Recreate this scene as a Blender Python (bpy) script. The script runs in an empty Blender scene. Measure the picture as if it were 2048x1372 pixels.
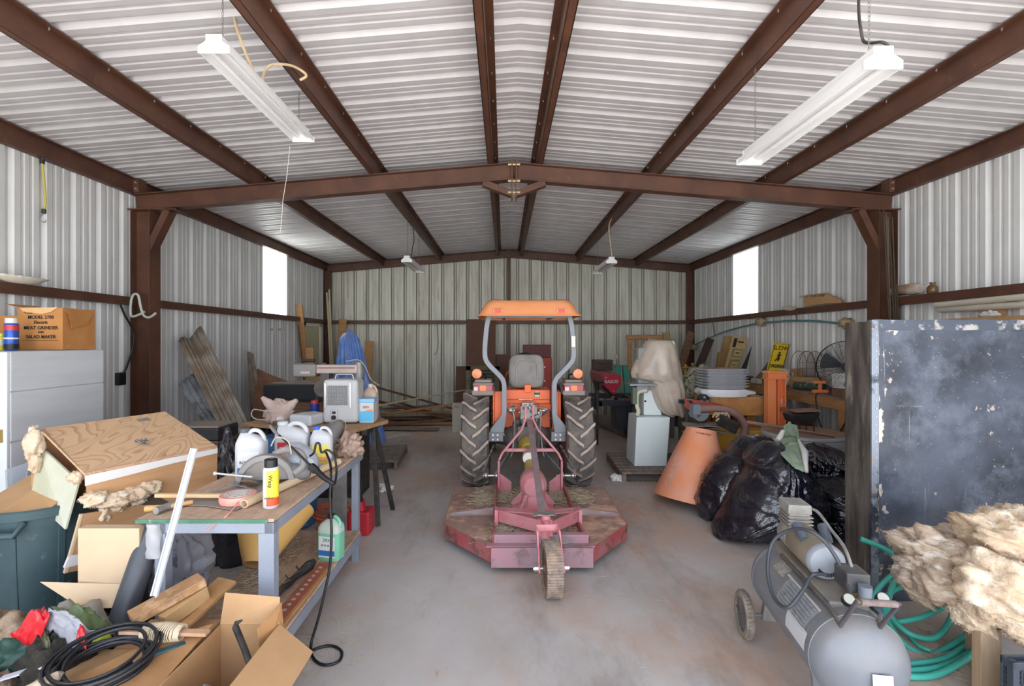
import bpy, math, random
from mathutils import Vector, Matrix, Euler, noise
R = math.radians
V = Vector
random.seed(7)
sc = bpy.context.scene
C = sc.collection
# ---------------------------------------------------------------- camera
CH = 1.8
FPX = 960.0
cd = bpy.data.cameras.new('camera')
cam = bpy.data.objects.new('camera', cd)
C.objects.link(cam)
cam.location = (0, 0, CH)
cam.rotation_euler = (R(90), 0, 0)
cd.sensor_width = 36
cd.lens = 36*FPX/2048
cd.shift_x = 16/2048
cd.shift_y = -4/2048
cd.clip_end = 300
sc.camera = cam
# ---------------------------------------------------------------- light
sc.view_settings.view_transform = 'Standard'
sc.view_settings.look = 'None'
sc.view_settings.gamma = 1
sc.view_settings.use_curve_mapping = False
sc.view_settings.exposure = 2.17
w = bpy.data.worlds.new('sky')
sc.world = w
w.use_nodes = True
nt = w.node_tree
bg = nt.nodes['Background']
tc = nt.nodes.new('ShaderNodeTexCoord')
sx = nt.nodes.new('ShaderNodeSeparateXYZ')
rmp = nt.nodes.new('ShaderNodeValToRGB')
nt.links.new(tc.outputs['Generated'], sx.inputs[0])
nt.links.new(sx.outputs['Z'], rmp.inputs[0])
nt.links.new(rmp.outputs[0], bg.inputs[0])
rmp.color_ramp.elements[0].color = (.96, .97, 1.0, 1)
rmp.color_ramp.elements[1].color = (.4, .5, .68, 1)
e_ = rmp.color_ramp.elements.new(.35)
e_.color = (.62, .70, .84, 1)
bg.inputs[1].default_value = 1.1
sd = bpy.data.lights.new('sun', 'SUN')
sd.energy = 5.2
sd.angle = R(1.5)
sd.color = (1.0, .975, .94)
sun = bpy.data.objects.new('sun', sd)
C.objects.link(sun)
sun.rotation_euler = (R(18), R(-30), 0)
cy = sc.cycles
cy.max_bounces = 14
cy.diffuse_bounces = 12
cy.glossy_bounces = 4
cy.transparent_max_bounces = 10
cy.sample_clamp_indirect = 0
cy.use_denoising = True
# ---------------------------------------------------------------- helpers
def P(px, py, Y):
    return V(((px-1008)*Y/FPX, Y, CH-(py-682)*Y/FPX))
def F(px, py, z=0.0):
    Y = FPX*(CH-z)/(py-682)
    return V(((px-1008)*Y/FPX, Y, z))
def col(h):
    h = h.lstrip('#')
    o = []
    for i in (0, 2, 4):
        c = int(h[i:i+2], 16)/255
        o.append(c/12.92 if c <= .04045 else ((c+.055)/1.055)**2.4)
    return (*o, 1)
MATS = {}
def mat(name, c, rough=.6, metal=0, c2=None, scale=6, lo=.35, hi=.65, bump=0, bscale=40, st=(1, 1, 1), dust=None, damt=.5, alpha=1, c3=None, s3=3, lo3=.5, hi3=.6, trans=0, spec=.5, wave=None):
    if name in MATS:
        return MATS[name]
    m = bpy.data.materials.new(name)
    m.use_nodes = True
    t = m.node_tree
    b = t.nodes['Principled BSDF']
    b.inputs['Roughness'].default_value = rough
    b.inputs['Metallic'].default_value = metal
    b.inputs['Specular IOR Level'].default_value = spec
    c = col(c) if isinstance(c, str) else c
    cur = None
    tcn = t.nodes.new('ShaderNodeTexCoord')
    mp = t.nodes.new('ShaderNodeMapping')
    mp.inputs['Scale'].default_value = st
    t.links.new(tcn.outputs['Object'], mp.inputs[0])
    def noi(sc_, det=5, ro=.6):
        n = t.nodes.new('ShaderNodeTexNoise')
        n.inputs['Scale'].default_value = sc_
        n.inputs['Detail'].default_value = det
        n.inputs['Roughness'].default_value = ro
        t.links.new(mp.outputs[0], n.inputs[0])
        return n.outputs[0]
    def rng(o, a, z):
        n = t.nodes.new('ShaderNodeMapRange')
        n.inputs[1].default_value = a
        n.inputs[2].default_value = z
        t.links.new(o, n.inputs[0])
        return n.outputs[0]
    def mix(f, a, z):
        n = t.nodes.new('ShaderNodeMix')
        n.data_type = 'RGBA'
        if hasattr(f, 'default_value'):
            t.links.new(f, n.inputs[0])
        else:
            n.inputs[0].default_value = f
        for i, x in ((6, a), (7, z)):
            if hasattr(x, 'default_value'):
                t.links.new(x, n.inputs[i])
            else:
                n.inputs[i].default_value = x
        return n.outputs[2]
    cur = c
    if c2:
        if wave:
            n = t.nodes.new('ShaderNodeTexWave')
            n.inputs['Scale'].default_value = wave[0]
            n.inputs['Distortion'].default_value = wave[1]
            n.inputs['Detail'].default_value = 3
            n.inputs['Detail Scale'].default_value = wave[2]
            t.links.new(mp.outputs[0], n.inputs[0])
            f = rng(n.outputs[1], lo, hi)
        else:
            f = rng(noi(scale), lo, hi)
        cur = mix(f, cur, col(c2))
    if c3:
        cur = mix(rng(noi(s3, 8, .65), lo3, hi3), cur, col(c3))
    if dust:
        g = t.nodes.new('ShaderNodeNewGeometry')
        s_ = t.nodes.new('ShaderNodeSeparateXYZ')
        t.links.new(g.outputs['Normal'], s_.inputs[0])
        up = rng(s_.outputs[2], .1, 1.0)
        mu = t.nodes.new('ShaderNodeMath')
        mu.operation = 'MULTIPLY'
        ad = t.nodes.new('ShaderNodeMath')
        ad.operation = 'MULTIPLY_ADD'
        t.links.new(up, ad.inputs[0])
        ad.inputs[1].default_value = .8
        ad.inputs[2].default_value = .2
        t.links.new(ad.outputs[0], mu.inputs[0])
        fm = t.nodes.new('ShaderNodeMath')
        fm.operation = 'MULTIPLY'
        t.links.new(rng(noi(9), .25, .6), fm.inputs[0])
        fm.inputs[1].default_value = damt
        t.links.new(fm.outputs[0], mu.inputs[1])
        cur = mix(mu.outputs[0], cur, col(dust))
    if hasattr(cur, 'default_value'):
        t.links.new(cur, b.inputs['Base Color'])
    else:
        b.inputs['Base Color'].default_value = cur
    if bump:
        bn = t.nodes.new('ShaderNodeBump')
        bn.inputs['Strength'].default_value = bump
        bn.inputs['Distance'].default_value = .02
        t.links.new(noi(bscale, 4), bn.inputs['Height'])
        t.links.new(bn.outputs[0], b.inputs['Normal'])
    if alpha < 1:
        b.inputs['Alpha'].default_value = alpha
    if trans:
        b.inputs['Transmission Weight'].default_value = trans
    MATS[name] = m
    return m
ORG = {}
class MB:
    def __init__(s):
        s.v = []; s.f = []; s.m = []; s.cur = 0
    def add(s, vs, fs):
        o = len(s.v)
        s.v += [V(x) for x in vs]
        s.f += [tuple(i+o for i in q) for q in fs]
        s.m += [s.cur]*len(fs)
        return s
    def hexa(s, p):  # 4 bottom ccw, 4 top ccw
        return s.add(p, [(3, 2, 1, 0), (4, 5, 6, 7), (0, 1, 5, 4), (1, 2, 6, 5), (2, 3, 7, 6), (3, 0, 4, 7)])
    def box(s, c, d, rot=(0, 0, 0)):
        e = Euler([R(a) for a in rot]).to_matrix()
        c = V(c)
        x, y, z = d[0]/2, d[1]/2, d[2]/2
        return s.hexa([c+e@V(q) for q in ((-x, -y, -z), (x, -y, -z), (x, y, -z), (-x, y, -z), (-x, -y, z), (x, -y, z), (x, y, z), (-x, y, z))])
    def bb(s, x0, x1, y0, y1, z0, z1):
        return s.box(((x0+x1)/2, (y0+y1)/2, (z0+z1)/2), (abs(x1-x0), abs(y1-y0), abs(z1-z0)))
    def bar(s, p, q, wd, h, up=(0, 0, 1)):
        p = V(p); q = V(q)
        d = (q-p).normalized()
        a = d.cross(V(up))
        if a.length < 1e-4:
            a = d.cross(V((0, 1, 0)))
        a.normalize()
        u = a.cross(d).normalized()
        a = a*wd/2; u = u*h/2
        return s.hexa([p-a-u, p+a-u, q+a-u, q-a-u, p-a+u, p+a+u, q+a+u, q-a+u])
    def prism(s, pts, vec):
        n = len(pts)
        pts = [V(p) for p in pts]
        vec = V(vec)
        return s.add(pts+[p+vec for p in pts], [tuple(range(n))[::-1], tuple(range(n, 2*n))]+[(i, (i+1) % n, n+(i+1) % n, n+i) for i in range(n)])
    def grid(s, fn, nu, nv, cu=False, cv=False):
        vs = [fn(i/(nu if cu else nu-1), j/(nv if cv else nv-1)) for i in range(nu) for j in range(nv)]
        fs = []
        for i in range(nu if cu else nu-1):
            for j in range(nv if cv else nv-1):
                fs.append((i*nv+j, ((i+1) % nu)*nv+j, ((i+1) % nu)*nv+(j+1) % nv, i*nv+(j+1) % nv))
        return s.add(vs, fs)
    def tube(s, pts, r, n=8, closed=False, caps=True, flat=1):
        pts = [V(p) for p in pts]
        N = len(pts)
        rr = r if isinstance(r, (list, tuple)) else [r]*N
        rings = []
        prev = None
        for i in range(N):
            if closed:
                d = pts[(i+1) % N]-pts[i-1]
            else:
                d = pts[min(i+1, N-1)]-pts[max(i-1, 0)]
            if d.length < 1e-9:
                d = V((0, 0, 1))
            d.normalize()
            if prev is None:
                a = d.cross(V((0, 0, 1)))
                if a.length < .05:
                    a = d.cross(V((0, 1, 0)))
            else:
                a = prev-d*prev.dot(d)
            a.normalize()
            prev = a
            b = d.cross(a)
            rings.append([pts[i]+(a*math.cos(t)+b*math.sin(t)*flat)*rr[i] for t in [2*math.pi*k/n for k in range(n)]])
        vs = [p for g in rings for p in g]
        fs = []
        for i in range(N if closed else N-1):
            j = (i+1) % N
            for k in range(n):
                fs.append((i*n+k, i*n+(k+1) % n, j*n+(k+1) % n, j*n+k))
        if caps and not closed:
            fs.append(tuple(range(n))[::-1])
            fs.append(tuple((N-1)*n+k for k in range(n)))
        return s.add(vs, fs)
    def lathe(s, prof, c=(0, 0, 0), ax=(0, 0, 1), n=24, sy=1):
        c = V(c)
        d = V(ax).normalized()
        a = d.cross(V((0, 0, 1)))
        if a.length < .05:
            a = V((1, 0, 0))
        a.normalize()
        b = d.cross(a)
        vs = []
        for r, z in prof:
            for k in range(n):
                t = 2*math.pi*k/n
                vs.append(c+d*z+(a*math.cos(t)+b*math.sin(t)*sy)*max(r, 1e-4))
        fs = []
        for i in range(len(prof)-1):
            for k in range(n):
                fs.append((i*n+k, i*n+(k+1) % n, (i+1)*n+(k+1) % n, (i+1)*n+k))
        if prof[0][0] > 1e-3 and prof[0] != prof[-1]:
            fs.append(tuple(range(n))[::-1])
            fs.append(tuple((len(prof)-1)*n+k for k in range(n)))
        return s.add(vs, fs)
    def cyl(s, p, q, r, n=16, r2=None):
        p = V(p); q = V(q)
        L = (q-p).length
        return s.lathe([(r, 0), (r if r2 is None else r2, L)], p, q-p, n)
    def ball(s, c, r, n=12, fn=None):
        c = V(c)
        r = r if isinstance(r, (tuple, list)) else (r, r, r)
        def g(u, v):
            a = 2*math.pi*u
            e = math.pi*(v-.5)
            d = V((math.cos(a)*math.cos(e), math.sin(a)*math.cos(e), math.sin(e)))
            p = V((d.x*r[0], d.y*r[1], d.z*r[2]))
            if fn:
                p = fn(p, d)
            return c+p
        return s.grid(g, n*2, n+1, cu=True)
    def sheet(s, fn, nu, nv, th):
        top = [[V(fn(i/(nu-1), j/(nv-1))) for j in range(nv)] for i in range(nu)]
        s.grid(lambda u, v: top[round(u*(nu-1))][round(v*(nv-1))], nu, nv)
        return s
    def build(s, name, m, parent=None, smooth=0, bevel=0, solid=0, sub=0, world=True, seg=2):
        me = bpy.data.meshes.new(name)
        if parent is not None:
            off = ORG.get(parent.name, V((0, 0, 0))) if world else V((0, 0, 0))
        elif s.v and world:
            xs = [p.x for p in s.v]; ys = [p.y for p in s.v]
            off = V(((min(xs)+max(xs))/2, (min(ys)+max(ys))/2, min(p.z for p in s.v)))
        else:
            off = V((0, 0, 0))
        me.from_pydata([p-off for p in s.v], [], s.f)
        for x in (m if isinstance(m, (list, tuple)) else [m]):
            me.materials.append(x)
        me.polygons.foreach_set('material_index', s.m)
        if smooth:
            me.polygons.foreach_set('use_smooth', [True]*len(me.polygons))
            me.update()
            if smooth < 180:
                me.set_sharp_from_angle(angle=R(smooth))
        me.validate()
        me.update()
        o = bpy.data.objects.new(name, me)
        C.objects.link(o)
        if parent is not None:
            o.parent = parent
            ORG[o.name] = off
        else:
            o.location = off
            ORG[o.name] = off
        if solid:
            k = o.modifiers.new('solid', 'SOLIDIFY'); k.thickness = solid; k.offset = 0
        if bevel:
            k = o.modifiers.new('bevel', 'BEVEL'); k.width = bevel; k.segments = seg; k.limit_method = 'ANGLE'; k.angle_limit = R(40)
        if sub:
            k = o.modifiers.new('sub', 'SUBSURF'); k.levels = sub; k.render_levels = sub
        return o
def tag(o, label, cat, group=None):
    o['label'] = label; o['category'] = cat
    if group:
        o['group'] = group
    return o
def T(name, label, cat, loc=(0, 0, 0), rz=0, group=None):
    o = bpy.data.objects.new(name, None)
    C.objects.link(o)
    o.empty_display_size = .1
    o.location = loc
    o.rotation_euler = (0, 0, R(rz))
    if not rz:
        ORG[o.name] = V(loc)
    return tag(o, label, cat, group)
def struct(o):
    o['kind'] = 'structure'
    return o
def stuff(o, label=None, cat=None):
    o['kind'] = 'stuff'
    if label:
        tag(o, label, cat)
    return o
def dup(o, parent=None):
    c = o.copy()
    C.objects.link(c)
    if parent is not None:
        c.parent = parent
    for ch in list(o.children):
        dup(ch, c)
    return c
def text(name, s, size, loc, rot, m, parent, th=.001, bold=0, sx_=1):
    """flat lettering as a mesh: loc/rot in parent's local frame"""
    cu = bpy.data.curves.new('t', 'FONT')
    cu.body = s
    cu.size = size
    cu.align_x = 'CENTER'
    cu.align_y = 'CENTER'
    cu.extrude = th
    cu.offset = bold
    cu.resolution_u = 3
    to = bpy.data.objects.new('t', cu)
    C.objects.link(to)
    dg = bpy.context.evaluated_depsgraph_get()
    me = bpy.data.meshes.new_from_object(to.evaluated_get(dg))
    me.name = name
    bpy.data.objects.remove(to)
    bpy.data.curves.remove(cu)
    me.materials.clear()
    me.materials.append(m)
    o = bpy.data.objects.new(name, me)
    C.objects.link(o)
    o.parent = parent
    ps = V(loc) - (ORG.get(parent.name, V((0, 0, 0))))
    o.location = ps
    o.rotation_euler = [R(a) for a in rot]
    o.scale = (sx_, 1, 1)
    return o
def basis(u, n):
    u = V(u).normalized(); n = V(n).normalized(); v = n.cross(u).normalized(); n = u.cross(v)
    return Matrix((u, v, n)).transposed().to_euler()
def textm(name, s, size, loc, u, n, m, parent, th=.001, bold=0, sx_=1):
    o = text(name, s, size, loc, (0, 0, 0), m, parent, th, bold, sx_)
    o.rotation_euler = basis(u, n)
    return o
def spline(pts, n=8, closed=False):
    pts = [V(p) for p in pts]
    out = []
    N = len(pts)
    for i in range(N if closed else N-1):
        g = lambda k: pts[k % N] if closed else pts[max(0, min(N-1, k))]
        a, b, c, d = g(i-1), g(i), g(i+1), g(i+2)
        for j in range(n):
            t = j/n
            out.append(.5*((2*b)+(c-a)*t+(2*a-5*b+4*c-d)*t*t+(3*b-a-3*c+d)*t**3))
    if not closed:
        out.append(pts[-1])
    return out
def wire(name, pts, r, m, n=8, par=None, k=8, closed=False):
    return MB().tube(spline(pts, k, closed), r, n, closed).build(name, m, par, smooth=180)
def nz(p, s=1, oc=4):
    return noise.fractal(V(p)*s, 1.0, 2.0, oc)
# ---------------------------------------------------------------- materials
brown = mat('brown_primer_steel', '#63402f', .5, .0, c2='#4d3125', scale=3, c3='#7a543d', s3=9, lo3=.6, hi3=.75, bump=.1, bscale=60)
sheet = mat('white_ribbed_sheet_steel', '#d9dad8', .5, .05, c2='#cfd0cf', scale=2, bump=.04, bscale=120)
roofm = mat('white_ribbed_roof_steel', '#cfcccc', .42, .05, c2='#c3c0c1', scale=3)
backm = mat('weathered_ribbed_sheet_steel', '#d0cfc3', .5, .05, c2='#a9a796', scale=7, lo=.45, hi=.75, st=(1, 1, .12), c3='#86806e', s3=10, lo3=.6, hi3=.78)
zinc = mat('bright_zinc', '#c8c8c6', .35, .8)
steel = mat('dull_steel', '#a5a5a3', .45, .4, c2='#85817c', scale=12)
black = mat('black_plastic', '#17181b', .45)
blackr = mat('black_rubber', '#26262a', .7, dust='#7d7468', damt=.4)
dkiron = mat('dark_iron', '#2c2b2d', .5, .4, c2='#4b4642', scale=14)
white = mat('white_plastic', '#cbcbc8', .4, dust='#c0b7aa', damt=.35)
whitep = mat('white_paint', '#cdd1d5', .5, c2='#c2c6ca', scale=2, st=(.6, .6, 5), c3='#9fa3a8', s3=5, lo3=.72, hi3=.82)
oran = mat('tractor_orange', '#ee6a2c', .42, dust='#c98f6c', damt=.35)
oranf = mat('faded_orange_plastic', '#e28e55', .5, c2='#e79a66', scale=3, dust='#d9a27e', damt=.4)
greyp = mat('tractor_grey_paint', '#8b9097', .5, c2='#777b80', scale=5, dust='#9c8d7c', damt=.5)
dgrey = mat('dark_grey_cast', '#4d5054', .55, .2, c2='#6c6258', scale=10, dust='#8b7c6b', damt=.7)
pink = mat('sun_faded_red_paint', '#c0737b', .6, c2='#c78e92', scale=6, c3='#7a4740', s3=7, lo3=.58, hi3=.7)
redp = mat('chalky_red_paint', '#ac4d50', .6, c2='#9f7472', scale=5, lo=.4, hi=.7, c3='#6b4a40', s3=6, lo3=.5, hi3=.62)
rusty = mat('rusty_dusty_deck', '#a3877a', .8, c2='#8a6a60', scale=4, c3='#cfa68e', s3=3, lo3=.5, hi3=.62, bump=.2, bscale=80)
tyre = mat('dusty_tyre_rubber', '#5a5756', .8, c2='#7d746b', scale=7, c3='#8d7d6c', s3=9, lo3=.55, hi3=.75, bump=.2, bscale=50)
lugm = mat('dusty_tyre_lug', '#bfae9e', .85, c2='#a5958a', scale=14)
rimm = mat('red_wheel_rim', '#d4524c', .5, dust='#b08a7c', damt=.4)
wood = mat('pine_wood', '#b98d5e', .7, c2='#9c7145', st=(1, 1, 14), scale=3, bump=.05)
woodx = mat('pine_wood_crossgrain', '#c49a6c', .7, c2='#a67b4e', st=(14, 14, 1), scale=2, bump=.05)
oldw = mat('weathered_grey_wood', '#8f8478', .85, c2='#6f6359', st=(14, 2, 14), scale=2)
dkw = mat('old_brown_lumber', '#80614a', .85, c2='#5d4636', st=(2, 12, 12), scale=2)
osb = mat('dusty_table_wood', '#c2a78f', .8, c2='#ab8d77', scale=7, st=(3, 1, 1), c3='#d6c3ae', s3=20, lo3=.55, hi3=.7)
card = mat('cardboard', '#c29a6f', .8, c2='#b68e63', scale=4)
cardp = mat('pale_cardboard', '#cdb596', .8, c2='#c4aa8a', scale=3)
cardd = mat('dark_cardboard', '#b5885a', .8, c2='#9d7248', scale=5)
ink = mat('black_ink', '#2b2622', .8)
gal = mat('galvanised_old', '#bcc3c8', .45, .25, c2='#73777a', scale=5, c3='#6f5c49', s3=4, lo3=.55, hi3=.7)
galr = mat('rusty_galvanised', '#a59d92', .6, .1, c2='#7a6a58', scale=5, c3='#8a6b4a', s3=3, lo3=.55, hi3=.68)
bluegrey = mat('blue_grey_frame_paint', '#8c939f', .5, c2='#838a96', scale=5, c3='#7d6f63', s3=25, lo3=.68, hi3=.74)
bagm = mat('black_bag_film', '#0e1120', .2, 0, dust='#6b6058', damt=.06, bump=.9, bscale=9, spec=1.0)
def grain_mat(name, c, c2, N=16, sc_=1.1, st=(1, 1, 1), lo=.55, hi=1.0):
    m = mat(name, c, .65)
    t = m.node_tree; b = t.nodes['Principled BSDF']
    tcn = t.nodes.new('ShaderNodeTexCoord'); mp = t.nodes.new('ShaderNodeMapping'); mp.inputs['Scale'].default_value = st
    t.links.new(tcn.outputs['Object'], mp.inputs[0])
    n = t.nodes.new('ShaderNodeTexNoise'); n.inputs['Scale'].default_value = sc_; n.inputs['Detail'].default_value = 2.5; n.inputs['Roughness'].default_value = .35; n.inputs['Distortion'].default_value = .4
    t.links.new(mp.outputs[0], n.inputs[0])
    a = t.nodes.new('ShaderNodeMath'); a.operation = 'MULTIPLY'; a.inputs[1].default_value = N; t.links.new(n.outputs[0], a.inputs[0])
    f = t.nodes.new('ShaderNodeMath'); f.operation = 'FRACT'; t.links.new(a.outputs[0], f.inputs[0])
    r = t.nodes.new('ShaderNodeMapRange'); r.inputs[1].default_value = lo; r.inputs[2].default_value = hi; t.links.new(f.outputs[0], r.inputs[0])
    n2 = t.nodes.new('ShaderNodeTexNoise'); n2.inputs['Scale'].default_value = 5; t.links.new(tcn.outputs['Object'], n2.inputs[0])
    mu = t.nodes.new('ShaderNodeMath'); mu.operation = 'MULTIPLY'; t.links.new(r.outputs[0], mu.inputs[0]); t.links.new(n2.outputs[0], mu.inputs[1])
    x = t.nodes.new('ShaderNodeMix'); x.data_type = 'RGBA'; t.links.new(mu.outputs[0], x.inputs[0]); x.inputs[6].default_value = col(c); x.inputs[7].default_value = col(c2)
    t.links.new(x.outputs[2], b.inputs['Base Color'])
    return m
# ---------------------------------------------------------------- shell
XL, XR, YB, YF = -4.34, 4.573, 11.7, -.5
XC = (XL+XR)/2
EZ, SL = 3.67, 1/12
def roofz(x):
    return EZ+(((XR-XL)/2)-abs(x-XC))*SL
PIT = .305
def prof(L, start=0.0):
    out = []
    n = int(L/PIT)+2
    for k in range(-1, n):
        u = k*PIT+start
        for du, h in ((0, 0), (.028, .03), (.052, .03), (.08, 0), (.135, 0), (.145, .006), (.165, .006), (.175, 0), (.215, 0), (.225, .006), (.245, .006), (.255, 0)):
            x = u+du
            if 0 <= x <= L:
                out.append((x, h))
    if out[0][0] > 0:
        out.insert(0, (0, 0))
    if out[-1][0] < L:
        out.append((L, 0))
    return out
def ribwall(fn, L, z0, z1, start=0, zf=None):
    m = MB()
    pr = prof(L, start)
    vs = []
    for u, h in pr:
        vs.append(fn(u, h, z0)); vs.append(fn(u, h, zf(u) if zf else z1))
    m.add(vs, [(2*i, 2*i+2, 2*i+3, 2*i+1) for i in range(len(pr)-1)])
    return m
WY0, WY1, WZ0, WZ1 = 8.64, 9.58, 2.30, 3.52
for nm, X, sg in (('wall_left', XL, -1), ('wall_right', XR, 1)):
    m = MB()
    for y0, y1, z0, z1 in ((YF, WY0, 0, EZ), (WY0, WY1, 0, WZ0), (WY0, WY1, WZ1, EZ), (WY1, YB, 0, EZ)):
        q = ribwall(lambda u, h, z: (X+sg*h, y0+u, z), y1-y0, z0, z1, start=(.1 if y0 == YF else 0))
        m.add(q.v, q.f)
    struct(m.build(nm, sheet))
m = ribwall(lambda u, h, z: (XL+u, YB+h, z), XR-XL, 0, 4, .06, lambda u: roofz(XL+u))
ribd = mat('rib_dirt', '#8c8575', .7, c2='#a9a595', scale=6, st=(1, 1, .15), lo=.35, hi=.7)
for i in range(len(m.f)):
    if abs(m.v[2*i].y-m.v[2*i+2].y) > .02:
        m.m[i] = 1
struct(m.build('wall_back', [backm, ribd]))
transl = bpy.data.materials.new('translucent_panel')
transl.use_nodes = True
t = transl.node_tree
b = t.nodes['Principled BSDF']
b.inputs['Base Color'].default_value = (.9, .92, .9, 1)
tr = t.nodes.new('ShaderNodeBsdfTranslucent')
tr.inputs[0].default_value = (.92, .95, .9, 1)
mx = t.nodes.new('ShaderNodeMixShader')
mx.inputs[0].default_value = .95
t.links.new(b.outputs[0], mx.inputs[1]); t.links.new(tr.outputs[0], mx.inputs[2])
t.links.new(mx.outputs[0], t.nodes['Material Output'].inputs[0])
for nm, X, sg in (('window_1', XL, -1), ('window_2', XR, 1)):
    struct(ribwall(lambda u, h, z: (X+sg*(h+.002), WY0+u, z), WY1-WY0, WZ0, WZ1).build(nm, transl))
m = MB()
pr = prof(YB-YF, .15)
for x0, x1 in ((XL, XC), (XC, XR)):
    vs = []
    for u, h in pr:
        vs.append((x0, YF+u, roofz(x0)+h)); vs.append((x1, YF+u, roofz(x1)+h))
    m.add(vs, [(2*i, 2*i+1, 2*i+3, 2*i+2) for i in range(len(pr)-1)])
struct(m.build('ceiling', roofm))
struct(MB().box((XC, 5.6, roofz(XC)+.045), (.5, 12.2, .01)).build('trim_ridge_cap', roofm))
m = MB()
for x0, x1 in ((XL, XC), (XC, XR)):
    m.prism([(x0, YB-.02, roofz(x0)-.06), (x1, YB-.02, roofz(x1)-.06), (x1, YB-.02, roofz(x1)+.05), (x0, YB-.02, roofz(x0)+.05)], (0, .03, 0))
struct(m.build('trim_roof_closure', brown))
# floor
fm = mat('dusty_concrete', '#c3beba', .6, c2='#b0aaa5', scale=1.2, lo=.35, hi=.7, c3='#ba9d88', s3=.9, lo3=.45, hi3=.7, bump=.06, bscale=60)
t = fm.node_tree
# fine dark scuffs and reddish far dirt added over the base
b = t.nodes['Principled BSDF']
lk = b.inputs['Base Color'].links[0].from_socket
tcn = t.nodes.new('ShaderNodeTexCoord')
mp = t.nodes.new('ShaderNodeMapping'); mp.inputs['Scale'].default_value = (1, .35, 1)
t.links.new(tcn.outputs['Object'], mp.inputs[0])
def fmix(scale, lo, hi, c, det=8, amt=1.0, src=None):
    n = t.nodes.new('ShaderNodeTexNoise'); n.inputs['Scale'].default_value = scale; n.inputs['Detail'].default_value = det; n.inputs['Roughness'].default_value = .7
    t.links.new(mp.outputs[0], n.inputs[0])
    r = t.nodes.new('ShaderNodeMapRange'); r.inputs[1].default_value = lo; r.inputs[2].default_value = hi; r.inputs[4].default_value = amt
    t.links.new(n.outputs[0], r.inputs[0])
    x = t.nodes.new('ShaderNodeMix'); x.data_type = 'RGBA'
    t.links.new(r.outputs[0], x.inputs[0]); t.links.new(src, x.inputs[6]); x.inputs[7].default_value = col(c)
    return x.outputs[2]
lk = fmix(2.2, .52, .66, '#857b75', amt=.5, src=lk)
lk = fmix(14, .6, .7, '#c6b7a6', amt=.5, src=lk)
lk = fmix(1.3, .6, .68, '#b5805c', amt=.5, src=lk)
t.links.new(lk, b.inputs['Base Color'])
struct(MB().bb(XL-.05, XR+.05, YF, YB+.05, -.12, 0).build('floor', fm))
gm = mat('pale_gravel', '#c5c3be', .9, c2='#b6b4ae', scale=3)
struct(MB().bb(-45, 45, -45, 45, -.6, -.13).build('ground', gm))
# baseboard / frame steel
def purlin(x, name, y0=YF, y1=YB-.02, sg=1, dep=.17, shaded=False):
    z = roofz(x)-.002
    m = MB()
    m.bb(x-.004, x+.004, y0, y1, z-dep, z)
    m.bb(x-(.06 if sg > 0 else 0), x+(.06 if sg < 0 else 0), y0, y1, z-dep, z-dep+.006)
    m.bb(x-(0 if sg > 0 else .06), x+(0 if sg < 0 else .06), y0, y1, z-.012, z-.004)
    m.bb(x-(.06 if sg > 0 else -.054), x+(-.054 if sg > 0 else .06), y0, y1, z-dep, z-dep+.018)
    return struct(m.build(name, brown))
for i, x in enumerate((-2.9, -1.5, -.13)):
    purlin(x, 'trim_roof_purlin', sg=1 if i else 1)
for x in (.39, 1.76, 3.17):
    purlin(x, 'trim_roof_purlin', sg=-1)
for x, sg, nm in ((XL+.07, 1, 'left'), (XR-.07, -1, 'right')):
    z = EZ
    m = MB().bb(x-.004, x+.004, YF, YB, z-.17, z)
    m.bb(min(x, x-sg*.07), max(x, x-sg*.07), YF, YB, z-.17, z-.164)
    m.bb(min(x-sg*.07, x+sg*.05), max(x-sg*.07, x+sg*.05), YF, YB, z-.012, z-.004)
    m.bb(x+sg*.0, x+sg*.012, YF, YB, z-.17, z-.15)
    struct(m.build('trim_eave_strut_'+nm, brown))
    # girt on the wall
    xg = XL+.005 if sg > 0 else XR-.005
    m = MB().bb(min(xg, xg+sg*.1), max(xg, xg+sg*.1), YF, YB, 2.294, 2.30)
    m.bb(min(xg, xg+sg*.1), max(xg, xg+sg*.1), YF, YB, 2.21, 2.216)
    m.bb(xg+sg*.094, xg+sg*.1, YF, YB, 2.216, 2.294)
    struct(m.build('trim_girt_'+nm, brown))
m = MB().bb(XL+.1, XR-.1, YB-.1, YB-.004, 2.294, 2.30).bb(XL+.1, XR-.1, YB-.1, YB-.004, 2.21, 2.216).bb(XL+.1, XR-.1, YB-.1, YB-.094, 2.216, 2.294)
struct(m.build('trim_girt_back', brown))
# back frame
def ibeam(m, p, q, dep, wd, tf=.009, tw=.007, up=(0, 0, 1), off=(0, 0, 0)):
    p = V(p); q = V(q); d = (q-p).normalized()
    a = d.cross(V(up)).normalized(); u = a.cross(d)
    m.bar(p, q, tw, dep-2*tf, up)
    for k in (-1, 1):
        m.bar(p+u*k*(dep-tf)/2, q+u*k*(dep-tf)/2, wd, tf, up)
    return m
m = MB()
for x0, x1 in ((XL+.02, XC), (XC, XR-.02)):
    ibeam(m, (x0, YB-.12, roofz(x0)-.26+.12), (x1, YB-.12, roofz(x1)-.26+.12), .17, .1)
struct(m.build('trim_rafter_back', brown))
for nm, x in (('left', XL+.09), ('right', XR-.09)):
    m = MB(); ibeam(m, (x, YB-.13, 0), (x, YB-.13, roofz(x)-.18), .16, .12, up=(1, 0, 0))
    struct(m.build('trim_column_back_'+nm, brown))
m = MB().bb(XC-.04, XC+.04, YB-.1, YB-.01, 0, roofz(XC)-.2).bb(XC-.05, XC+.05, YB-.22, YB-.1, roofz(XC)-.24, roofz(XC)-.06)
struct(m.build('trim_column_back_middle', brown))
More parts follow.
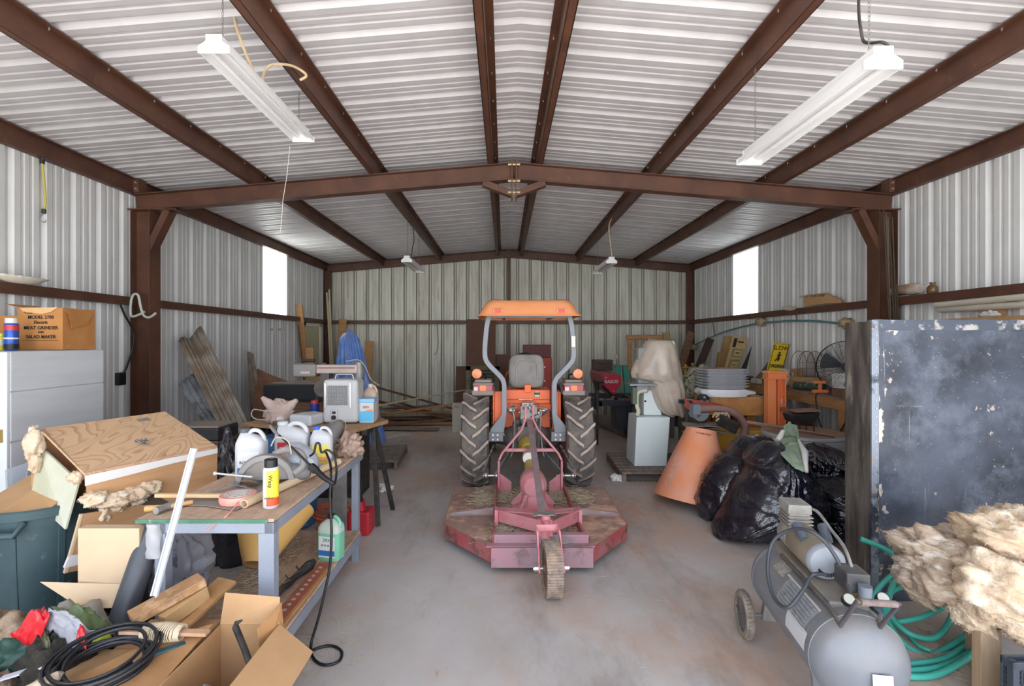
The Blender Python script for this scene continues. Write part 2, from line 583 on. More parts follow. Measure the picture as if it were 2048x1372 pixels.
# middle frame
YM = 5.6
m = MB()
for x0, x1 in ((XL+.05, XC), (XC, XR-.05)):
    ibeam(m, (x0, YM, roofz(x0)-.272), (x1, YM, roofz(x1)-.272), .195, .12)
r_ = struct(m.build('trim_rafter_middle', brown))
zt = roofz(XC)-.17
m = MB().bb(XC-.03, XC-.018, YM-.075, YM+.075, zt-.42, zt+.02).bb(XC+.018, XC+.03, YM-.075, YM+.075, zt-.42, zt+.02)
for s_ in (-1, 1):
    m.bar((XC+s_*.025, YM, zt-.36), (XC+s_*.36, YM, zt-.235), .1, .07)
m.build('splice_plate', brown, r_)
m = MB()
for z in (zt-.03, zt-.22, zt-.35):
    m.cyl((XC-.07, YM-.055, z), (XC+.07, YM-.055, z), .016, 6)
m.build('bolt', mat('yellow_zinc', '#b0a078', .4, .7), r_)
for nm, X, sg in (('left', XL, 1), ('right', XR, -1)):
    xc = X+sg*.16
    m = MB(); ibeam(m, (xc, YM, 0), (xc, YM, 3.31), .22, .18, up=(1, 0, 0), tw=.008)
    c_ = struct(m.build('trim_column_middle_'+nm, brown))
    m = MB().bb(min(xc-sg*.14, xc+sg*.42), max(xc-sg*.14, xc+sg*.42), YM-.1, YM+.1, 3.308, 3.32)
    m.build('cap_plate', brown, c_)
    m = MB().bar((xc+sg*.08, YM-.02, 2.86), (xc+sg*.30, YM-.02, 3.31), .12, .075)
    m.build('knee_brace', brown, c_)
    m = MB().bb(X+sg*.02, X+sg*.14, YM-.08, YM+.04, 3.51, 3.67)
    m.build('eave_clip', brown, c_)
    m = MB()
    for dx in (.05, .11):
        for z in (3.55, 3.62):
            m.cyl((X+sg*dx, YM-.1, z), (X+sg*dx, YM-.08, z), .012, 6)
    m.build('bolt', zinc, c_)
# roof screws along purlins
m = MB()
for x in (-2.9, -1.5, -.13, .39, 1.76, 3.17):
    s_ = 1 if x < 0 else -1
    for k in range(22):
        y = 1.2+k*.457
        m.cyl((x+s_*.03, y, roofz(x)-.03), (x+s_*.03, y, roofz(x)-.005), .005, 5)
struct(m.build('trim_roof_screw', zinc))
# seam dirt on back wall done by material; corner cable clips
# ================================================================ tractor
TX, TY = .275, 6.04
tr = T('tractor', 'orange compact tractor seen from behind with canopy and big dusty rear tyres', 'tractor', (TX, TY, 0))
def tp(px, py, Y):
    return P(px, py, Y)
def tyre_mesh(c, ro, ri, wd, lug=True, nl=18, lugh=.035, sgn=1):
    """tyre around the X axis; returns (carcass MB, rim MB)"""
    c = V(c)
    m = MB()
    h = wd/2
    rs = ro-lugh
    pr = [(ri, -h*.72), (ri+.03, -h*.86), ((ri+rs)/2, -h), (rs-.05, -h*.97), (rs-.012, -h*.86), (rs, -h*.5), (rs+.006, 0), (rs, h*.5), (rs-.012, h*.86), (rs-.05, h*.97), ((ri+rs)/2, h), (ri+.03, h*.86), (ri, h*.72), (ri, -h*.72)]
    m.lathe(pr, c, (1, 0, 0), 56)
    if lug:
        def pt(x, a, r):
            return c+V((x, -math.sin(a)*r, math.cos(a)*r))
        for side in (-1, 1):
            for k in range(nl):
                a0 = 2*math.pi*(k+(.5 if side > 0 else 0))/nl
                # from past the centre to the shoulder, swept
                path = [(-side*.02, .15), (side*h*.35, .06), (side*h*.72, -.05), (side*h*.98, -.11)]
                wa = .046
                vs = []
                for i, (x, da) in enumerate(path):
                    drop = 0 if abs(x) < h*.8 else .03
                    for aa, rr in ((-wa, rs-.02-drop), (wa, rs-.02-drop), (wa*.72, ro-drop*.5), (-wa*.72, ro-drop*.5)):
                        vs.append(pt(x, a0+da+aa, rr))
                o = len(m.v)
                fs = []; mi = []
                for i in range(3):
                    for j in range(4):
                        fs.append((o+i*4+j, o+i*4+(j+1) % 4, o+(i+1)*4+(j+1) % 4, o+(i+1)*4+j)); mi.append(1 if j == 2 else 0)
                fs.append((o, o+3, o+2, o+1)); mi.append(1)
                fs.append((o+12, o+13, o+14, o+15)); mi.append(1)
                m.v += vs; m.f += fs; m.m += mi
    rm = MB()
    rm.lathe([(ri+.012, -h*.74), (ri+.012, -h*.68), (ri-.03, -h*.6), (ri-.05, -h*.1), (ri-.1, 0), (.1, .03*sgn), (.02, .05*sgn)], c, (1, 0, 0), 36)
    rm.lathe([(ri+.012, h*.74), (ri+.012, h*.68), (ri-.03, h*.6), (ri-.05, h*.1), (ri-.1, 0)], c, (1, 0, 0), 36)
    for k in range(6):
        a = k*math.pi/3
        q = c+V((.0, math.cos(a)*.12, math.sin(a)*.12))
        rm.cyl(q-V((.04, 0, 0)), q+V((.04, 0, 0)), .014, 6)
    return m, rm
for s_ in (-1, 1):
    m, rm = tyre_mesh((TX+s_*.615, TY, .592), .592, .33, .33, sgn=-s_)
    o = m.build('rear_wheel', [tyre, lugm], tr, smooth=35)
    rm.build('rim', rimm, o, smooth=40)
for s_ in (-1, 1):
    m, rm = tyre_mesh((TX+s_*.52, TY+1.85, .36), .36, .2, .22, nl=14, lugh=.025, sgn=-s_)
    o = m.build('front_wheel', [tyre, lugm], tr, smooth=35)
    rm.build('rim', rimm, o, smooth=40)
# rear axle and gearbox
m = MB()
for s_ in (-1, 1):
    m.lathe([(.07, 0), (.08, .1), (.11, .24), (.15, .3), (.15, .36)], (TX+s_*.5, TY, .6), (-s_, 0, 0), 20)
m.box((TX, TY+.05, .62), (.34, .5, .34))
m.box((TX, TY-.25, .66), (.24, .16, .24))
m.cyl((TX, TY-.3, .58), (TX, TY-.36, .58), .085, 20)
m.box((TX, TY+1.0, .62), (.3, 1.5, .3))
for dx, dz, q in ((-.11, .82, .05), (.11, .82, .05), (0, .86, .07), (-.06, .75, .04), (.07, .77, .04)):
    m.ball((TX+dx, TY-.22, dz), q, 8)
m.build('gearbox', dgrey, tr, smooth=40, bevel=.012)
for s_ in (-1, 1):
    MB().bb(TX+s_*.37-.085, TX+s_*.37+.085, TY-.36, TY-.33, .61, .72).bb(TX+s_*.37-.085, TX+s_*.37+.085, TY-.33, TY+.02, .70, .72).build('axle_bracket', greyp, tr, bevel=.004)
m = MB()
for s_ in (-1, 1):
    for dx in (-.035, .02):
        for dz in (.635, .69):
            m.cyl((TX+s_*.37+dx, TY-.36, dz), (TX+s_*.37+dx, TY-.375, dz), .011, 8)
m.build('bolt', zinc, tr)
# hydraulic block with pipes and valves on top of the gearbox
m = MB()
rnd = random.Random(3)
m.box((TX+.02, TY-.28, .95), (.20, .14, .16))
m.box((TX+.0, TY-.3, 1.02), (.13, .1, .1))
for k in range(18):
    x = TX+rnd.uniform(-.17, .19); z = rnd.uniform(.84, 1.05)
    m.cyl((x, TY-.3, z), (x+rnd.uniform(-.04, .04), TY-.38-rnd.random()*.03, z+rnd.uniform(-.04, .04)), rnd.uniform(.012, .026), 8)
m.build('hydraulic_block', steel, tr, smooth=40, bevel=.006)
m = MB()
for s_, x in ((-1, -.15), (1, .17)):
    m.tube(spline([(TX+x-s_*.0, TY-.28, .9), (TX+x+s_*.06, TY-.36, .97), (TX+x+s_*.05, TY-.38, 1.0), (TX+x-s_*.03, TY-.34, 1.01)], 5), .012, 6)
    m.tube([(TX+s_*.15, TY-.37, .98), (TX+s_*.21, TY-.38, .98)], .018, 8)
m.build('hydraulic_pipe', zinc, tr, smooth=60)
for s_ in (-1, 1):  # levers bent down
    x = TX+s_*.155
    MB().tube(spline([(x+s_*.10, TY-.30, .98), (x+s_*.045, TY-.36, .99), (x+s_*.01, TY-.4, .97), (x-s_*.005, TY-.42, .8), (x+s_*.02, TY-.44, .52), (x+s_*.04, TY-.44, .45)], 5), .009, 6).build('lift_rod', steel, tr, smooth=60)
    # lower link arms
    MB().bar((TX+s_*.17, TY-.1, .47), (TX+s_*.36, TY-.85, .35), .02, .065).build('lower_link', greyp, tr, bevel=.004)
    m = MB()
    m.cyl((TX+s_*.29, TY-.85, .345), (TX+s_*.50, TY-.85, .345), .014, 8)
    m.ball((TX+s_*.355, TY-.85, .345), .03, 8)
    m.ball((TX+s_*.47, TY-.85, .345), .028, 8)
    m.build('hitch_pin', zinc, tr, smooth=60)
    m = MB()
    for k in range(6):
        m.tube([(TX+s_*(.40+.018*k), TY-.3-.09*k, .55-.03*k), (TX+s_*(.412+.018*k), TY-.35-.09*k, .535-.03*k)], .012, 6)
    m.build('check_chain', steel, tr, smooth=60)
# roll bar
def rop(s_):
    p = [(-.385, -.30, .68), (-.375, -.30, .74), (-.305, -.31, .905), (-.297, -.31, 1.0), (-.297, -.31, 1.24), (-.305, -.31, 1.31), (-.34, -.31, 1.375), (-.475, -.31, 1.515), (-.522, -.31, 1.60), (-.525, -.31, 1.75), (-.50, -.31, 2.0), (-.465, -.30, 2.12)]
    return [(TX+.025+s_*(-x)*1 if s_ > 0 else TX+.025+x, TY+y, z) for x, y, z in p]
for s_ in (-1, 1):
    pts = spline([V(q) for q in rop(s_)], 5)
    m = MB()
    n = len(pts)
    vs = []
    for i, p in enumerate(pts):
        d = (pts[min(i+1, n-1)]-pts[max(i-1, 0)]).normalized()
        a = d.cross(V((0, 1, 0))).normalized()
        wd = .028 if p.z > .92 else .028+(.92-p.z)*.28
        for da, dy in ((-wd, -.04), (wd, -.04), (wd, .04), (-wd, .04)):
            vs.append(p+a*da+V((0, dy, 0)))
    fs = []
    for i in range(n-1):
        for j in range(4):
            fs.append((i*4+j, i*4+(j+1) % 4, i*4+4+(j+1) % 4, i*4+4+j))
    fs += [(3, 2, 1, 0), (n*4-4, n*4-3, n*4-2, n*4-1)]
    m.add(vs, fs)
    o = m.build('roll_bar_post', mat('roll_bar_grey', '#8e949c', .45, c2='#7f858c', scale=3, dust='#a3958a', damt=.3), tr, smooth=30, bevel=.006)
    if s_ > 0:
        MB().bb(TX+.025+.50, TX+.025+.545, TY-.354, TY-.351, 1.73, 1.86).build('sticker', mat('paper_white', '#e6e4dc', .6), o)
# canopy
def rrect(hx, hy, r, n=6):
    o = []
    for cx, cy, a0 in ((hx-r, hy-r, 0), (-hx+r, hy-r, 90), (-hx+r, -hy+r, 180), (hx-r, -hy+r, 270)):
        for k in range(n+1):
            a = R(a0+90*k/n)
            o.append((cx+r*math.cos(a), cy+r*math.sin(a)))
    return o
def canopy():
    m = MB()
    cx, cy_, z0 = TX+.02, TY+.05, 2.09
    secs = [(.605, .60, .10, -.002), (.605, .60, .10, .010), (.585, .58, .1, .016), (.555, .56, .11, .07), (.52, .53, .12, .14), (.485, .50, .12, .18), (.44, .46, .1, .196), (.30, .3, .1, .20), (.1, .1, .05, .2)]
    rings = []
    for hx, hy, r, z in secs:
        ring = []
        for x, y in rrect(hx, hy, r):
            dz = 0
            if z > .17 and .22 < abs(x) < .36:
                dz = -.022
            ring.append((cx+x, cy_+y, z0+z+dz))
        rings.append(ring)
    n = len(rings[0])
    vs = [p for g in rings for p in g]
    fs = []
    for i in range(len(rings)-1):
        for k in range(n):
            fs.append((i*n+k, i*n+(k+1) % n, (i+1)*n+(k+1) % n, (i+1)*n+k))
    fs.append(tuple((len(rings)-1)*n+k for k in range(n)))
    m.add(vs, fs)
    o = m.build('canopy', oranf, tr, smooth=40, solid=.006)
    for s_ in (-1, 1):
        q = MB().box((cx+s_*.365, cy_-.572, z0+.055), (.12, .04, .055)).build('reflector_housing', oranf, o, bevel=.008)
        MB().box((cx+s_*.365, cy_-.594, z0+.055), (.08, .006, .04)).build('red_reflector', mat('red_reflector', '#d2251c', .25), q)
    return o
canopy()
m = MB()
m.bar((TX-.45, TY-.3, 2.1), (TX+.5, TY-.3, 2.1), .06, .05)
for s_ in (-1, 1):
    m.bar((TX+.025+s_*.3, TY-.3, 2.1), (TX+.025+s_*.3, TY+.55, 2.1), .04, .03)
m.build('canopy_bracket', greyp, tr, bevel=.004)
# seat
def seat_back(p, d):
    return p
m = MB()
cx, cz = TX+.01, 1.42
def sq(u, v):
    a = 2*math.pi*u
    e = math.pi*(v-.5)
    f = lambda t, k: math.copysign(abs(t)**k, t)
    w_ = .225*(1-.06*max(0, (math.sin(e))))
    x = w_*f(math.cos(e), .35)*f(math.cos(a), .5)
    y = .055*f(math.cos(e), .35)*f(math.sin(a), .6)
    z = .21*f(math.sin(e), .45)
    return V((cx+x, TY+.05+y+.12*(z/.21)*.3, cz+z))
m.grid(sq, 40, 21, cu=True)
so = m.build('seat', mat('worn_grey_vinyl', '#8f8d8a', .55, c2='#6d6a66', scale=3, st=(1, 1, 1), dust='#b9ada0', damt=.5, bump=.3, bscale=9), tr, smooth=180)
MB().box((cx, TY+.33, 1.22), (.45, .46, .1)).build('seat_cushion', MATS['worn_grey_vinyl'], tr, bevel=.03, seg=3)
m = MB()
m.tube([(cx-.13, TY-.025, 1.27), (cx-.13, TY-.02, 1.52), (cx-.09, TY-.01, 1.56), (cx+.09, TY-.01, 1.56), (cx+.13, TY-.02, 1.52), (cx+.13, TY-.025, 1.27)], .006, 6)
m.build('piping', mat('pale_vinyl_trim', '#aeaaa4', .6), so, smooth=60)
# rear body panels
m = MB()
m.bb(TX-.27, TX+.29, TY-.16, TY+.35, 1.08, 1.20)
m.bb(TX-.27, TX+.29, TY-.15, TY+.35, 1.03, 1.08)
m.bb(TX-.28, TX+.30, TY-.165, TY+.35, .955, 1.03)
m.bb(TX-.28, TX+.30, TY-.05, TY+.3, .72, .955)
m.build('rear_body_panel', oran, tr, bevel=.008)
m = MB().bb(TX-.025, TX+.055, TY-.19, TY-.14, 1.17, 1.27)
o = m.build('mounting_tab', oran, tr, bevel=.006)
MB().tube(spline([(TX-.1, TY-.17, 1.085), (TX-.09, TY-.19, 1.09), (TX+.07, TY-.19, 1.085), (TX+.08, TY-.17, 1.08)], 4), .006, 6).build('grab_handle', zinc, tr, smooth=60)
o = MB().bb(TX+.095, TX+.165, TY-.166, TY-.161, 1.115, 1.185).build('warning_decal', mat('decal_black', '#35332e', .5), tr)
MB().bb(TX+.1, TX+.16, TY-.169, TY-.166, 1.12, 1.14).bb(TX+.102, TX+.16, TY-.169, TY-.166, 1.172, 1.181).build('decal_text_panel', mat('decal_cream', '#e2d9c0', .5), o)
for s_ in (-1, 1):
    # inner fender plates and rubber fender tops
    x = TX+.01+s_*.40
    m = MB()
    m.bb(min(x-.02, x-.02), x+.0, TY-.25, TY+.45, .72, 1.19)
    m.bb(min(x, x-s_*.10), max(x, x-s_*.10), TY-.22, TY-.2, .72, 1.19)
    m.build('inner_fender', oran, tr, bevel=.006)
    m = MB()
    xo = TX+.01+s_*.53
    def fen(u, v, xo=xo):
        a = R(-35+u*85)
        x = (v-.5)*.26
        r = .66+.02*(1-(2*v-1)**4)
        return V((xo+x, TY-math.sin(R(-8)-a)*r, .60+math.cos(R(-8)-a)*r))
    m.grid(fen, 14, 9)
    m.build('fender', greyp, tr, smooth=40, solid=.012)
    m = MB()
    m.bb(xo-.13, xo+.13, TY-.47, TY-.30, 1.165, 1.225)
    m.bb(xo-.12, xo+.12, TY-.46, TY-.2, 1.28, 1.31)
    m.bb(xo-.1, xo+.1, TY-.42, TY-.1, 1.31, 1.345)
    lh = m.build('lamp_housing', mat('dusty_grey_fender', '#8b827c', .7, dust='#a09183', damt=.5), tr, bevel=.018)
    l = MB().bb(xo-.115, xo+.115, TY-.462, TY-.33, 1.215, 1.292).build('tail_lamp', mat('red_lens', '#a3253a', .25, dust='#c7a69c', damt=.3), tr, bevel=.01)
    MB().bb(xo-.035, xo+.035, TY-.467, TY-.45, 1.222, 1.285).build('amber_lens', mat('amber_lens', '#f07a35', .25), l)
    MB().bb(xo-s_*0-.105, xo-.06, TY-.467, TY-.45, 1.222, 1.265).build('clear_lens', mat('pale_lens', '#d9c4cc', .25), l)
    xa = TX+.0+s_*.595
    m = MB().lathe([(.001, -.035), (.03, -.032), (.058, -.015), (.062, 0), (.055, .02), (.001, .03)], (xa, TY-.38, 1.415), (0, -1, 0), 20)
    al = m.build('amber_warning_lamp', mat('orange_lens', '#ea8555', .35, c2='#f09a6c', scale=20), tr, smooth=60)
    MB().tube(spline([(xa-s_*.04, TY-.34, 1.405), (xa-s_*.09, TY-.33, 1.40), (xa-s_*.10, TY-.3, 1.34)], 4), .012, 6).build('lamp_arm', black, tr, smooth=60)
# front of tractor
m = MB()
def hood(u, v):
    y = TY+.95+u*1.25
    a = math.pi*v
    wx = .27-.03*u; h = .32-.1*u*u
    f = lambda t, k: math.copysign(abs(t)**k, t)
    return V((TX+wx*f(math.cos(a), .4), y, 1.05+h*f(math.sin(a), .45)))
m.grid(hood, 8, 17)
m.build('hood', oran, tr, smooth=40, solid=.01)
MB().bb(TX-.25, TX+.25, TY+.85, TY+2.15, .72, 1.05).build('engine_side_panel', oran, tr, bevel=.01)
MB().bb(TX-.2, TX+.24, TY+.72, TY+.95, .8, 1.4).build('dashboard', mat('tractor_dash_black', '#3a3535', .6, dust='#8c7c6c', damt=.5), tr, bevel=.03)
m = MB(); 
m.tube([(TX+.02+.19*math.cos(a), TY+.58+.06*math.sin(a), 1.46+.17*math.sin(a)) for a in [k*math.pi/12 for k in range(24)]], .014, 8, closed=True)
for a in (90, 210, 330):
    m.tube([(TX+.02, TY+.62, 1.45), (TX+.02+.19*math.cos(R(a)), TY+.58+.06*math.sin(R(a)), 1.46+.17*math.sin(R(a)))], .009, 6)
m.cyl((TX+.02, TY+.62, 1.45), (TX+.02, TY+.8, 1.36), .02, 8)
m.build('steering_wheel', black, tr, smooth=60)
MB().bb(TX-.45, TX+.45, TY+1.8, TY+1.9, .3, .42).build('front_axle', dgrey, tr, bevel=.01)
MB().bb(TX-.42, TX+.42, TY+.4, TY+.95, .45, .5).build('foot_platform', dgrey, tr, bevel=.01)
# ================================================================ rotary mower
MX = .28
mo = T('rotary_mower', 'faded red five foot rotary mower on the floor, hitched behind the orange tractor', 'mower', (MX, 4.5, 0))
zt, zb = .19, .07
deck = [(-.37, 3.73), (.40, 3.73), (.80, 4.22), (.81, 5.29), (-.82, 5.29), (-.81, 4.24)]
deck = [(MX+x, y) for x, y in deck]
m = MB().prism([(x, y, zt-.008) for x, y in deck], (0, 0, .008))
do = m.build('deck', rusty, mo, bevel=.003)
m = MB()
n = len(deck)
for i in range(n):
    if i in (3,):
        continue
    a, b_ = V((*deck[i], 0)), V((*deck[(i+1) % n], 0))
    m.bar(a+V((0, 0, (zt+zb)/2)), b_+V((0, 0, (zt+zb)/2)), .008, zt-zb)
m.bb(MX-.82, MX+.81, 5.25, 5.30, zt-.06, zt-.004)
m.build('skirt', redp, mo, bevel=.002)
m = MB()
m.bb(MX-.42, MX+.43, 3.735, 3.80, zt, zt+.012)
m.bb(MX-.36, MX+.39, 3.80, 3.815, zt, zt+.075)
m.bb(MX-.36, MX+.39, 3.815, 3.86, zt+.065, zt+.075)
m.bb(MX-.38, MX+.41, 3.70, 3.72, zb-.02, zt+.012)
m.build('rear_rail', mat('mower_rail_paint', '#ac7e86', .6, c2='#9c868c', scale=4, lo=.4, hi=.6, c3='#7d6a6a', s3=5), mo, bevel=.003)
m = MB()
for x0, x1 in ((-.365, -.33), (.50, .335)):
    pass
for s_, xa, xb in ((-1, -.365, -.345), (1, .36, .385)):
    m.bar((MX+xa, 3.82, zt+.035), (MX+xa+(.0 if s_ < 0 else -.0), 5.28, zt+.035), .02, .07)
m.build('deck_stiffener', redp, mo, bevel=.002)
m = MB()
for s_ in (-1, 1):
    a = (MX+s_*.38, 4.52, zt+.0)
    m.add([(MX+s_*.38, 4.44, zt), (MX+s_*.38, 4.50, zt+.05), (MX+s_*.38, 4.60, zt), (MX+s_*.78, 4.42, zt), (MX+s_*.78, 4.46, zt+.012), (MX+s_*.78, 4.52, zt)], [(0, 1, 4, 3), (1, 2, 5, 4), (0, 2, 1), (3, 4, 5)])
m.build('deck_gusset', mat('gusset_grey', '#a09498', .6, c2='#93706a', scale=6), mo)
# rear cross member and caster
m = MB()
m.bar((MX-.33, 4.12, .30), (MX+.03, 3.80, .325), .012, .10)
m.bar((MX+.36, 4.12, .30), (MX+.10, 3.80, .325), .012, .10)
m.bar((MX-.33, 4.15, .345), (MX+.05, 4.0, .37), .10, .01)
m.bar((MX+.36, 4.15, .345), (MX+.08, 4.0, .37), .10, .01)
m.bb(MX-.36, MX-.33, 4.08, 4.18, zt, .36); m.bb(MX+.355, MX+.385, 4.08, 4.18, zt, .36)
m.build('tail_cross_member', pink, mo, bevel=.003)
m = MB().cyl((MX+.045, 3.78, .24), (MX+.045, 3.78, .40), .034, 20).cyl((MX+.005, 3.80, .26), (MX+.005, 3.80, .39), .02, 12).cyl((MX+.085, 3.80, .26), (MX+.085, 3.80, .39), .02, 12)
m.cyl((MX+.045, 3.74, .39), (MX+.045, 3.74, .455), .036, 16).cyl((MX+.045, 3.66, .385), (MX+.045, 3.76, .40), .03, 10)
m.build('caster_socket', mat('caster_pink', '#d07880', .55, c2='#de9a9c', scale=8), mo, smooth=40)
m = MB().bb(MX-.05, MX+.12, 3.70, 3.78, .452, .456)
m.tube([(MX-.02, 3.70, .46), (MX+.04, 3.68, .46), (MX+.1, 3.70, .46)], .005, 6)
m.build('locking_pin_plate', steel, mo)
# caster wheel: fork straddles wheel, turned a little
cw = V((MX+.055, 3.40, .192))
yaw = Matrix.Rotation(R(3.5), 3, 'Z')
def cwt(p):
    return cw+yaw@V(p)
m = MB()
m.bar(cwt((-.075, .26, .20)), cwt((.075, .26, .20)), .05, .012)
for s_ in (-1, 1):
    m.add([], [])
    a, b_, c_ = cwt((s_*.075, .26, .205)), cwt((s_*.078, .16, .18)), cwt((s_*.085, -.0, -.02))
    m.bar(cwt((s_*.077, .27, .20)), cwt((s_*.082, .13, .19)), .05, .012, up=yaw@V((1, 0, 0)))
    m.bar(cwt((s_*.082, .14, .20)), cwt((s_*.088, -.02, -.03)), .05, .012, up=yaw@V((1, 0, 0)))
m.bar(cwt((-.08, .22, .2)), cwt((.08, .22, .2)), .012, .05)
m.build('caster_fork', MATS['caster_pink'], mo, bevel=.003)
m = MB()
for s_ in (-1, 1):
    m.cyl(cwt((s_*.085, 0, 0)), cwt((s_*.125, 0, 0)), .022, 8)
m.cyl(cwt((-.13, 0, 0)), cwt((.13, 0, 0)), .012, 8)
m.build('axle_bolt', zinc, mo, smooth=40)
m = MB()
ax = yaw@V((1, 0, 0))
m.lathe([(.14, -.052), (.185, -.055), (.19, -.045), (.19, .045), (.185, .055), (.14, .052), (.14, -.052)], cw, ax, 48)
u1 = yaw@V((0, 1, 0))
for k in range(64):
    a = 2*math.pi*k/64
    c_ = cw+u1*math.cos(a)*.189+V((0, 0, 1))*math.sin(a)*.189
    t_ = -u1*math.sin(a)+V((0, 0, 1))*math.cos(a)
    m.bar(c_-ax*.055, c_+ax*.055, .012, .010, up=(u1*math.cos(a)+V((0, 0, 1))*math.sin(a)))
cwh = m.build('caster_wheel', mat('caster_tyre', '#a08c7b', .85, c2='#6f665e', scale=30, c3='#b3937a', s3=6), mo, smooth=30)
m = MB().lathe([(.14, -.045), (.135, -.01), (.04, -.005), (.03, -.06), (.03, .06), (.04, .005), (.135, .01), (.14, .045)], cw, ax, 32)
m.build('wheel_disc', mat('rusty_disc', '#7c5a45', .8, c2='#5b4a40', scale=10), cwh, smooth=30)
# gearbox
gx, gy = MX+.0, 4.62
m = MB().lathe([(.21, 0), (.19, .03), (.12, .06), (.11, .14), (.09, .2)], (gx+.0, gy-.02, zt), (0, 0, 1), 24)
for a in range(5):
    q = R(72*a+18)
    m.bar((gx+.2*math.cos(q), gy-.02+.2*math.sin(q), zt+.02), (gx+.08*math.cos(q), gy-.02+.08*math.sin(q), zt+.16), .03, .06)
m.lathe([(.001, -.14), (.09, -.13), (.125, -.09), (.13, 0), (.125, .1), (.09, .16), (.05, .18), (.05, .24)], (gx, gy, .43), (0, 1, .0), 24)
m.build('gearbox', pink, mo, smooth=40)
MB().tube([(gx, gy+.2, .43), (gx, gy+.6, .47), (TX, TY-.4, .575)], [.075, .06, .06], 16).build('drive_shaft_guard', mat('yellow_plastic_dusty', '#b59a35', .55, dust='#a89870', damt=.4), mo, smooth=60)
m = MB().lathe([(.06, 0), (.075, .02), (.1, .14), (.105, .17)], (TX, TY-.52, .56), (0, 1, .03), 20)
m.lathe([(.105, 0), (.1, .03), (.075, .16), (.06, .2)], (gx, gy+.16, .43), (0, 1, .03), 20)
m.build('shaft_bell', MATS['yellow_plastic_dusty'], mo, smooth=60)
MB().cyl((TX-.005, TY-.86, .532), (TX-.003, TY-.77, .541), .068, 16).build('shaft_label', mat('paper_white', '#e6e4dc'), mo, smooth=60)
# A frame
m = MB()
ap = V((TX+.0, 5.22, .95))
m.cyl(ap-V((.06, 0, 0)), ap+V((.06, 0, 0)), .012, 8)
for s_ in (-1, 1):
    pts = [ap+V((s_*.04, 0, .16)), ap+V((s_*.04, 0, 0)), V((MX+s_*.09, 5.2, .84)), V((MX+s_*.30, 5.14, .60)), V((MX+s_*.335, 5.12, .53)), V((MX+s_*.335, 5.12, .2))]
    for i in range(len(pts)-1):
        m.bar(pts[i], pts[i+1], .022, .05, up=(0, 1, 0))
    m.prism([(MX+s_*.325, 5.13, .19), (MX+s_*.20, 5.13, .19), (MX+s_*.20, 5.13, .30), (MX+s_*.325, 5.13, .39)], (0, -.012, 0))
m.bar((MX-.27, 5.15, .63), (MX+.27, 5.15, .63), .012, .035)
m.build('hitch_a_frame', pink, mo, bevel=.003)
m = MB().bar(ap+V((0.0, -.02, .0)), (MX+.03, 3.86, .40), .06, .014)
m.build('tail_strut', mat('strut_grey', '#88828a', .5, .2, c2='#8a6d66', scale=12), mo, bevel=.002)
# hay lying on the mower deck
def straw(name, spots, nn, L=.06, r=.0016, z=0, seed=1, m_=None, parent=None):
    rn = random.Random(seed)
    m = MB()
    for k in range(nn):
        cx, cy_, sx_, sy_, z0, zh = spots[k % len(spots)]
        x = rn.gauss(cx, sx_) if sx_ > 0 else cx; y = rn.gauss(cy_, sy_)
        a = rn.uniform(0, 6.28); l = L*rn.uniform(.4, 1.4); b_ = rn.uniform(-.5, .5)
        zz = z0+rn.random()*zh+.003
        p = V((x, y, zz)); d = V((math.cos(a), math.sin(a), 0)); e = V((math.cos(a+b_), math.sin(a+b_), rn.uniform(-.1, .25) if zh > 0 else 0))
        m.tube([p-d*l/2, p, p+e*l/2], r, 3, caps=False)
    return m
hay = mat('dry_hay', '#c9bda4', .9, c2='#a3957a', scale=30)
m = straw('hay', [(MX-.22, 4.92, .13, .12, zt, .03), (MX+.2, 4.92, .13, .12, zt, .03), (MX-.48, 4.9, .08, .15, zt, .02), (MX+.5, 4.95, .07, .12, zt, .02), (MX-.15, 4.0, .14, .07, zt, .03), (MX+.2, 3.98, .08, .06, zt, .015), (MX-.3, 4.05, .04, .08, zt, .03)], 2600, .07, .0022, seed=4)
stuff(m.build('hay', hay), 'dry grass clippings lying on the red mower deck', 'hay')
# loose straw on the floor
m = straw('straw', [(1.75, 6.4, .25, .3, 0, .0), (2.2, 6.6, .25, .2, 0, .0), (-1.15, 5.0, .25, .35, 0, .0), (.2, 5.6, .5, .3, 0, .0), (-.9, 3.2, .5, .6, 0, 0), (1.0, 3.6, .7, .7, 0, 0), (-1.0, 2.9, .15, .15, 0, 0), (0.3, 7.5, 1.5, 1.5, 0, 0)], 700, .06, .0011, seed=9)
stuff(m.build('straw', mat('pale_straw', '#c2ab88', .9)), 'stray straw scattered over the concrete floor', 'straw')
# ================================================================ left side
# white cabinet with things on top
CX = -3.42
cb = T('cabinet', 'white painted board cabinet against the left wall with a carton on top', 'cabinet', (-3.8, 3.7, 0))
CZ = 1.727
MB().bb(-4.28, CX-.012, 3.33, 4.1, .1, CZ).build('body', whitep, cb, bevel=.006)
m = MB()
for z in (.10, .42, .75, 1.1, 1.45):
    m.bb(CX-.012, CX, 3.33, 4.1, z, min(z+.345 if z not in (.10, .42) else z+.325, CZ-.002)-.003)
m.build('side_boards', whitep, cb, bevel=.002)
o = MB().bb(-4.27, CX-.004, 3.305, 3.33, .12, CZ-.004).build('door', mat('white_door_paint', '#d4d7d9', .45), cb, bevel=.004)
MB().bb(-3.475, -3.45, 3.30, 3.305, 1.10, 1.19).build('latch_plate', mat('brass', '#a98d4f', .4, .7), o)
m = MB(); m.bb(-4.25, CX-.03, 3.37, 4.08, 0, .1); m.build('plinth', dkw, cb)
mg = T('carton', 'brown torn carton lettered for a meat grinder, on the white cabinet', 'box', (-3.6, 3.85, CZ))
x0, x1, y0, y1, z1 = -3.80, -3.45, 3.75, 4.05, 2.06
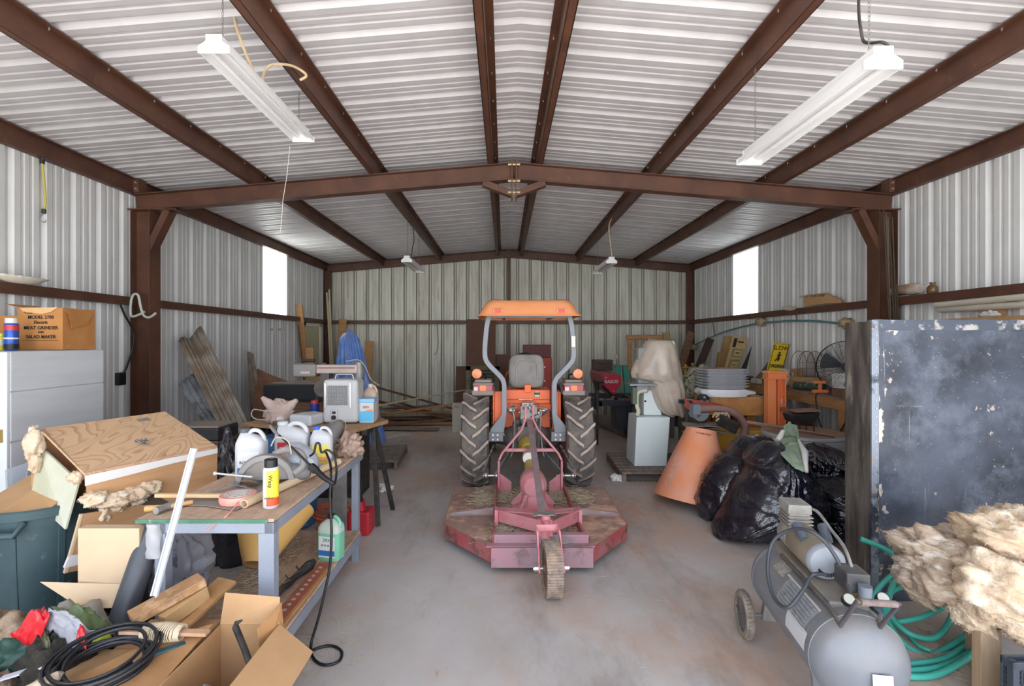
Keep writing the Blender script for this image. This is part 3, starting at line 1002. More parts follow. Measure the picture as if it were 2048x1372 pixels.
m = MB().bb(x0, x1, y0, y1, CZ+.003, z1)
mo_ = m.build('body', mat('carton_old', '#b98249', .75, c2='#a8713c', scale=4, c3='#c79760', s3=8, lo3=.6, hi3=.75), mg, bevel=.004)
om = MATS['carton_old']
MB().prism([(x0+.02, y0-.006, z1), (x1-.03, y0-.006, z1+.003), (x1-.08, y0-.012, z1-.035), (x0+.2, y0-.012, z1-.05), (x0+.05, y0-.01, z1-.03)], (0, .004, 0)).build('front_flap', mat('carton_torn', '#cfa877', .8), mg)
MB().prism([(x1, y0, z1-.002), (x1+.03, y0+.02, z1-.05), (x1+.035, y0+.04, z1-.16), (x1+.02, y0+.2, z1-.12), (x1, y1, z1)], (.003, 0, 0)).build('side_flap', om, mg)
MB().prism([(x0, y0+.02, z1), (x0-.13, y0+.03, z1+.03), (x0-.12, y1-.04, z1+.03), (x0, y1, z1)], (0, 0, .004)).build('left_flap', om, mg)
MB().bb(x0-.25, x0-.005, y0+.05, y1, CZ+.003, z1-.06).build('inner_tray', om, mg)
for i, (s_, sz, z) in enumerate((('MODEL 2700', .036, 1.985), ('Electric', .036, 1.945), ('MEAT GRINDER', .038, 1.902), ('AND', .022, 1.868), ('SALAD MAKER', .036, 1.832))):
    text('lettering', s_, sz, ((x0+x1)/2+.01, y0-.004, z), (90, 0, 0), ink, mo_, .0005, .0006)
MB().bb(x0+.04, x1-.03, y0-.004, y0-.003, 1.802, 1.805).build('rule', ink, mo_)
m = MB().tube([(x0+.09+.035*math.cos(a), y0-.004, 2.025+.009*math.sin(a)) for a in [k*math.pi/10 for k in range(20)]], .0018, 4, closed=True)
m.build('oval_mark', ink, mo_)
def can(name, label, c, r, h, body, cap, bands=(), capc=.0, group=None):
    o = T(name, label, 'can', c, 0, group)
    c = V(c)
    b_ = MB().lathe([(r*.92, 0), (r, .006), (r, h*.80), (r*.82, h*.845), (r*.6, h*.86)], c, n=24).build('body', body, o, smooth=40)
    MB().lathe([(r*.86, h*.835), (r*.86, h*.985), (r*.72, h), (.001, h)], c, n=20).build('cap', cap, o, smooth=40)
    for z0, z1, mm in bands:
        MB().lathe([(r*1.012, h*z0), (r*1.012, h*z1)], c, n=24).build('label_band', mm, b_, smooth=60)
    return o, b_
can('spray_can', 'blue spray can with a white cap, on the cabinet beside the carton', (-3.695, 3.6, CZ+.001), .042, .245, mat('can_blue', '#2550a8', .3, .2), white, ((.05, .2, black), (.62, .78, mat('can_red', '#b8343c', .4)), (.35, .4, white)))
can('spray_can', 'yellow can at the left edge of the cabinet top', (-3.79, 3.6, CZ+.001), .04, .13, mat('can_yellow', '#d9d043', .4), mat('can_yellow_cap', '#e3dc5a', .4), ((.3, .6, white),))
# scalloped dish on the girt
def dish(u, v):
    a = 2*math.pi*u
    r = .13*v+.03
    z = .06*v**2
    r *= 1+(.03*math.cos(a*22) if v > .85 else 0)
    return V((-4.235+r*.55*math.cos(a), 4.2+r*1.55*math.sin(a), 2.303+z))
m = MB().grid(dish, 88, 8, cu=True)
tag(m.build('serving_dish', mat('cream_ceramic', '#ddd6c6', .35), smooth=60, solid=.006), 'cream scalloped serving dish on the left wall girt', 'dish')
# bungee
bc = T('bungee_cord', 'yellow bungee cord hanging high on the left wall', 'cord', (-4.3, 4.47, 2.95))
y_ = 4.47
bu = MB().tube(spline([(-4.3, y_, 3.46), (-4.295, y_+.01, 3.3), (-4.29, y_+.02, 3.1), (-4.295, y_+.01, 3.02)], 5), .011, 8).build('elastic', mat('yellow_rubber', '#b9ad55', .6), bc, smooth=60)
MB().cyl((-4.3, y_, 3.45), (-4.3, y_, 3.49), .018, 10).cyl((-4.295, y_+.01, 2.99), (-4.295, y_+.01, 3.03), .018, 10).build('crimp', dkiron, bc, smooth=60)
MB().tube(spline([(-4.295, y_+.01, 2.99), (-4.295, y_-.02, 2.95), (-4.295, y_-.01, 2.91), (-4.295, y_+.025, 2.915), (-4.295, y_+.03, 2.94)], 5), .004, 6).tube([(-4.3, y_, 3.49), (-4.3, y_, 3.53)], .004, 6).build('hook', steel, bc, smooth=60)
# black cord + outlet
ob = T('outlet_box', 'black outlet box on the left wall with a cord running up to the girt', 'outlet', (-4.3, 5.39, 1.3))
MB().box((-4.305, 5.39, 1.375), (.05, .10, .14)).build('box', black, ob, bevel=.006)
MB().tube(spline([(-4.28, 5.34, 2.24), (-4.27, 5.40, 2.1), (-4.26, 5.52, 1.9), (-4.26, 5.5, 1.7), (-4.27, 5.43, 1.5), (-4.28, 5.39, 1.43)], 6), .011, 8).build('cord', black, ob, smooth=60)
# pale hose hung on the column
tag(wire('hose_offcut', [P(x, y, 5.44) for x, y in ((289, 623), (276, 630), (263, 632), (261, 615), (264, 595), (270, 588), (277, 592), (281, 612), (287, 630), (296, 635), (304, 632), (312, 626))], .014, mat('pale_hose', '#b9c0b4', .5)), 'short pale hose hooked over the left column at the girt', 'hose')
# corrugated sheets leaning
def corr(name, label, A, B, Cc, D, m_, waves, amp, curl=0):
    A, B, Cc, D = map(V, (A, B, Cc, D))  # top-left, top-right, bottom-right, bottom-left
    nrm = (B-A).cross(D-A).normalized()
    def fn(u, v):
        p = (A*(1-u)+B*u)*(1-v)+(D*(1-u)+Cc*u)*v
        return p+nrm*(amp*math.sin(u*waves*2*math.pi))+nrm*curl*(1-v)**2*math.sin(u*3)+V((0, 0, .03*math.sin(u*9)*(1-v) if curl else 0))
    m = MB().grid(fn, int(waves*8)+1, 12)
    return tag(m.build(name, m_, smooth=60, solid=.002), label, 'metal sheet')
corr('corrugated_sheet', 'brown-stained corrugated sheet with a crumpled top, leaning on the left wall', P(356, 682, 6.05), P(403, 654, 6.3), F(560, 975), F(500, 985), galr, 6, .014, .05)
corr('corrugated_sheet', 'silver corrugated sheet leaning low behind the brown-stained one', P(356, 768, 6.12), P(400, 735, 6.5), F(540, 975), F(500, 990), gal, 5, .02)
corr('corrugated_sheet', 'narrow curled metal sheet standing left of the rust-brown plywood', P(496, 702, 7.7), P(505, 708, 8.0), F(545, 905), F(505, 915), galr, 2, .02, 0)
m = MB().prism([P(514, 738, 8.15), P(545, 752, 8.2), P(600, 772, 8.5), P(596, 850, 7.4), P(560, 905, 6.7), P(497, 905, 6.75)], (.015, .015, 0))
tag(m.build('plywood_sheet', mat('rust_brown_plywood', '#9c7056', .8, c2='#7d5a46', scale=4, c3='#8f7a66', s3=5, lo3=.6, hi3=.75)), 'rust-brown plywood offcut leaning on the left wall', 'plywood')
# door in the left wall at the back
dr = struct(MB().bb(XL+.005, XL+.03, 10.38, 11.2, .02, 2.13).build('door_1', mat('olive_cream_paint', '#cfcdae', .6, c2='#c2c0a2', scale=2), bevel=.002))
m = MB().bb(XL+.005, XL+.06, 10.3, 10.38, 0, 2.2).bb(XL+.005, XL+.06, 11.2, 11.28, 0, 2.2).bb(XL+.005, XL+.06, 10.3, 11.28, 2.13, 2.2)
m.build('door_frame', mat('cream_trim', '#e2e2d0', .5), dr)
MB().ball((XL+.07, 10.46, 1.02), .035, 8).build('door_knob', zinc, dr, smooth=60)
def board(label, p, q, wd, th, m_=wood, up=(0, 0, 1), group=None, name='lumber_board'):
    return tag(MB().bar(p, q, wd, th, up).build(name, m_, bevel=.003), label, 'board', group)
board('tall yellow-brown board leaning on the left wall beyond the window', (-4.05, 10.15, .01), (-4.26, 9.98, 2.56), .035, .12, wood, (1, 0, 0))
board('wide brown board behind the tall yellow-brown board by the left wall', (-4.12, 10.2, .01), (-4.28, 10.05, 2.15), .16, .03, dkw, (1, 0, 0))
board('short broken plank leaning at the foot of the tall board, left wall', (-3.75, 9.4, .01), (-3.95, 9.75, 1.66), .16, .03, wood, (0, 1, 0))
board('wide plank with a sawn top beside the short broken plank', (-3.45, 9.3, .01), (-3.65, 9.5, 1.35), .26, .03, wood, (0, 1, 0))
for i, (x, xt, zt_) in enumerate(((-3.98, -4.2, 2.95), (-3.93, -4.13, 3.02), (-3.96, -4.15, 2.75))):
    board('long pale strip of wood leaning in the back left corner', (x, 11.2-i*.05, .01), (xt, 11.38-i*.04, zt_), .035, .022, mat('pale_strip', '#c8bd9d', .7), (0, 1, 0), 'pale wood strips leaning in the back left corner', 'wood_strip')
board('brown board standing behind the blue tarp', (-3.95, 11.25, .01), (-3.84, 11.45, 2.32), .18, .03, wood, (0, 1, 0))
board('shorter brown board standing on the back wall right of the blue tarp', (-3.27, 11.3, .01), (-3.22, 11.5, 1.8), .2, .03, wood, (0, 1, 0))
# tarp
def tarpf(u, v):
    a = 2*math.pi*u
    r = .22+.52*v
    c_ = V((-2.78+.16*v+.0*v, 8.6-.05*v, 1.98*(1-v)+.005))
    f = 1+.16*math.sin(a*7+v*3)*v**.5+.09*math.sin(a*13-v*5)
    r *= f
    if v < .05:
        r *= v/.05
    return c_+V((math.cos(a)*r*.62, math.sin(a)*r*.5, nz((u*6, v*3, 1))*.05*(1-v)))
tag(MB().grid(tarpf, 96, 28, cu=True).build('tarp', mat('blue_tarp', '#3f78d2', .4, c2='#6b9be0', scale=5, dust='#a99d95', damt=.75), smooth=180), 'blue tarp draped in a cone near the back left corner', 'tarp')
# lumber heap at the back
rn = random.Random(12)
hp = [((-2.9, 10.9, .75), (-.9, 11.3, .12), .14), ((-3.1, 10.4, .35), (-1.0, 10.9, .1), .12), ((-2.9, 10.0, .22), (-.95, 10.4, .45), .1), ((-3.0, 10.7, .5), (-1.1, 10.5, .08), .16), ((-2.8, 9.8, .03), (-.9, 10.0, .20), .09), ((-2.7, 9.65, .04), (-1.3, 9.6, .04), .14),
      ((-3.1, 10.2, .04), (-1.0, 10.3, .04), .2), ((-3.0, 10.55, .12), (-.95, 10.75, .05), .18), ((-2.6, 10.9, .05), (-.9, 11.1, .05), .2), ((-2.95, 10.6, .28), (-1.5, 11.2, .3), .12), ((-2.5, 9.9, .32), (-1.2, 10.8, .2), .08), ((-2.2, 10.1, .5), (-1.6, 11.2, .1), .1)]
for i, (p, q, wd) in enumerate(hp):
    board('weathered board lying criss-cross in the lumber heap along the back wall', p, q, wd, .035, (dkw, oldw, wood, dkw)[i % 4], group='boards in the heap by the back wall')
tag(MB().tube([P(752, 812, 8.6), P(935, 779, 10.6)], .016, 8).build('wood_pole', mat('pale_strip'  , '#c8bd9d'), smooth=60), 'long pale round pole slanting above the lumber heap', 'pole')
# back wall odds and ends
o = T('wall_outlet', 'small white outlet on the back wall above the lumber heap', 'outlet', (-1.7, 11.66, 1.3))
MB().box((-1.70, 11.675, 1.40), (.07, .04, .12)).build('cover', white, o, bevel=.005)
MB().tube(spline([(-1.7, 11.66, 1.46), (-1.63, 11.65, 1.55), (-1.6, 11.65, 1.8), (-1.63, 11.66, 2.2)], 5), .006, 6).build('cord', black, o)
o = T('wall_outlet', 'small cream outlet on the back wall above the red seed hopper', 'outlet', (2.72, 11.66, 1.3))
MB().box((2.73, 11.675, 1.42), (.07, .04, .12)).build('cover', mat('cream_plastic', '#cfc8a8', .5), o, bevel=.005)
pb = mat('brown_hardboard', '#64402c', .6, c2='#5a3828', scale=3)
tag(MB().bar((-.55, 11.1, .01), (-.55, 11.5, 2.32), .7, .02, (0, -1, 0)).build('hardboard_panel', pb), 'large flat brown panel leaning on the back wall left of the tractor', 'panel')
tag(MB().bar((-.02, 11.25, .01), (-.02, 11.5, 1.48), .35, .02, (0, -1, 0)).build('hardboard_panel', pb), 'small brown panel beside the large one, behind the tractor seat', 'panel')
tag(MB().bar((-1.02, 11.1, .01), (-1.02, 11.4, 1.2), .24, .02, (0, -1, 0)).build('hardboard_panel', pb), 'narrow dark brown panel left of the shuttered crate', 'panel')
cr = T('shutter_crate', 'old greenish wooden louvred crate behind the left tractor tyre', 'crate', (-.45, 10.7, 0))
gw = mat('greenish_old_wood', '#7c7459', .85, c2='#5f5846', scale=6)
m = MB().bb(-.83, -.73, 10.5, 10.56, 0, 1.25).bb(-.2, -.1, 10.5, 10.56, 0, 1.25).bb(-.83, -.1, 10.5, 10.56, 1.16, 1.26).bb(-.83, -.1, 10.5, 10.56, .0, .1)
m.build('frame', gw, cr)
m = MB()
for k in range(14):
    m.box((-.465, 10.54, .14+k*.075), (.53, .012, .06), (35, 0, 0))
m.build('louvres', mat('grey_slats', '#6b6a58', .8), cr)
MB().bb(-.83, -.1, 10.57, 10.95, .0, 1.24).build('box_body', mat('dark_crate', '#3b362c', .9), cr)
o = tag(MB().box((-.92, 9.55, .28), (.2, .2, .56)).build('tall_carton', mat('cream_card', '#c6c3b4', .7), bevel=.004), 'tall narrow cream carton standing left of the left tractor tyre', 'box')
text('lettering', 'PRO', .07, (-.92, 9.446, .5), (90, 0, 0), mat('print_red', '#9c3a3a', .7), o)
ch = T('tool_chest', 'dark red tool chest standing behind the tractor seat', 'chest', (.62, 10.3, 0))
rc = mat('maroon_paint', '#6f2a2e', .5, c2='#5c2428', scale=5)
MB().bb(.45, 1.0, 10.0, 10.5, 0, 1.45).build('body', mat('red_chest', '#a8372c', .5), ch, bevel=.01)
MB().box((.72, 10.52, 1.57), (.62, .03, .3), (-8, 0, 0)).build('lid', rc, ch, bevel=.01)
for k in range(4):
    d_ = MB().bb(.47, .98, 9.985, 10.0, .25+.29*k, .5+.29*k).build('drawer', MATS['red_chest'], ch, bevel=.004)
    MB().bb(.6, .86, 9.965, 9.985, .38+.29*k, .40+.29*k).build('handle', zinc, d_)
# pallet back left
def pallet(label, c, w_, d_, rz=0, mm=oldw):
    o = T('pallet', label, 'pallet', c, rz)
    n = 7
    for k in range(n):
        MB().box((0, -d_/2+d_*(k+.5)/n, .115), (w_, d_/n*.72, .018)).build('deck_board', mm, o, world=False, bevel=.002)
    for x in (-w_/2+.025, 0, w_/2-.025):
        MB().box((x, 0, .06), (.045, d_, .09)).build('stringer', mm, o, world=False, bevel=.003)
    for y in (-d_/2+.05, d_/2-.05):
        MB().box((0, y, .008), (w_, .09, .016)).build('bottom_board', mm, o, world=False)
    return o
pallet('weathered pallet on the floor behind the black sawhorse leg', (-2.05, 7.2, 0), 1.05, 1.1, 4)
# ---------------------------------------------------------------- workbench
TZ = .9
wb = T('workbench', 'long wooden-topped workbench with blue-grey steel frame and lower shelf, near left', 'workbench', (-1.52, 3.2, 0))
tx0, tx1, ty0, ty1 = -1.86, -1.165, 2.43, 3.97
MB().bb(tx0, tx1, ty0, ty1, TZ-.018, TZ).build('top', osb, wb, bevel=.003)
MB().bb(tx0-.002, tx1-.03, ty0-.006, ty0+.002, TZ-.022, TZ-.001).build('green_edge', mat('chipped_green_paint', '#4c7a63', .6, c2='#3f6954', scale=20, c3='#a08c74', s3=30, lo3=.6, hi3=.68), wb)
m = MB()
zf0, zf1 = TZ-.075, TZ-.02
m.bb(tx0+.1, tx1, ty0+.0, ty0+.05, zf0, zf1); m.bb(tx0+.1, tx1, ty1-.05, ty1, zf0, zf1)
m.bb(tx1-.05, tx1+.0, ty0, ty1, zf0, zf1); m.bb(tx0+.1, tx0+.15, ty0, ty1, zf0, zf1)
m.build('top_frame', bluegrey, wb, bevel=.003)
for x in (tx1-.08, tx0+.09):
    for y in (ty0, ty1-.055):
        MB().bb(x, x+(.08 if x > -1.5 and y < 3 else .055), y, y+.055, 0, zf0).build('leg', bluegrey, wb, bevel=.003)
m = MB()
m.bb(tx1-.045, tx1, ty0+.05, ty1-.05, .17, .235); m.bb(tx0+.1, tx0+.14, ty0+.05, ty1-.05, .17, .235)
m.bb(tx0+.14, tx1-.05, ty0+.01, ty0+.05, .17, .235); m.bb(tx0+.14, tx1-.05, ty1-.05, ty1-.01, .17, .235)
m.build('shelf_frame', bluegrey, wb, bevel=.003)
MB().bb(tx0+.1, tx1-.005, ty0+.01, ty1-.06, .236, .256).build('shelf', osb, wb, bevel=.003)
SZ = .258
# items on the lower shelf
def hopper(name, label, base, top, rb, rt, m_, inner, n=40, cut=None):
    o = T(name, label, 'hopper cone', V(base))
    d = V(top)-V(base); L = d.length
    MB().lathe([(rb, 0), (rb*1.0, .01), (rb+(rt-rb)*.15, L*.15), (rb+(rt-rb)*.55, L*.55), (rt, L*.97), (rt*.96, L)], base, d, n).build('shell', [m_, inner], o, smooth=40)
    me = o.children[0].data
    me.polygons[len(me.polygons)-1].use_smooth = False
    # open base: remove caps
    import bmesh
    bm = bmesh.new(); bm.from_mesh(me)
    bmesh.ops.delete(bm, geom=[f for f in bm.faces if len(f.verts) > 4 and f.calc_area() > 0][:2], context='FACES_ONLY')
    bm.to_mesh(me); bm.free()
    k = o.children[0].modifiers.new('s', 'SOLIDIFY'); k.thickness = .01; k.offset = -1; k.material_offset = 1; k.material_offset_rim = 1
    return o
yel = mat('dusty_yellow_plastic', '#e2b468', .6, c2='#d9ac62', scale=3, dust='#b59a78', damt=.5)
hc = hopper('yellow_hopper_cone', 'dusty yellow plastic cone lying on the workbench lower shelf', P(512, 1130, 3.16), P(548, 1012, 3.42), .085, .275, yel, cardd)
jm = mat('green_fluid_jug', '#7fc6a4', .3, c2='#75bd9b', scale=3)
def jug(label, c, w_, d_, h, body, cap, lab=None, lab2=None, upper=None, capx=-.28, rz=0, name='jug', group=None, txt=None, hole=None):
    o = T(name, label, 'jug', c, rz, group)
    def rr(z, s_=1, dx=0, r=.3):
        return [(dx+x, y, z) for x, y in rrect(w_/2*s_, d_/2*min(1, s_*1.05), min(w_, d_)*r*s_, 4)]
    secs = [rr(0, .93), rr(.012, 1), rr(h*.62, 1), rr(h*.72, .97), rr(h*.80, .8, capx*w_*.12), rr(h*.87, .5, capx*w_*.6, .4), rr(h*.90, .30, capx*w_*.95, .45), rr(h*.93, .24, capx*w_, .48)]
    n = len(secs[0])
    vs = [p for g in secs for p in g]
    fs = [(i*n+k, i*n+(k+1) % n, (i+1)*n+(k+1) % n, (i+1)*n+k) for i in range(len(secs)-1) for k in range(n)]
    fs += [tuple(range(n))[::-1], tuple((len(secs)-1)*n+k for k in range(n))]
    mb_ = MB().add(vs, fs)
    if upper:
        for i in range(len(fs)):
            mb_.m[i] = 1 if 2 <= i//n < 8 else 0
    b_ = mb_.build('body', [body, upper] if upper else body, o, world=False, smooth=50)
    MB().tube(spline([(capx*w_*.5, 0, h*.86), (capx*w_*-.1, 0, h*.95), (w_*.25, 0, h*.93), (w_*.41, 0, h*.8), (w_*.40, 0, h*.6), (w_*.33, 0, h*.5)], 5), w_*.075, 8).build('handle', body, o, world=False, smooth=60)
    MB().lathe([(w_*.16, h*.915), (w_*.16, h*.99), (w_*.13, h), (.001, h)], (capx*w_, 0, 0), n=16).build('cap', cap, o, world=False, smooth=40)
    if lab:
        lo_ = MB().bb(-w_*.36, w_*.36, -d_/2-.0022, -d_/2+.01, h*.08, h*.55).build('label', lab, b_, world=False, bevel=.001)
        if lab2:
            MB().bb(-w_*.36, w_*.36, -d_/2-.0030, -d_/2, h*.12, h*.24).build('label_stripe', lab2, b_, world=False)
    if txt:
        for s_, sz, z, mm in txt:
            q = text('lettering', s_, sz, (0, -d_/2-.0035, h*z), (90, 0, 0), mm, b_)
    return o, b_
labw = mat('label_white', '#d5d6d4', .5)
labb = mat('label_blue', '#2f6fb2', .5)
labr = mat('label_red', '#cf3a44', .5)
laby = mat('label_yellow', '#e6d457', .5)
jug('green fluid jug with a white and blue label on the workbench lower shelf', (-1.23, 3.42, SZ), .17, .12, .31, jm, black, labw, labb, mat('cloudy_plastic', '#b9c7bd', .35), 0, -12, txt=((  'ZRX', .03, .47, mat('label_green', '#2f8f5f')), ('o v o s', .03, .36, ink)))
# angle bar with holes, chain-like shaft and a plank on the shelf
o = T('punched_steel_bar', 'orange-brown steel bar with a row of holes on the lower shelf', 'steel bar', (-1.3, 2.8, SZ))
MB().bar((-1.235, 2.5, SZ+.02), (-1.225, 3.28, SZ+.02), .075, .02).build('bar', mat('rust_orange_steel', '#a45b42', .7, c2='#8e4e3b', scale=8), o)
for k in range(13):
    MB().cyl((-1.235+.0008*k, 2.53+k*.056, SZ+.03), (-1.235+.0008*k, 2.53+k*.056, SZ+.0325), .012, 10).build('bolt_head', mat('pale_grey_dot', '#b5b0ab', .5, .3), o)
o = T('drive_shaft', 'greasy black shaft lying along the workbench lower shelf', 'shaft', (-1.35, 2.8, SZ))
pts = [V((-1.42+.0*k, 2.47+.0*k, SZ+.03))+V((.115, .82, 0))*k/14 for k in range(15)]
MB().tube(pts, [.022, .03, .024, .02, .022, .02, .021, .024, .02, .026, .02, .022, .03, .034, .02], 10).build('shaft', dkiron, o, smooth=40)
m = MB()
for k in range(7):
    p = pts[6+k]+V((0, 0, .025)); m.tube([p, p+V((.03*(-1)**k, .03, .01))], .006, 6)
m.build('grease_lumps', blackr, o)
board('plank of rough wood along the outer edge of the lower shelf', (-1.19, 2.52, SZ+.012), (-1.182, 3.2, SZ+.012), .02, .02, wood)
# straw and leaves on the shelf
stuff(straw('shelf_straw', [(-1.6, 3.2, .07, .3, SZ, .02)], 260, .08, .0018, seed=3).build('shelf_straw', hay), 'dry straw litter on the back of the lower shelf', 'straw')
# ------- things on the top
o, b_ = can('spray_can', 'yellow and white insect spray can with a black cap, near the bench corner', V((-1.262, 2.60, TZ+.001)), .039, .262, mat('can_white', '#c9cccf', .35, .1), black, ((.06, .22, mat('can_orange', '#e4552a', .4)), (.22, .78, mat('can_yellow2', '#f0dc3c', .4))))
# white stripe panel over part of the yellow band
m = MB()
for k in range(9):
    pass
m.grid(lambda u, v: V((-1.262+.0402*math.cos(R(190+u*72)), 2.60+.0402*math.sin(R(190+u*72)), TZ+.008+v*.2)), 8, 2)
m.build('side_panel', MATS['can_white'], b_, smooth=60)
text('lettering', 'Wasp', .03, (-1.247, 2.559, TZ+.15), (90, 90, 8), ink, b_)
text('lettering', 'HORNET', .014, (-1.25, 2.559, TZ+.06), (90, 0, 8), ink, b_)
m = MB(); A = V((-1.395, 2.575, TZ+.026)); B = V((-1.2, 3.48, TZ+.026)); d = B-A
m.lathe([(.018, 0), (.024, 0), (.024, d.length), (.018, d.length), (.018, 0)], A, d, 20)
tag(m.build('plastic_pipe', mat('cream_pipe', '#d8c3a0', .5, dust='#b79e80', damt=.3), smooth=40), 'long cream plastic pipe lying lengthwise on the workbench', 'pipe')
o = T('marking_tape_roll', 'pink marking tape roll lying flat on the workbench front', 'tape roll', (-1.475, 2.665, TZ))
MB().lathe([(.052, 0), (.092, 0), (.096, .02), (.092, .04), (.052, .04), (.052, 0)], (-1.475, 2.665, TZ+.012), n=36).build('roll', mat('pink_tape', '#e89a8c', .35, c2='#f0aa9c', scale=20), o, smooth=40)
MB().lathe([(.045, .0), (.052, 0), (.052, .042), (.045, .042), (.045, 0)], (-1.475, 2.665, TZ+.012), n=30).build('core', cardp, o, smooth=40)
MB().cyl((-1.475, 2.665, TZ+.05), (-1.475, 2.665, TZ+.053), .068, 30).build('label', mat('printed_card', '#dcdad4', .6, c2='#8d8a86', scale=60, lo=.55, hi=.6), o)
MB().add([(-1.43, 2.60, TZ+.03), (-1.43, 2.60, TZ+.045), (-1.41, 2.45, TZ+.008), (-1.425, 2.45, TZ+.004), (-1.49, 2.40, TZ-.05), (-1.50, 2.41, TZ-.05)], [(0, 1, 2, 3), (3, 2, 4, 5)]).build('loose_end', mat('pink_tape', '#e89a8c'), o, solid=.001)
m = MB().prism([(-1.86, 2.62, TZ+.006), (-1.62, 2.98, TZ+.006), (-1.30, 2.93, TZ+.02), (-1.42, 2.53, TZ+.006), (-1.62, 2.6, TZ+.006)], (0, 0, .004))
tag(m.build('grey_sheet', mat('grey_card_sheet', '#948b83', .7, c2='#877e76', scale=4)), 'thin dusty grey sheet lying under the tape roll on the workbench', 'sheet')
board('short pale stick lying across the grey sheet on the workbench', (-1.93, 2.66, TZ+.045), (-1.33, 2.70, TZ+.03), .028, .02, mat('pale_new_wood', '#dcb98d', .7, c2='#cfa878', scale=3), name='wood_stick')
o = T('hammer', 'claw hammer with a wooden handle at the left corner of the workbench', 'hammer', (-1.78, 2.55, TZ))
MB().tube([(-1.88, 2.52, TZ+.02), (-1.80, 2.53, TZ+.022), (-1.70, 2.62, TZ+.022)], [.018, .014, .012], 10).build('handle', mat('hammer_handle', '#c79a62', .5), o, smooth=60)
MB().tube([(-1.80, 2.48, TZ+.022), (-1.79, 2.52, TZ+.022), (-1.775, 2.58, TZ+.022)], [.02, .016, .022], 10).build('head', steel, o, smooth=60)
# tape wrapped top of leg
m = MB().grid(lambda u, v: V((-1.765+.035*math.cos(6.28*u)+.01*nz((u*4, v*5, 2)), 2.445-.028+.04*math.sin(6.28*u)*.5+.008*nz((u*5, v*6, 0)), TZ-.02-v*.17)), 20, 8, cu=True)
tag(m.build('plastic_scrap', mat('clear_film', '#c9c9cc', .2, alpha=.55), smooth=180), 'scrap of clear film wrapped at the top of the bench left leg', 'plastic')
# white trim strip leaning
A, B = P(309, 1192, 2.2), P(389, 897, 2.38)
o = T('trim_strip', 'long white plastic trim strip leaning across the front of the workbench', 'trim strip', A)
MB().bar(A, B, .032, .006, (0, -1, .3)).build('strip', mat('glossy_white', '#bcc0c4', .3), o, bevel=.001)
d = (B-A); sdx = V((1, 0, -.27)).normalized()*.012
MB().bar(A+sdx+V((0, -.006, 0)), B+sdx+V((0, -.006, 0)), .006, .008, (0, -1, .3)).bar(A-sdx+V((0, -.006, 0)), B-sdx+V((0, -.006, 0)), .006, .008, (0, -1, .3)).build('rib', mat('glossy_white', '#d4d6d8'), o)
# circular saw
cs = T('circular_saw', 'dusty grey circular saw lying on the workbench behind the spray can', 'saw', (-1.45, 2.98, TZ))
dg = mat('dusty_saw_grey', '#8b8988', .6, c2='#787573', scale=6, dust='#a5998c', damt=.5)
c0 = V((-1.47, 2.98, TZ+.098))
ax = V((-.25, -1, .25)).normalized()
g0 = V((-1.465, 2.96, TZ+.035))
gu = V((.97, .22, 0)).normalized(); gv = V((0, 0, 1)); gn = gu.cross(gv)
gp = lambda r, a, d: g0+gu*math.cos(a)*r+gv*math.sin(a)*r+gn*d
m = MB()
angs = [R(5+k*7) for k in range(25)]
ring = []
for a in angs:
    ring += [gp(.165, a, .03), gp(.172, a, 0), gp(.165, a, -.03), gp(.135, a, -.035), gp(.135, a, .035)]
N_ = len(angs)
m.add(ring, [(i*5+j, i*5+(j+1) % 5, i*5+5+(j+1) % 5, i*5+5+j) for i in range(N_-1) for j in range(5)]+[(0, 1, 2, 3, 4), tuple((N_-1)*5+4-j for j in range(5))])
m.build('blade_guard', dg, cs, smooth=40)
MB().prism([gp(.137, a, .012) for a in angs], gn*.01).build('guard_plate', mat('guard_plate', '#857f7a', .6, c2='#726d68', scale=8), cs)
MB().lathe([(.085, 0), (.088, 0), (.088, .004), (.001, .004)], c0+ax*-.045, ax, 36).build('blade', steel, cs)
MB().lathe([(.001, -.02), (.04, -.02), (.048, 0), (.048, .12), (.03, .15), (.001, .15)], c0+V((.10, .03, -.01)), V((1, .2, -.15)), 24).build('motor', mat('saw_motor', '#6d6e70', .6, dust='#9a8f84', damt=.5), cs, smooth=40)
MB().tube(spline([c0+V((.03, .03, .09)), c0+V((.10, .03, .12)), c0+V((.19, .03, .10)), c0+V((.22, .02, .03)), c0+V((.17, 0, -.02))], 6), .022, 10).build('handle', dg, cs, smooth=60)
MB().box(c0+V((-.05, -.02, -.085)), (.28, .14, .006), (0, 8, -10)).build('base_plate', steel, cs)
m = MB()
for k in range(6):
    p = c0+V((-.12+.01*k, -.09, -.06))
    m.tube(spline([p, p+V((.03, -.03, .03)), p+V((.06, 0, .0)), p+V((.02, .02, -.02))], 4), .006, 6)
m.build('guard_lever', mat('rusty_lever', '#6e5a48', .7), cs, smooth=60)
MB().tube(spline([c0+V((.15, 0, .1)), c0+V((.13, 0, .18)), c0+V((.05, .02, .2)), c0+V((0, .05, .14))], 5), .005, 6).build('cord', mat('pale_wire', '#b8b4a8', .5), cs, smooth=60)
MB().tube([(-1.74, 2.9, TZ+.10), (-1.5, 2.86, TZ+.09)], .006, 8).ball((-1.745, 2.9, TZ+.10), .012, 6).build('guide_rod', white, cs, smooth=60)
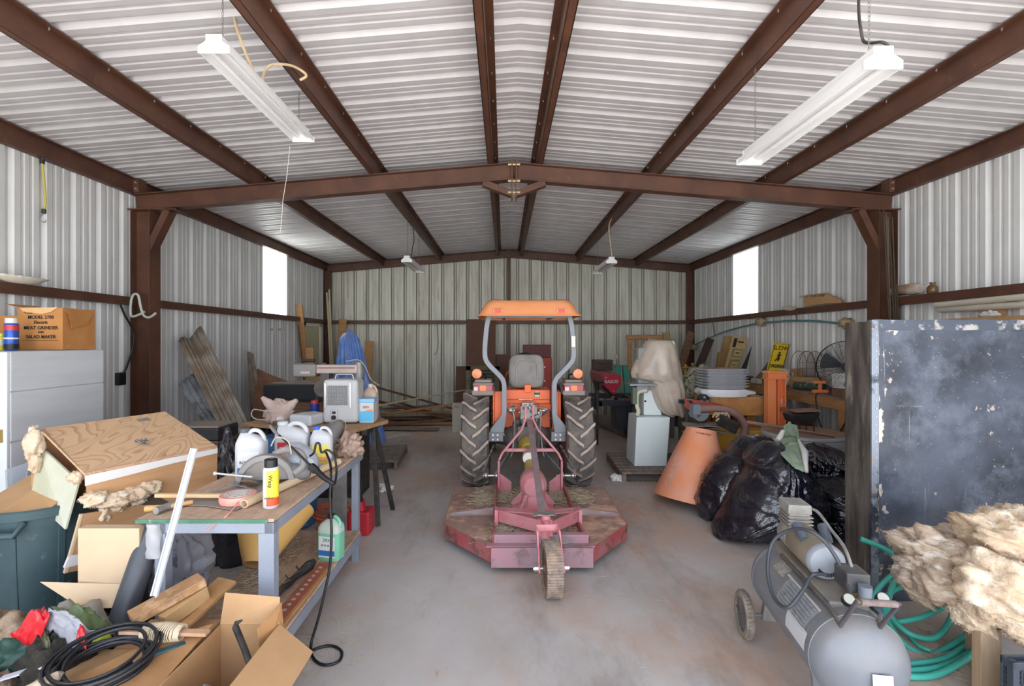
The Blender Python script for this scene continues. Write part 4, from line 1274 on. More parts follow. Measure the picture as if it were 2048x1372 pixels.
# jugs on the bench
jw = mat('white_hdpe', '#c6c9cd', .4, dust='#bfb5a8', damt=.35)
jug('tall white oil jug with a blue label band, leftmost on the bench', (-1.665, 3.17, TZ+.001), .185, .12, .325, jw, mat('grey_cap', '#55585a', .5), labw, labb, None, -.24, 8, txt=(('ROTELLA', .026, .34, ink), ('15W-40', .017, .18, labw)))
jug('square white jug with a red checkered label, middle of the bench', (-1.54, 3.50, TZ+.001), .235, .13, .315, jw, jw, labr, None, None, -.3, 3, txt=(('POWER', .04, .4, labw),))
jug('white jug with a blue cap and yellow label, right on the bench', (-1.33, 3.50, TZ+.001), .155, .12, .28, jw, mat('blue_cap', '#2f62c8', .4), laby, mat('label_orange', '#e0a36c', .5), None, -.22, 12)
m = MB()
for sx_ in (-1, 1):
    for a in range(5):
        for b in range(3):
            if (a+b) % 2 == 0:
                m.box((-1.54+sx_*.055+(a-2)*.009, 3.430, TZ+.155+b*.009), (.009, .002, .009))
tag(m.build('label_checks', ink), 'black and white checks on the red jug label', 'label') if False else m.build('label_checks', ink, bpy.data.objects['jug.002'])
# tank sprayer
ts = T('tank_sprayer', 'white tank sprayer lying on its side with a black wand and hose, on the bench', 'sprayer', (-1.37, 3.15, TZ))
A = V((-1.47, 3.34, TZ+.105)); B = V((-1.26, 3.06, TZ+.105))
d = B-A
tk = MB().lathe([(.001, 0), (.06, .004), (.095, .03), (.103, .06), (.103, .24), (.098, .28), (.075, .31), (.05, .33), (.05, .36), (.001, .365)], A, d, 32).build('tank', mat('translucent_white_tank', '#b9bec7', .35, c2='#b2b7c0', scale=3), ts, smooth=50)
text('lettering', 'HDX', .08, (-1.475, 3.155, TZ+.135), (62, 0, -38), mat('print_orange', '#e5855c', .5), tk)
MB().tube([P(548, 862, 3.05), P(560, 872, 3.0), P(622, 932, 2.95)], [.008, .006, .007], 8).build('wand', black, ts, smooth=60)
MB().tube([P(541, 852, 3.08), P(549, 862, 3.05), P(556, 870, 3.0)], [.01, .012, .008], 8).build('nozzle', mat('grey_nozzle', '#77787a', .5), ts, smooth=60)
MB().tube(spline([P(620, 930, 2.95), P(632, 940, 2.93), P(648, 955, 2.9), P(668, 968, 2.88)], 4), [.012, .018, .02, .018, .02, .018, .017, .018, .016, .016, .014, .014, .012], 8).box(P(627, 937, 2.93), (.05, .03, .04), (0, 40, 0)).build('trigger_handle', black, ts, smooth=50)
MB().tube(spline([P(620, 912, 3.05), P(628, 905, 3.04), P(632, 888, 3.04), P(639, 888, 3.04), P(643, 905, 3.05), P(655, 900, 3.05), P(668, 912, 3.05), P(673, 940, 3.02), P(670, 965, 2.95), P(664, 970, 2.9)], 6), .007, 8).build('hose', black, ts, smooth=60)
MB().cyl((-1.43, 2.99, TZ+.05), (-1.2, 3.03, TZ+.085), .014, 8).box((-1.27, 3.02, TZ+.07), (.03, .03, .03)).build('pump_bar', mat('dusty_black', '#504e4d', .7, dust='#8a8076', damt=.5), ts)
# black cord from the bench to the floor
tag(wire('power_cord', [P(652, 905, 3.2), P(660, 925, 3.1), P(662, 950, 3.02), P(660, 1000, 2.98), P(663, 1060, 2.95), P(660, 1130, 2.92), P(648, 1190, 2.88), P(636, 1240, 2.85), F(622, 1290, .02), F(628, 1318, .012), F(650, 1330, .01), F(678, 1322, .01), F(683, 1303, .01), F(665, 1292, .01), F(636, 1296, .012), F(600, 1315, .02), F(580, 1330, .03)], .008, black), 'thin black cord hanging off the bench and looping on the floor', 'cord')
# dark welding helmet and brown bag
wh = T('welding_helmet', 'dusty dark grey welding helmet at the far end of the workbench', 'helmet', (-1.38, 3.8, TZ))
mr = Euler((R(-12), R(38), R(20))).to_matrix()
hc_ = V((-1.385, 3.80, TZ+.135))
def hel(p, d):
    k = 1-.18*max(0, d.z)**2
    return V((p.x*k, p.y*k, p.z))
m = MB().ball((0, 0, 0), (.085, .10, .165), 20, hel)
m.v = [hc_+mr@p for p in m.v]
hs_ = m.build('shell', mat('helmet_grey', '#605f5e', .35, c2='#74716e', scale=4, dust='#8c8379', damt=.35), wh, smooth=180)
MB().tube([hc_+mr@V((.087*math.sin(a)*.98, -.045-.03*math.cos(a)*0, .168*math.cos(a))) for a in [k*math.pi/12 for k in range(13)]], .0025, 5).build('seam', mat('seam_pale', '#a09a93', .5), hs_, smooth=60)
MB().grid(lambda u, v: hc_+mr@V((-.06+.12*u, -.098+.02*abs(u-.5), -.155+.07*v)), 6, 4).build('lens_frame', black, wh, solid=.012)
def crumple(c, r, seed, amp=.25, fl=True, n=20, fr=2.2):
    def fn(p, d):
        k = 1+amp*(abs(noise.noise(d*fr+V((seed, seed, 0))))*2-.5)+amp*.5*abs(noise.noise(d*fr*2.7+V((0, seed, 3))))
        return p*k
    m = MB().ball((0, 0, 0), r, n, fn)
    zm = min(p.z for p in m.v)
    fz = zm*.55 if fl else zm
    m.v = [V(c)+V((p.x, p.y, max(p.z, fz)-fz)) for p in m.v]
    return m
tag(crumple((-1.21, 3.78, TZ+.001), (.09, .10, .10), 5, .5).build('plastic_bag', mat('brown_clear_film', '#a98f7f', .25, dust='#a08672', damt=.3, bump=.5, bscale=30), smooth=180), 'crumpled brownish clear bag at the far right corner of the workbench', 'bag')
o = tag(MB().lathe([(.03, 0), (.033, .005), (.033, .09), (.03, .095), (.001, .095)], (-1.60, 3.42, TZ+.001), n=18).build('tin_can', mat('grey_tin', '#8e8f91', .4, .3), smooth=40), 'small grey tin between the two white jugs on the bench', 'can')
# ---------------------------------------------------------------- second bench (board on sawhorses)
BZ = .98
sb = T('sawhorse_bench', 'rough board bench on black sawhorses behind the workbench', 'bench', (-1.9, 4.75, 0))
MB().prism([(-2.62, 4.80, BZ-.035), (-1.42, 4.36, BZ-.035), (-1.2, 4.98, BZ-.035), (-1.35, 5.2, BZ-.035), (-2.5, 5.25, BZ-.035)], (0, 0, .035)).build('board', mat('bench_board', '#b28d6a', .8, c2='#977250', scale=4, st=(2, 8, 2), c3='#cbb193', s3=12, lo3=.6, hi3=.75), sb, bevel=.004)
for x in (-1.32, -2.4):
    for (dx, dy) in ((.14, .35), (.10, -.1)):
        MB().bar((x, 4.85+dy*.1, BZ-.04), (x+dx, 4.75+dy, .01), .045, .03, (0, 1, 0)).build('leg', dkiron, sb, bevel=.003)
    MB().bar((x-.02, 4.6, BZ-.06), (x-.02, 5.1, BZ-.06), .05, .05).build('top_rail', dkiron, sb)
# heater
he = T('fan_heater', 'white metal fan heater with a diamond grille on the board bench', 'heater', (-1.6, 4.75, BZ))
hx0, hx1, hy0, hy1, hz = -1.785, -1.44, 4.72, 4.95, .44
hb = MB().bb(hx0, hx1, hy0, hy1, BZ+.012, BZ+hz).build('body', mat('heater_white', '#bdbebe', .45, c2='#b4b4b3', scale=3), he, bevel=.035, seg=4)
MB().bb(hx0+.05, hx1-.10, hy0-.004, hy0+.002, BZ+.19, BZ+.38).build('grille_opening', black, hb)
m = MB()
gx0, gx1, gz0, gz1 = hx0+.05, hx1-.10, BZ+.19, BZ+.38
def clipseg(m, x, z, dx, dz, L):
    pts = []
    t0, t1 = 0, L
    for (o_, d_, a, b) in ((x, dx, gx0, gx1), (z, dz, gz0, gz1)):
        ta, tb = (a-o_)/d_, (b-o_)/d_
        if ta > tb:
            ta, tb = tb, ta
        t0 = max(t0, ta); t1 = min(t1, tb)
    if t1 > t0+.004:
        m.bar((x+dx*t0, hy0-.007, z+dz*t0), (x+dx*t1, hy0-.007, z+dz*t1), .004, .0075, (0, 1, 0))
for k in range(-14, 20):
    x = gx0+k*.022
    clipseg(m, x, gz0, .8, .6, .6)
    clipseg(m, x, gz1, .8, -.6, .6)
m.build('grille', MATS['heater_white'], hb)
for x in (hx0+.018, hx1-.08):
    MB().bb(x, x+.02, hy0-.012, hy0-.002, BZ+.16, BZ+.41).build('side_bracket', zinc, hb, bevel=.003)
MB().tube(spline([(hx0+.09, hy0+.1, BZ+hz), (hx0+.10, hy0+.1, BZ+hz+.035), (hx0+.12, hy0+.1, BZ+hz+.045), (hx1-.1, hy0+.1, BZ+hz+.045), (hx1-.08, hy0+.1, BZ+hz+.035), (hx1-.07, hy0+.1, BZ+hz)], 4), .006, 8).build('carry_handle', zinc, he, smooth=60)
dp = MB().bb(hx0+.085, hx0+.15, hy0-.012, hy0, BZ+.035, BZ+.15).build('dial_plate', mat('dial_plate', '#b9babb', .4, .3), hb, bevel=.01)
MB().cyl((hx0+.117, hy0-.012, BZ+.07), (hx0+.117, hy0-.03, BZ+.07), .022, 16).bb(hx0+.1, hx0+.134, hy0-.016, hy0-.01, BZ+.105, BZ+.13).build('dial', black, dp)
m = MB()
for k in range(6):
    m.bb(hx0+.01, hx1-.03, hy0-.002, hy0, BZ+.03+k*.022, BZ+.032+k*.022)
m.build('pressed_line', mat('line_grey', '#b5b6b6', .5), hb)
# bucket + jug behind
bk = T('pail', 'white square pail with a light blue lid and orange label, beside the heater', 'bucket', (-1.37, 4.85, BZ))
MB().prism([(-1.445, 4.78, BZ+.002), (-1.30, 4.78, BZ+.002), (-1.30, 4.92, BZ+.002), (-1.445, 4.92, BZ+.002)], (0, 0, .21)).build('body', white, bk, bevel=.012, seg=3)
MB().bb(-1.455, -1.29, 4.77, 4.93, BZ+.205, BZ+.245).build('lid', mat('pale_blue_lid', '#86bfe0', .4), bk, bevel=.008)
MB().bb(-1.44, -1.305, 4.774, 4.78, BZ+.02, BZ+.12).build('label', mat('label_sky', '#58b4dc', .5), bk)
MB().prism([(-1.435, 4.7725, BZ+.11), (-1.31, 4.7725, BZ+.125), (-1.31, 4.7725, BZ+.145), (-1.36, 4.7725, BZ+.13)], (0, -.001, 0)).build('label_swoosh', mat('label_orange2', '#ef8a48', .5), bk)
text('lettering', 'am', .05, (-1.375, 4.777, BZ+.165), (90, 0, 0), mat('print_maroon', '#7c3b5a'), bk)
jug('dusty tan jug standing behind the white pail', (-1.40, 5.03, BZ+.001), .16, .12, .37, mat('tan_jug', '#c0aa98', .5, dust='#a8937f', damt=.4), white, None, None, None, 0, 0)
# white jug lying in front of the heater
o = T('jug', 'blank white jug lying flat left of the heater', 'jug', (-1.93, 4.7, BZ), -15)
MB().prism([(-.13, -.1, .0), (.12, -.1, .0), (.12, .12, .0), (-.05, .2, .0), (-.13, .05, .0)], (0, 0, .11)).build('body', mat('white_hdpe', '#c6c9cd'), o, world=False, bevel=.025, seg=4)
MB().cyl((-.02, .17, .05), (-.03, .23, .05), .02, 12).build('cap', white, o, world=False)
# pink cloth bag
pk = T('cloth_bundle', 'knotted dusty pink and white cloth bundle on the left of the board bench', 'bundle', (-2.24, 4.8, BZ))
pm = mat('dusty_pink_cloth', '#bfa599', .85, c2='#cdb6ab', scale=4, c3='#dedada', s3=4, lo3=.54, hi3=.58, bump=.3, bscale=20)
crumple((-2.25, 4.82, BZ+.002), (.13, .10, .14), 2, .35).build('bundle', pm, pk, smooth=180)
for p, q in (((-2.30, 4.8, BZ+.15), (-2.41, 4.78, BZ+.26)), ((-2.18, 4.8, BZ+.14), (-2.07, 4.8, BZ+.23))):
    MB().tube([p, (V(p)+V(q))/2, q], [.05, .045, .018], 12).build('knot_end', pm, pk, smooth=60)
# coil of wire at its foot
tag(wire('wire_loop', [P(x, y, 4.62) for x, y in ((560, 825), (530, 822), (508, 819), (503, 830), (512, 838), (535, 840))], .005, mat('pale_wire', '#b8b4a8')), 'pale wire loop sticking out beside the cloth bundle', 'wire')
m = MB()
rn = random.Random(5)
for k in range(10):
    a0 = rn.uniform(0, 6)
    m.tube([(-2.13+.11*math.cos(a0+t*.6)+rn.uniform(-.01, .01), 4.66+.06*math.sin(a0+t*.6), BZ+.006+k*.004) for t in range(9)], .0035, 5)
tag(m.build('tangled_wire', mat('wire_brown', '#7d6d60', .6), smooth=60), 'tangle of brown wire on the board bench below the cloth bundle', 'wire')
board('short square timber block on the board bench behind the jugs', (-2.14, 4.98, BZ+.03), (-1.95, 4.92, BZ+.03), .06, .055, mat('block_brown', '#7f6656', .8), name='timber_block')
can('oil_can', 'dark blue can with a red cap, left of the heater', V((-1.98, 5.02, BZ+.001)), .045, .2, mat('can_navy', '#223a86', .4), mat('can_red', '#b8343c', .4), ((.3, .4, white),))
# radial arm saw
ra = T('radial_arm_saw', 'dusty radial arm saw standing behind the board bench', 'saw', (-2.0, 5.7, 0))
rd = mat('dusty_cream_metal', '#cbbfb4', .6, c2='#b8aca1', scale=6, dust='#b3a293', damt=.5)
o = MB().bb(-2.2, -1.72, 5.62, 5.76, 1.42, 1.52).build('arm', rd, ra, bevel=.01)
MB().bb(-2.19, -1.75, 5.615, 5.62, 1.475, 1.495).build('red_stripe', mat('faded_red_stripe', '#a97b74', .6), o)
MB().bb(-2.47, -2.2, 5.6, 5.78, 1.38, 1.53).build('end_housing', mat('dusty_dark_plastic', '#8b8a88', .5, dust='#9b9085', damt=.5), ra, bevel=.02)
MB().bb(-2.37, -2.26, 5.59, 5.6, 1.42, 1.445).build('badge', mat('badge_pale', '#d8b9a8', .4), ra)
MB().tube([(-2.37, 5.64, 1.575), (-2.22, 5.64, 1.57)], .02, 10).tube([(-2.25, 5.64, 1.57), (-2.2, 5.66, 1.53)], .014, 8).build('crank_handle', dkiron, ra, smooth=60)
MB().cyl((-1.72, 5.7, .9), (-1.72, 5.7, 1.55), .06, 20).build('column', steel, ra, smooth=40)
MB().bb(-2.4, -1.6, 5.45, 5.95, .86, .9).build('table', oldw, ra)
MB().bb(-2.35, -1.65, 5.5, 5.9, .0, .86).build('stand', dkiron, ra, bevel=.01)
MB().cyl((-2.1, 5.55, 1.25), (-2.1, 5.8, 1.25), .1, 20).bb(-2.15, -2.05, 5.62, 5.76, 1.3, 1.42).build('motor', dgrey, ra, smooth=40)
MB().tube(spline([(-1.85, 5.6, 1.56), (-1.7, 5.6, 1.58), (-1.62, 5.6, 1.5), (-1.55, 5.6, 1.35), (-1.45, 5.6, 1.28)], 5), .006, 6).build('cord', mat('pale_wire', '#b8b4a8'), ra, smooth=60)
# black box
bx = T('black_case', 'black moulded case with a dusty lid behind the cloth bundle', 'case', (-2.85, 6.6, 0))
MB().prism([(-3.25, 6.45, 1.0), (-2.45, 6.3, 1.0), (-2.1, 6.7, 1.0), (-2.9, 6.95, 1.0)], (0, 0, .22)).build('shell', mat('case_black', '#2e3033', .5), bx, bevel=.03, seg=3)
MB().prism([(-3.14, 6.48, 1.221), (-2.5, 6.36, 1.221), (-2.2, 6.68, 1.221), (-2.86, 6.88, 1.221)], (0, 0, .02)).build('lid', mat('case_lid', '#8f8275', .8), bx, bevel=.01)
MB().bb(-3.0, -2.35, 6.45, 6.8, 0, 1.0).build('stand', dkw, bx)
# blue barrel, black bag behind the bench, grey post, fuel can, hoses
tag(MB().lathe([(.2, 0), (.24, .02), (.25, .3), (.25, .6), (.235, .85), (.22, .88), (.2, .88), (.001, .86)], (-2.1, 4.72, 0), n=32).build('blue_barrel', mat('blue_barrel_plastic', '#2a6aa5', .5, dust='#8b8075', damt=.4), smooth=40), 'blue plastic barrel under the board bench, behind the white jugs', 'barrel')
fc = T('fuel_can', 'red fuel can with a black spout on the floor behind the workbench', 'fuel can', (-1.35, 4.5, 0))
MB().bb(-1.45, -1.24, 4.42, 4.62, .003, .22).prism([(-1.41, 4.45, .2), (-1.3, 4.45, .2), (-1.33, 4.5, .3), (-1.38, 4.5, .3)], (0, .1, 0)).build('body', mat('fuel_red', '#b32430', .45), fc, bevel=.02, seg=3)
MB().tube([(-1.35, 4.52, .29), (-1.35, 4.5, .36), (-1.33, 4.5, .52)], [.022, .018, .014], 10).build('spout', black, fc, smooth=60)
tag(MB().bb(-1.52, -1.4, 4.25, 4.29, 0, .93).build('steel_post', steel, bevel=.004), 'flat grey steel post standing under the far end of the workbench', 'post')
m = []
for i, (cx, cy_, n_) in enumerate(((-1.62, 4.55, 5),)):
    pts = []
    for k in range(n_*14):
        a = k*2*math.pi/14
        pts.append((cx+.16*math.cos(a)+.02*math.sin(a*.7), cy_+.14*math.sin(a), .02+.05*k/14+.02*math.sin(a*1.3)))
    tag(MB().tube(pts, .009, 6).build('extension_cord', mat('orange_cord', '#cf5a2e', .5), smooth=60), 'orange extension cord heaped under the board bench', 'cord')
tag(crumple((-2.23, 3.95, 0), (.22, .2, .62), 91, .18, n=26).build('trash_bag', bagm, smooth=180), 'black plastic bag standing between the plywood box and the tall oil jug', 'bag')
o = T('equipment_case', 'dark grey case with a dusty lid behind the black bag, left of the board bench', 'case', (-2.75, 4.7, 0))
MB().bb(-3.05, -2.68, 4.5, 4.85, 0, .86).build('stand', dkw, o)
MB().bb(-3.1, -2.68, 4.5, 4.85, .862, .98).build('shell', mat('case_black', '#2e3033'), o, bevel=.015)
MB().bb(-3.09, -2.69, 4.51, 4.84, .98, 1.0).build('lid', mat('case_lid', '#8f8275'), o, bevel=.006)
for i, (c_, lb) in enumerate((((1.47, 6.2, .003), 'crumpled white paper on the floor beside the bandsaw pallet'), ((-1.42, 5.75, .003), 'crumpled white paper on the floor behind the sawhorse leg'))):
    tag(crumple(c_, (.09, .07, .045), 95+i, .6, n=12).build('paper_scrap', mat('paper_white', '#e6e4dc'), smooth=40), lb, 'paper')
# straight pieces of rope on the floor behind: white cord on the floor
tag(wire('white_rope', [F(756, 872, .01), F(775, 876, .01), F(800, 870, .01), F(820, 869, .01)], .012, white), 'white rope lying on the floor right of the board bench', 'rope')
# ================================================================ lower left clutter
tc_ = T('trash_can', 'dark green plastic trash can stuffed with cardboard, left edge', 'trash can', (-2.84, 2.97, 0))
tcc = (-2.84, 2.97, 0)
tg = mat('dark_green_plastic', '#33494e', .55, c2='#3d5358', scale=4, c3='#5c7072', s3=14, lo3=.62, hi3=.72)
tb = MB().lathe([(.22, 0), (.235, .02), (.262, .45), (.275, .78), (.30, .785), (.302, .83), (.292, .84), (.27, .80), (.25, .40), (.2, .06), (.001, .05)], tcc, n=48).build('barrel', tg, tc_, smooth=40)
m = MB()
for k in range(8):
    a = k*math.pi/4+.25
    m.bar((tcc[0]+.236*math.cos(a), tcc[1]+.236*math.sin(a), .03), (tcc[0]+.274*math.cos(a), tcc[1]+.274*math.sin(a), .74), .035, .012, (math.cos(a), math.sin(a), 0))
m.build('rib', tg, tb, bevel=.004)
m = MB(); a = R(-85)
hxp = V((tcc[0]+.29*math.cos(a), tcc[1]+.29*math.sin(a), .72)); tv = V((-math.sin(a), math.cos(a), 0)); nv = V((math.cos(a), math.sin(a), 0))
m.tube([hxp-tv*.1+nv*-.02+V((0, 0, .05)), hxp-tv*.1+nv*.035, hxp+tv*.1+nv*.035, hxp+tv*.1+nv*-.02+V((0, 0, .05))], .018, 8)
m.build('side_handle', tg, tc_, smooth=60)
m = MB()
m.add([V(tcc)+V(p) for p in ((-.29, -.1, .82), (-.05, -.28, .80), (.22, -.2, .83), (.26, .1, 1.02), (.0, .22, 1.04), (-.25, .15, .92), (0.0, -.05, .9))], [(0, 1, 6), (1, 2, 6), (2, 3, 6), (3, 4, 6), (4, 5, 6), (5, 0, 6)])
tag(m.build('folded_cardboard', card, solid=.008), 'large folded brown cardboard sticking out of the green trash can', 'cardboard')
# clear sheet behind
tag(MB().prism([P(10, 940, 3.15), P(55, 925, 3.25), F(50, 1215), F(22, 1220)], (0, .003, 0)).build('clear_sheet', mat('clear_acrylic', '#c3ccd6', .15, alpha=.45)), 'clear plastic sheet standing behind the trash can', 'sheet')
# insulated plywood box
FLp, FRp, BRp, BLp = V((-2.339, 2.679, 1.06)), V((-1.970, 3.30, 1.075)), V((-2.481, 3.513, 1.284)), V((-2.850, 2.893, 1.27))
px_ = T('insulated_plywood_box', 'broken plywood box with insulation spilling from its open end, left of the workbench', 'box', (-2.4, 3.1, 0))
plyt = grain_mat('fir_plywood', '#cba883', '#8f6645', 24, 2.6, (1.8, .55, 1))
plyf = mat('smooth_plywood', '#bd9268', .65, c2='#ae835a', scale=2, st=(1, 1, 10))
nrm = (FRp-FLp).cross(BLp-FLp).normalized()
edge = mat('plywood_edge_pink', '#c79c8c', .7, c2='#b98a78', scale=10)
m = MB().prism([FLp, FRp, BRp, BLp+V((.05, .03, 0)), BLp+V((0.1, -.03, -.01))], -nrm*.015)
m.build('top_panel', plyt, px_)
u_ = (FRp-FLp).normalized(); dn = V((-.03, .03, -1)).normalized(); fo = u_.cross(V((0, 0, 1))).normalized()  # outward front
bk_ = (BRp-FRp)
q = lambda a, z: FLp+(FRp-FLp)*a+dn*z-fo*.0
m = MB().prism([q(0, .015), q(1, .015), q(1, .48), q(.62, .48), q(.60, .30), q(.40, .17), q(.3, .155), q(.02, .13)], -fo*.012)
m.build('front_panel', plyf, px_)
m = MB().prism([q(-.03, .22), q(.38, .26), q(.60, .36), q(.66, .5), q(.6, .62), q(-.12, .52)], fo*.02)
m.build('lower_panel', plyf, px_)
MB().prism([q(0, .012), q(1, .012), q(1, .045), q(.6, .05), q(.3, .062), q(0, .07)], fo*.003).build('white_strip', mat('white_foam_edge', '#d6d4d2', .6), px_)
MB().prism([q(-.13, .49), q(.02, .50), q(.02, .45), q(-.1, .43)], fo*.024).build('white_paint_patch', mat('white_foam_edge', '#d6d4d2'), px_)
MB().prism([q(-.035, .22), q(-.02, .22), q(-.11, .52), q(-.13, .52)], fo*.023).build('sawn_edge', cardp, px_)
MB().prism([FLp+bk_*0, FRp, FRp+nrm*.006, FLp+nrm*.006], -fo*.008).build('edge_ply', edge, px_)
MB().prism([FRp+dn*.015, BRp+dn*.015, BRp+dn*.48, FRp+dn*.48], (-.012, 0, 0)).build('end_panel', plyf, px_)
MB().prism([BLp+dn*.015, BRp+dn*.015, BRp+dn*.48, BLp+dn*.48], (.008, .012, 0)).build('rear_panel', plyf, px_)
lin = mat('white_lining', '#c9c9b8', .6, c2='#b6b79d', scale=4)
MB().prism([FLp+bk_*.35+dn*.16+u_*.06, BLp+dn*.10+u_*.03, BLp+dn*.42, FLp+bk_*.35+dn*.42], u_*.01).build('inner_lining', lin, px_)
MB().prism([FLp+bk_*.62+dn*.30+u_*.045, FLp+bk_*.5+dn*.24+u_*.045, FLp+bk_*.4+dn*.28+u_*.045, FLp+bk_*.42+dn*.33+u_*.045], u_*-.012).build('teal_mark', mat('teal_mark', '#2b7f93', .6), px_)
ins = mat('cream_insulation', '#d6c1a6', .95, c2='#c4a98a', scale=6, c3='#e3d6c2', s3=10, lo3=.5, hi3=.65, bump=.6, bscale=35)
insg = mat('old_insulation', '#a8937c', .95, c2='#8f7a66', scale=6, c3='#c2ab90', s3=8, lo3=.5, hi3=.65, bump=.6, bscale=35)
def fluff(name, label, lumps, m_=ins, parent=None, n=26, seed=0, lay=(0, 0, 1), amp=.28):
    m = MB()
    for i, (c, r) in enumerate(lumps):
        s_ = seed+i*7.3
        def fn(p, d, s_=s_):
            q_ = V((d.x*1.6+s_, d.y*1.6, d.z*1.6))
            lay_ = noise.noise(V((p.dot(V(lay))*26+s_, d.x*1.3, d.y*1.3)))
            k = 1+amp*1.3*(noise.fractal(q_, 1, 2, 4))+.14*lay_+.12*noise.noise(d*5+V((s_, 0, 0)))+.06*noise.noise(d*15+V((s_, 0, 0)))
            return p*k
        o_ = len(m.v)
        m.ball(c, r, n, fn)
        rn = random.Random(int(seed*10+i))
        own = m.v[o_:]
        for k in range(260):
            a = rn.choice(own); dd = (a-V(c)).normalized()
            t_ = V((rn.uniform(-1, 1), rn.uniform(-1, 1), rn.uniform(-1, .3)))
            dd = (dd*.5+t_*.6).normalized(); l = rn.uniform(.006, .02)
            w_ = V((rn.uniform(-1, 1), rn.uniform(-1, 1), rn.uniform(-1, 1)))*.0022
            m.add([a-dd*.005-w_, a-dd*.005+w_, a+dd*l], [(0, 1, 2)])
    o = m.build(name, m_, parent, smooth=180)
    if label:
        tag(o, label, 'insulation')
    return o
fluff('insulation', None, [(q(.18, .185)+fo*.0, (.10, .07, .04)), (q(.30, .185), (.09, .06, .045)), (q(.42, .165), (.08, .06, .04)), (q(.06, .155), (.06, .06, .045)), (q(.2, .235), (.05, .04, .035)), (q(.12, .26), (.03, .03, .05)), (q(.34, .225), (.05, .04, .03))], ins, px_, 20, 3)
fluff('end_insulation', None, [(BLp+V((.06, -.04, -.07)), (.045, .045, .09)), (BLp+V((.04, -.02, -.17)), (.035, .035, .09))], ins, px_, 18, 9)
fluff('corner_insulation', None, [(FLp+bk_*.15+dn*.06, (.04, .04, .03))], ins, px_, 16, 12)
cl = lambda a, b: FLp+(FRp-FLp)*a+bk_*b+nrm*.004
m = MB()
o = MB()
for (a, b, ra) in ((.25, .8, .05), (.75, .85, .05)):
    MB().prism([cl(a-ra, b-.03), cl(a+ra, b-.03), cl(a+ra, b+.04), cl(a-ra, b+.04)], nrm*.002).build('nail_plate', zinc, px_)
c_ = cl(.52, .35)
m = MB()
rn = random.Random(8)
for k in range(9):
    m.box(c_+V((rn.uniform(-.03, .03), rn.uniform(-.03, .03), .008+rn.random()*.01)), (.045, .03, .003), (rn.uniform(-30, 30), rn.uniform(-30, 30), rn.uniform(0, 180)))
tag(m.build('metal_scrap', steel), 'scrap of crumpled metal lying on the plywood box', 'scrap')
# cardboard box under it + black tote
o = T('cardboard_box', 'small plain cardboard box with a torn bottom flap, between the trash can and the workbench', 'box', (-2.0, 2.45, .5))
x0, x1, y0, y1 = -2.15, -1.84, 2.42, 2.475
MB().bb(x0, x1, y0, y1, .545, .855).build('body', cardp, o, bevel=.003)
MB().add([(x0, y0, .57), (x1+.02, y0, .57), (x1+.03, y0-.06, .49), (x0+.1, y0-.09, .50), (x0-.16, y0-.03, .60)], [(0, 1, 2, 3, 4)]).build('flap', cardp, o, solid=.005)
MB().prism([(x0+.11, y0-.006, .575), (x0+.15, y0-.006, .575), (x0+.19, y0-.07, .505), (x0+.14, y0-.075, .505)], (0, -.001, .001)).build('tape', mat('brown_tape', '#b08a55', .3), o)
o = T('plastic_tote', 'dusty black plastic tote under the small cardboard box', 'tote', (-2.15, 2.58, 0))
m = MB().lathe([(.14, 0), (.15, .02), (.17, .48), (.185, .49), (.185, .53), (.17, .54), (.155, .5), (.13, .03), (.001, .03)], (-2.12, 2.58, 0), n=28)
m.build('body', blackr, o, smooth=40)
# black tube
tag(MB().tube([P(232, 1272, 2.32), P(312, 1040, 2.52)], .056, 24).build('black_tube', mat('dark_grey_plastic_tube', '#3d4046', .4, c2='#4a4e55', scale=4), smooth=60), 'large black tube leaning on the left end of the workbench', 'tube')
# clear bag with clothes on the shelf left
cbg = T('clear_bag', 'clear plastic bag of blue clothes under the left of the workbench', 'bag', (-1.98, 2.85, 0))
crumple((-1.98, 2.86, .32), (.17, .15, .19), 11, .3, n=18).build('clothes', mat('denim_cloth', '#6f86a8', .9, c2='#8f8a96', scale=5, c3='#5b5560', s3=5, lo3=.5, hi3=.55), cbg, smooth=180)
crumple((-1.98, 2.86, .28), (.21, .18, .24), 14, .35, n=24).build('film', mat('clear_bag_film', '#b9bac4', .12, alpha=.5, bump=.6, bscale=15), cbg, smooth=180)
MB().bb(-2.15, -1.88, 2.72, 3.0, 0, .27).build('base_box', dkw, cbg)
# twigs / dark clutter behind shelf
# bottom-left pile
fluff('insulation_heap', 'heap of greyish insulation at the bottom left corner behind the soil bag', [((-2.42, 2.2, .25), (.26, .24, .28)), ((-2.25, 2.0, .2), (.2, .2, .25)), ((-2.2, 1.75, .2), (.2, .2, .26))], insg, None, 30, 21, (.3, .3, 1))
# soil bag
sb_ = T('soil_bag', 'open glossy garden bag in red, green and clear film at the bottom left', 'bag', (-2.0, 2.2, .3))
def bagpatch(name, m_, pts, sub=3, amp=.02, seed=0):
    """a crumpled film patch through a 4x4-ish set of corner points"""
    A, B, Cc, D = [V(p) for p in pts]
    m = MB().grid(lambda u, v: (A*(1-u)+B*u)*(1-v)+(D*(1-u)+Cc*u)*v+V((0, 0, 1))*(amp*1.5*noise.fractal(V((u*3+seed, v*3, seed)), 1, 2, 3)+.05*math.sin(u*math.pi)*math.sin(v*math.pi))+V((.3, -.5, 0))*amp*noise.noise(V((u*5, v*5+seed, 2))), 16, 16)
    return m.build(name, m_, sb_, smooth=180, solid=.002)
zz = .5
bagpatch('red_film', mat('red_film', '#c8252f', .2, bump=.3, bscale=20), [F(20, 1268, .52), F(72, 1302, .46), F(98, 1232, .62), F(88, 1213, .62)], seed=1)
